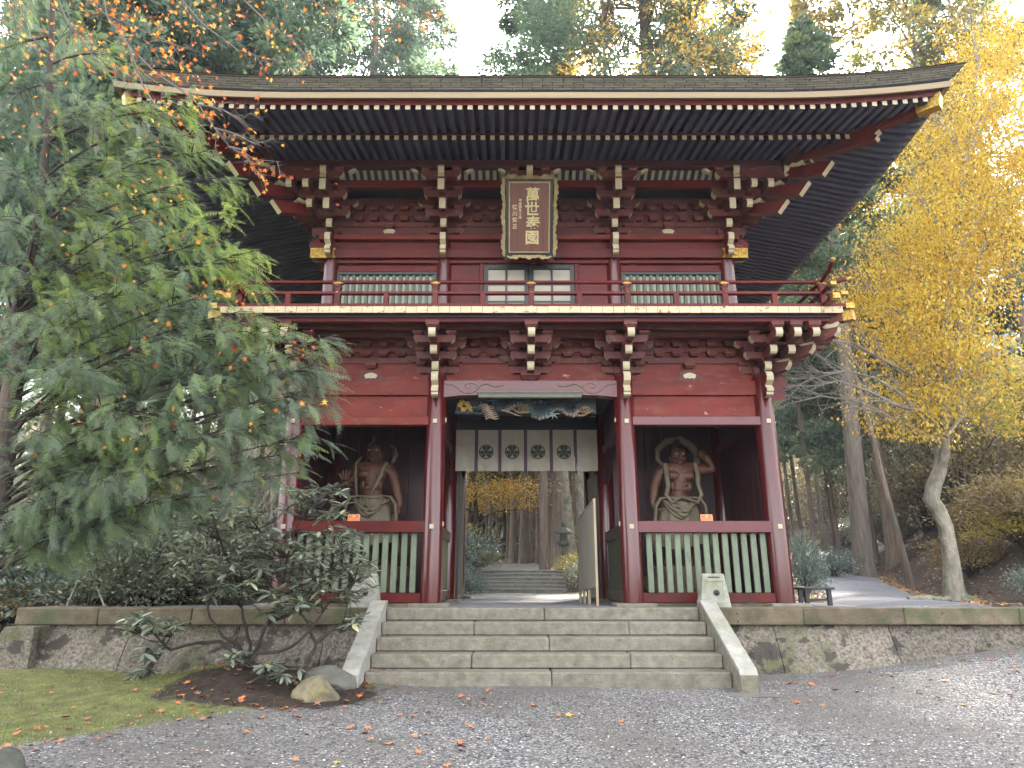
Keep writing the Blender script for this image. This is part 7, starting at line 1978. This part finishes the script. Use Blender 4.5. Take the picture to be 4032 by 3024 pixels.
for x, y, s_ in far_sh:
    if abs(x) > 1.5: shrub('thicket', x, y, s_, 'tall dark thicket closing the wood far behind the gate', 'far thickets behind the wood', random.uniform(1.5, 2.6))
for i in range(30):
    Y = random.uniform(22, 50); x = path_c(Y) + 4 + random.uniform(0, 1) * (6 + .5 * Y); shrub('thicket', x, Y, random.uniform(2.0, 3.6), 'tall dusky thicket on the upper right slope', 'tall thickets on the upper right slope', random.uniform(1.1, 1.9))
# young cypress with two bamboo props on the left terrace
yc = at(345, 2385, 10.9); ycx = thing('young_cypress', 'small dark young cypress held by two thin props on the left coping', 'tree', (yc.x, 10.9, .80))
m = MB(); m.tube([(0, 0, 0), (.02, 0, .9), (0, 0, 1.5)], [.02, .015, .005], 6); m.build('trunk', BARKD, ycx)
n_ = 520; P = np.stack([rng.normal(0, .26, n_), rng.normal(0, .2, n_), rng.uniform(.2, 1.5, n_)], 1); P[:, :2] *= (1.25 - .55 * P[:, 2:3]); dv = P * np.array([1, 1, 0]) + rng.normal(size=(n_, 3)) * .1 + np.array([0, 0, -.05])
V, F, T_ = scatter(fv, ff, P, basis(dv, np.tile([0, 0, 1.0], (n_, 1))), rng.uniform(.10, .2, n_), rng.random(n_) * .45)
tag(link(bpy.data.objects.new('crown', fast_mesh('crown', V, F, CYPL, tint=T_)), ycx), kind='stuff')
for a, b2 in (((262, 2388), (318, 2260)), ((412, 2388), (372, 2290))):
    p, q = at(*a, 10.6), at(*b2, 10.85); m = MB(); m.tube([tuple(p - Vector(ycx.location)), tuple(q - Vector(ycx.location))], .014, 6); m.build('prop_pole', TWIGW, ycx)

# ---------------------------------------------------------------- rhododendron by the stairs
rng = np.random.default_rng(44)
rb0 = at(975, 2611, 8.7); RO = Vector((rb0.x, 8.7, tz(rb0.x, 8.7)))
rh = thing('rhododendron', 'open rhododendron with whorled leathery leaves growing before the terrace left of the stairs', 'shrub', tuple(RO))
def zr(x, y, Y): return at(500 + x * .5725, 1850 + y * .5725, Y)
wh = []
def reg(n, x0, x1, y0, y1, Y0=8.0, Y1=9.2):
    for _ in range(int(n * 1.95)): wh.append((rng.uniform(x0, x1), rng.uniform(y0, y1), rng.uniform(Y0, Y1)))
reg(15, 1090, 1480, 100, 330); reg(20, 1060, 1620, 400, 600); reg(16, 450, 900, 240, 430); reg(24, 850, 1700, 600, 760); reg(15, 330, 760, 600, 720); reg(22, 520, 1120, 680, 900); reg(18, 1150, 1700, 720, 900)
reg(15, 0, 380, 980, 1110); reg(3, 1500, 1600, 1010, 1080); reg(9, 920, 1200, 1330, 1540, 8.0, 8.4); reg(3, 680, 800, 1270, 1310, 8.2, 8.6); reg(6, 700, 1050, 450, 620); reg(8, 950, 1350, 880, 1000); reg(5, 100, 320, 1200, 1290, 8.3, 8.8); reg(3, 30, 140, 1360, 1440, 8.4, 8.8)
stems = [([(830, 1330), (850, 1200), (820, 1080), (790, 950), (800, 820), (780, 700)], 8.7), ([(835, 1330), (900, 1220), (950, 1080), (1040, 920), (1080, 780), (1100, 600), (1150, 420), (1260, 250)], 8.6), ([(820, 1325), (760, 1200), (660, 1150), (570, 1020), (560, 880), (480, 700)], 8.8), ([(790, 1290), (640, 1180), (480, 1190), (300, 1240), (180, 1120), (80, 1060)], 8.7),
         ([(1190, 1365), (1270, 1270), (1300, 1190), (1240, 1050), (1180, 920), (1300, 760), (1450, 640)], 8.5), ([(840, 1320), (900, 1260), (1050, 1250), (1180, 1180), (1290, 1060), (1400, 900), (1560, 760)], 8.4), ([(960, 1060), (1100, 1000), (1210, 900), (1330, 800), (1500, 560)], 8.6), ([(120, 1400), (230, 1270), (300, 1150)], 8.6),
         ([(800, 820), (700, 640), (640, 480), (600, 360)], 8.8), ([(1100, 600), (960, 480), (820, 340)], 8.7), ([(835, 1330), (960, 1350), (1060, 1430)], 8.4), ([(1300, 1190), (1450, 1080), (1540, 1040)], 8.4)]
m = MB(); SP = []
for si, (ln, Y) in enumerate(stems):
    P = [zr(x, y, Y + .10 * sin(i * 1.7 + si)) for i, (x, y) in enumerate(ln)]
    P2 = []
    for a, b2 in zip(P[:-1], P[1:]): P2 += [a, (a + b2) / 2 + Vector((random.uniform(-.02, .02), random.uniform(-.02, .02), random.uniform(-.01, .01)))]
    P2.append(P[-1])
    if si in (0, 1, 2, 3, 5, 10): P2[0] = Vector((RO.x + .03 * si - .06, 8.7, RO.z - .05))
    if si in (4, 7): P2[0].z = tz(P2[0].x, P2[0].y) - .05
    m.tube([tuple(p - RO) for p in P2], [.026 * (1 - .72 * q / (len(P2) - 1)) for q in range(len(P2))], 7); SP += P2[2:]
SPn = np.array([tuple(p) for p in SP])
W = []
for x, y, Y in wh:
    c = zr(x, y, Y); d = np.linalg.norm(SPn - np.array(c), axis=1); k = int(np.argmin(d + .35 * (SPn[:, 2] > c.z))); s0 = SP[k]
    mid = (s0 + c) / 2 + Vector((0, 0, -.04)); m.tube([tuple(s0 - RO), tuple(mid - RO), tuple(c - RO)], [.009, .006, .004], 5, caps=False); W.append(c)
m.build('stems', BARKD, rh)
LV, LF = [], []
n8 = 5
for i in range(n8 + 1):           # elliptic leathery leaf, folded a little along the midrib, 20 triangles
    t = i / n8; w = .135 * sin(pi * (t * .93 + .03)) ** .7
    z = -.10 * t * t
    LV += [(-w, t, z + .035 * (w / .135)), (0, t, z), (w, t, z + .035 * (w / .135))]
for i in range(n8):
    a = 3 * i; LF += [(a, a + 1, a + 4, a + 3), (a + 1, a + 2, a + 5, a + 4)]
LV = np.array(LV); LF = np.array(LF)
RPOS = []; RDIR = []; RUP = []; RS = []
for c in W:
    n = rng.integers(8, 13); ph = rng.uniform(0, 6.28); tl = rng.normal(size=3) * .25
    for k in range(n):
        a = ph + 2 * pi * k / n + rng.normal(0, .18); el = rng.uniform(-.45, .45) + (.0)
        d = np.array([cos(a) * cos(el), sin(a) * cos(el), sin(el)]) + tl * .6
        RPOS.append(np.array(c) + d * .01); RDIR.append(d); RUP.append(np.array([0, 0, 1.0]) + rng.normal(size=3) * .25); RS.append(rng.uniform(.105, .185))
RPOS, RDIR, RUP, RS = map(np.array, (RPOS, RDIR, RUP, RS))
RHL = leafmat('rhododendron_leaf', [(0, (0.07, 0.088, 0.068)), (.4, (0.15, 0.175, 0.135)), (.75, (0.25, 0.28, 0.21)), (.93, (0.42, 0.44, 0.24)), (1, (0.42, 0.25, 0.15))], rough=.22, trans=.15, nscale=2.0, nshare=.15, spec=.7, k=1.2)
RMm = basis(RDIR, RUP); order = np.argsort(RPOS[:, 1])
own = order[:300]; rest = order[300:]
V, F, T_ = scatter(LV, LF, RPOS[rest] - np.array(RO), RMm[rest], RS[rest], rng.random(len(rest)))
tag(link(bpy.data.objects.new('leaves', fast_mesh('leaves', V, F, RHL, tint=T_, smooth=True)), rh), kind='stuff')
lms = [fast_mesh('leaf', LV, LF, RHL, tint=np.full(len(LV), t), smooth=True) for t in (.15, .35, .5, .65, .8, .94, .99)]
for i in own:
    o = bpy.data.objects.new('leaf', lms[int(rng.choice(7, p=[.12, .22, .24, .2, .12, .07, .03]))])
    M3 = Matrix([list(r) for r in RMm[i]]).to_4x4(); o.matrix_basis = Matrix.Translation(Vector(RPOS[i]) - RO) @ M3 @ Matrix.Scale(float(RS[i]), 4)
    link(o, rh)

# ---------------------------------------------------------------- fallen leaves
rng = np.random.default_rng(61)
LC = {'orange': mat('fallen_orange_leaf', (0.85, 0.30, 0.12), (0.62, 0.19, 0.07), 30, .6, rand=.2), 'brown': mat('fallen_brown_leaf', (0.55, 0.27, 0.14), (0.36, 0.17, 0.09), 30, .7, rand=.2), 'red': mat('fallen_red_leaf', (0.42, 0.05, 0.04), (0.30, 0.04, 0.03), 30, .6, rand=.15), 'yellow': mat('fallen_yellow_leaf', (0.70, 0.42, 0.08), (0.60, 0.34, 0.07), 30, .6, rand=.1)}
lfm = {}
for cname, mt in LC.items():
    v = sv0.copy(); v[:, 2] = np.abs(np.sin(v[:, 0] * 5)) * .10 + .05 * v[:, 1] ** 2
    lfm[cname] = fast_mesh('fallen_leaf', v, sf0, mt)
def fallen(x, y, z, where):
    cname = str(rng.choice(['orange', 'brown', 'red', 'yellow'], p=[.50, .30, .10, .10]))
    o = inst('fallen_leaf', lfm[cname], None, (x, y, z + .012), (rng.uniform(-.35, .35), rng.uniform(-.35, .35), rng.uniform(0, 6.28)), (1, 1, 1)); s = rng.uniform(.065, .115); o.scale = (s, s, s)
    tag(o, '%s curled maple leaf fallen on %s' % (cname, where), 'leaf', '%s fallen leaves on %s' % (cname, where))
for i in range(175):
    y = rng.uniform(5.6, 9.3); x = -1.9 - (8.2 - y) * .9 - rng.exponential(1.4)
    if x < -7.2: continue
    fallen(x, y, tz(x, y), 'the moss lawn')
for i in range(34):
    x = rng.normal(-2.9, .7); y = rng.uniform(7.3, 8.9); fallen(x, y, tz(x, y), 'the dark soil under the rhododendron')
for i in range(66):
    y = rng.uniform(5.2, 8.4); x = rng.normal(-1.4, 1.3); fallen(x, y, tz(x, y), 'the left part of the gravel')
for i in range(44):
    y = rng.uniform(7.6, 9.5); x = rng.uniform(2.5, 6.6) ; fallen(x, y, tz(x, y), 'the gravel by the right wall')
for x, y, z in ((-1.95, 8.78, .17), (-1.85, 8.85, .17), (-1.75, 8.8, .17), (-2.0, 9.15, .34), (-1.98, 9.5, .51), (-1.9, 9.48, .51), (2.05, 8.85, .17)): fallen(x, y, z, 'the stair treads')
# leaf litter along the path's verge and on the terrace
n_ = 5200; ly = rng.uniform(10.4, 30, n_); side = rng.random(n_) < .7; lx = np.where(side, path_c(ly) + 1.05 + rng.exponential(.5, n_), path_c(ly) - 1.05 - rng.exponential(.35, n_))
P = np.stack([lx, ly, terrain(lx, ly) + .015], 1); dv = rng.normal(size=(n_, 3)) * np.array([1, 1, .3])
V, F, T_ = scatter(sv0, sf0, P, basis(dv, np.tile([0, 0, 1.], (n_, 1))), rng.uniform(.05, .09, n_), rng.random(n_))
LIT = leafmat('leaf_litter', [(0, (0.16, 0.08, 0.04)), (.5, (0.36, 0.17, 0.06)), (1, (0.62, 0.38, 0.12))], rough=.7, trans=0, nshare=.2)
tag(link(bpy.data.objects.new('leaf_litter', fast_mesh('leaf_litter', V, F, LIT, tint=T_))), 'brown and orange leaf litter along the verges of the right path', kind='stuff')
# fallen log by the yellow tree
q = at(3660, 2368, 12.0); lg = thing('fallen_log', 'short grey log lying on the verge left of the yellow tree', 'log', (q.x, 12.0, tz(q.x, 12.0) + .05))
m = MB(); m.tube([(-.35, 0, 0), (0, .02, .02), (.34, -.02, -.01)], [.05, .06, .045], 10); m.build('log_body', BARKP, lg)

# ---------------------------------------------------------------- thin morning haze in the wood
hz = MB(); hz.box(-305, 305, -64, 336, -6.0, 60.0)
hm = bpy.data.materials.new('haze_air'); hm.use_nodes = True
hn = hm.node_tree
for n in list(hn.nodes): hn.nodes.remove(n)
ho = hn.nodes.new('ShaderNodeOutputMaterial'); pvn = hn.nodes.new('ShaderNodeVolumePrincipled')
pvn.inputs['Color'].default_value = (0.86, 0.90, 1.0, 1); pvn.inputs['Density'].default_value = 0.0007; pvn.inputs['Anisotropy'].default_value = 0.2
hn.links.new(pvn.outputs[0], ho.inputs['Volume'])
haze = hz.build('haze', hm); tag(haze, 'thin pale air between the trunks', kind='stuff')
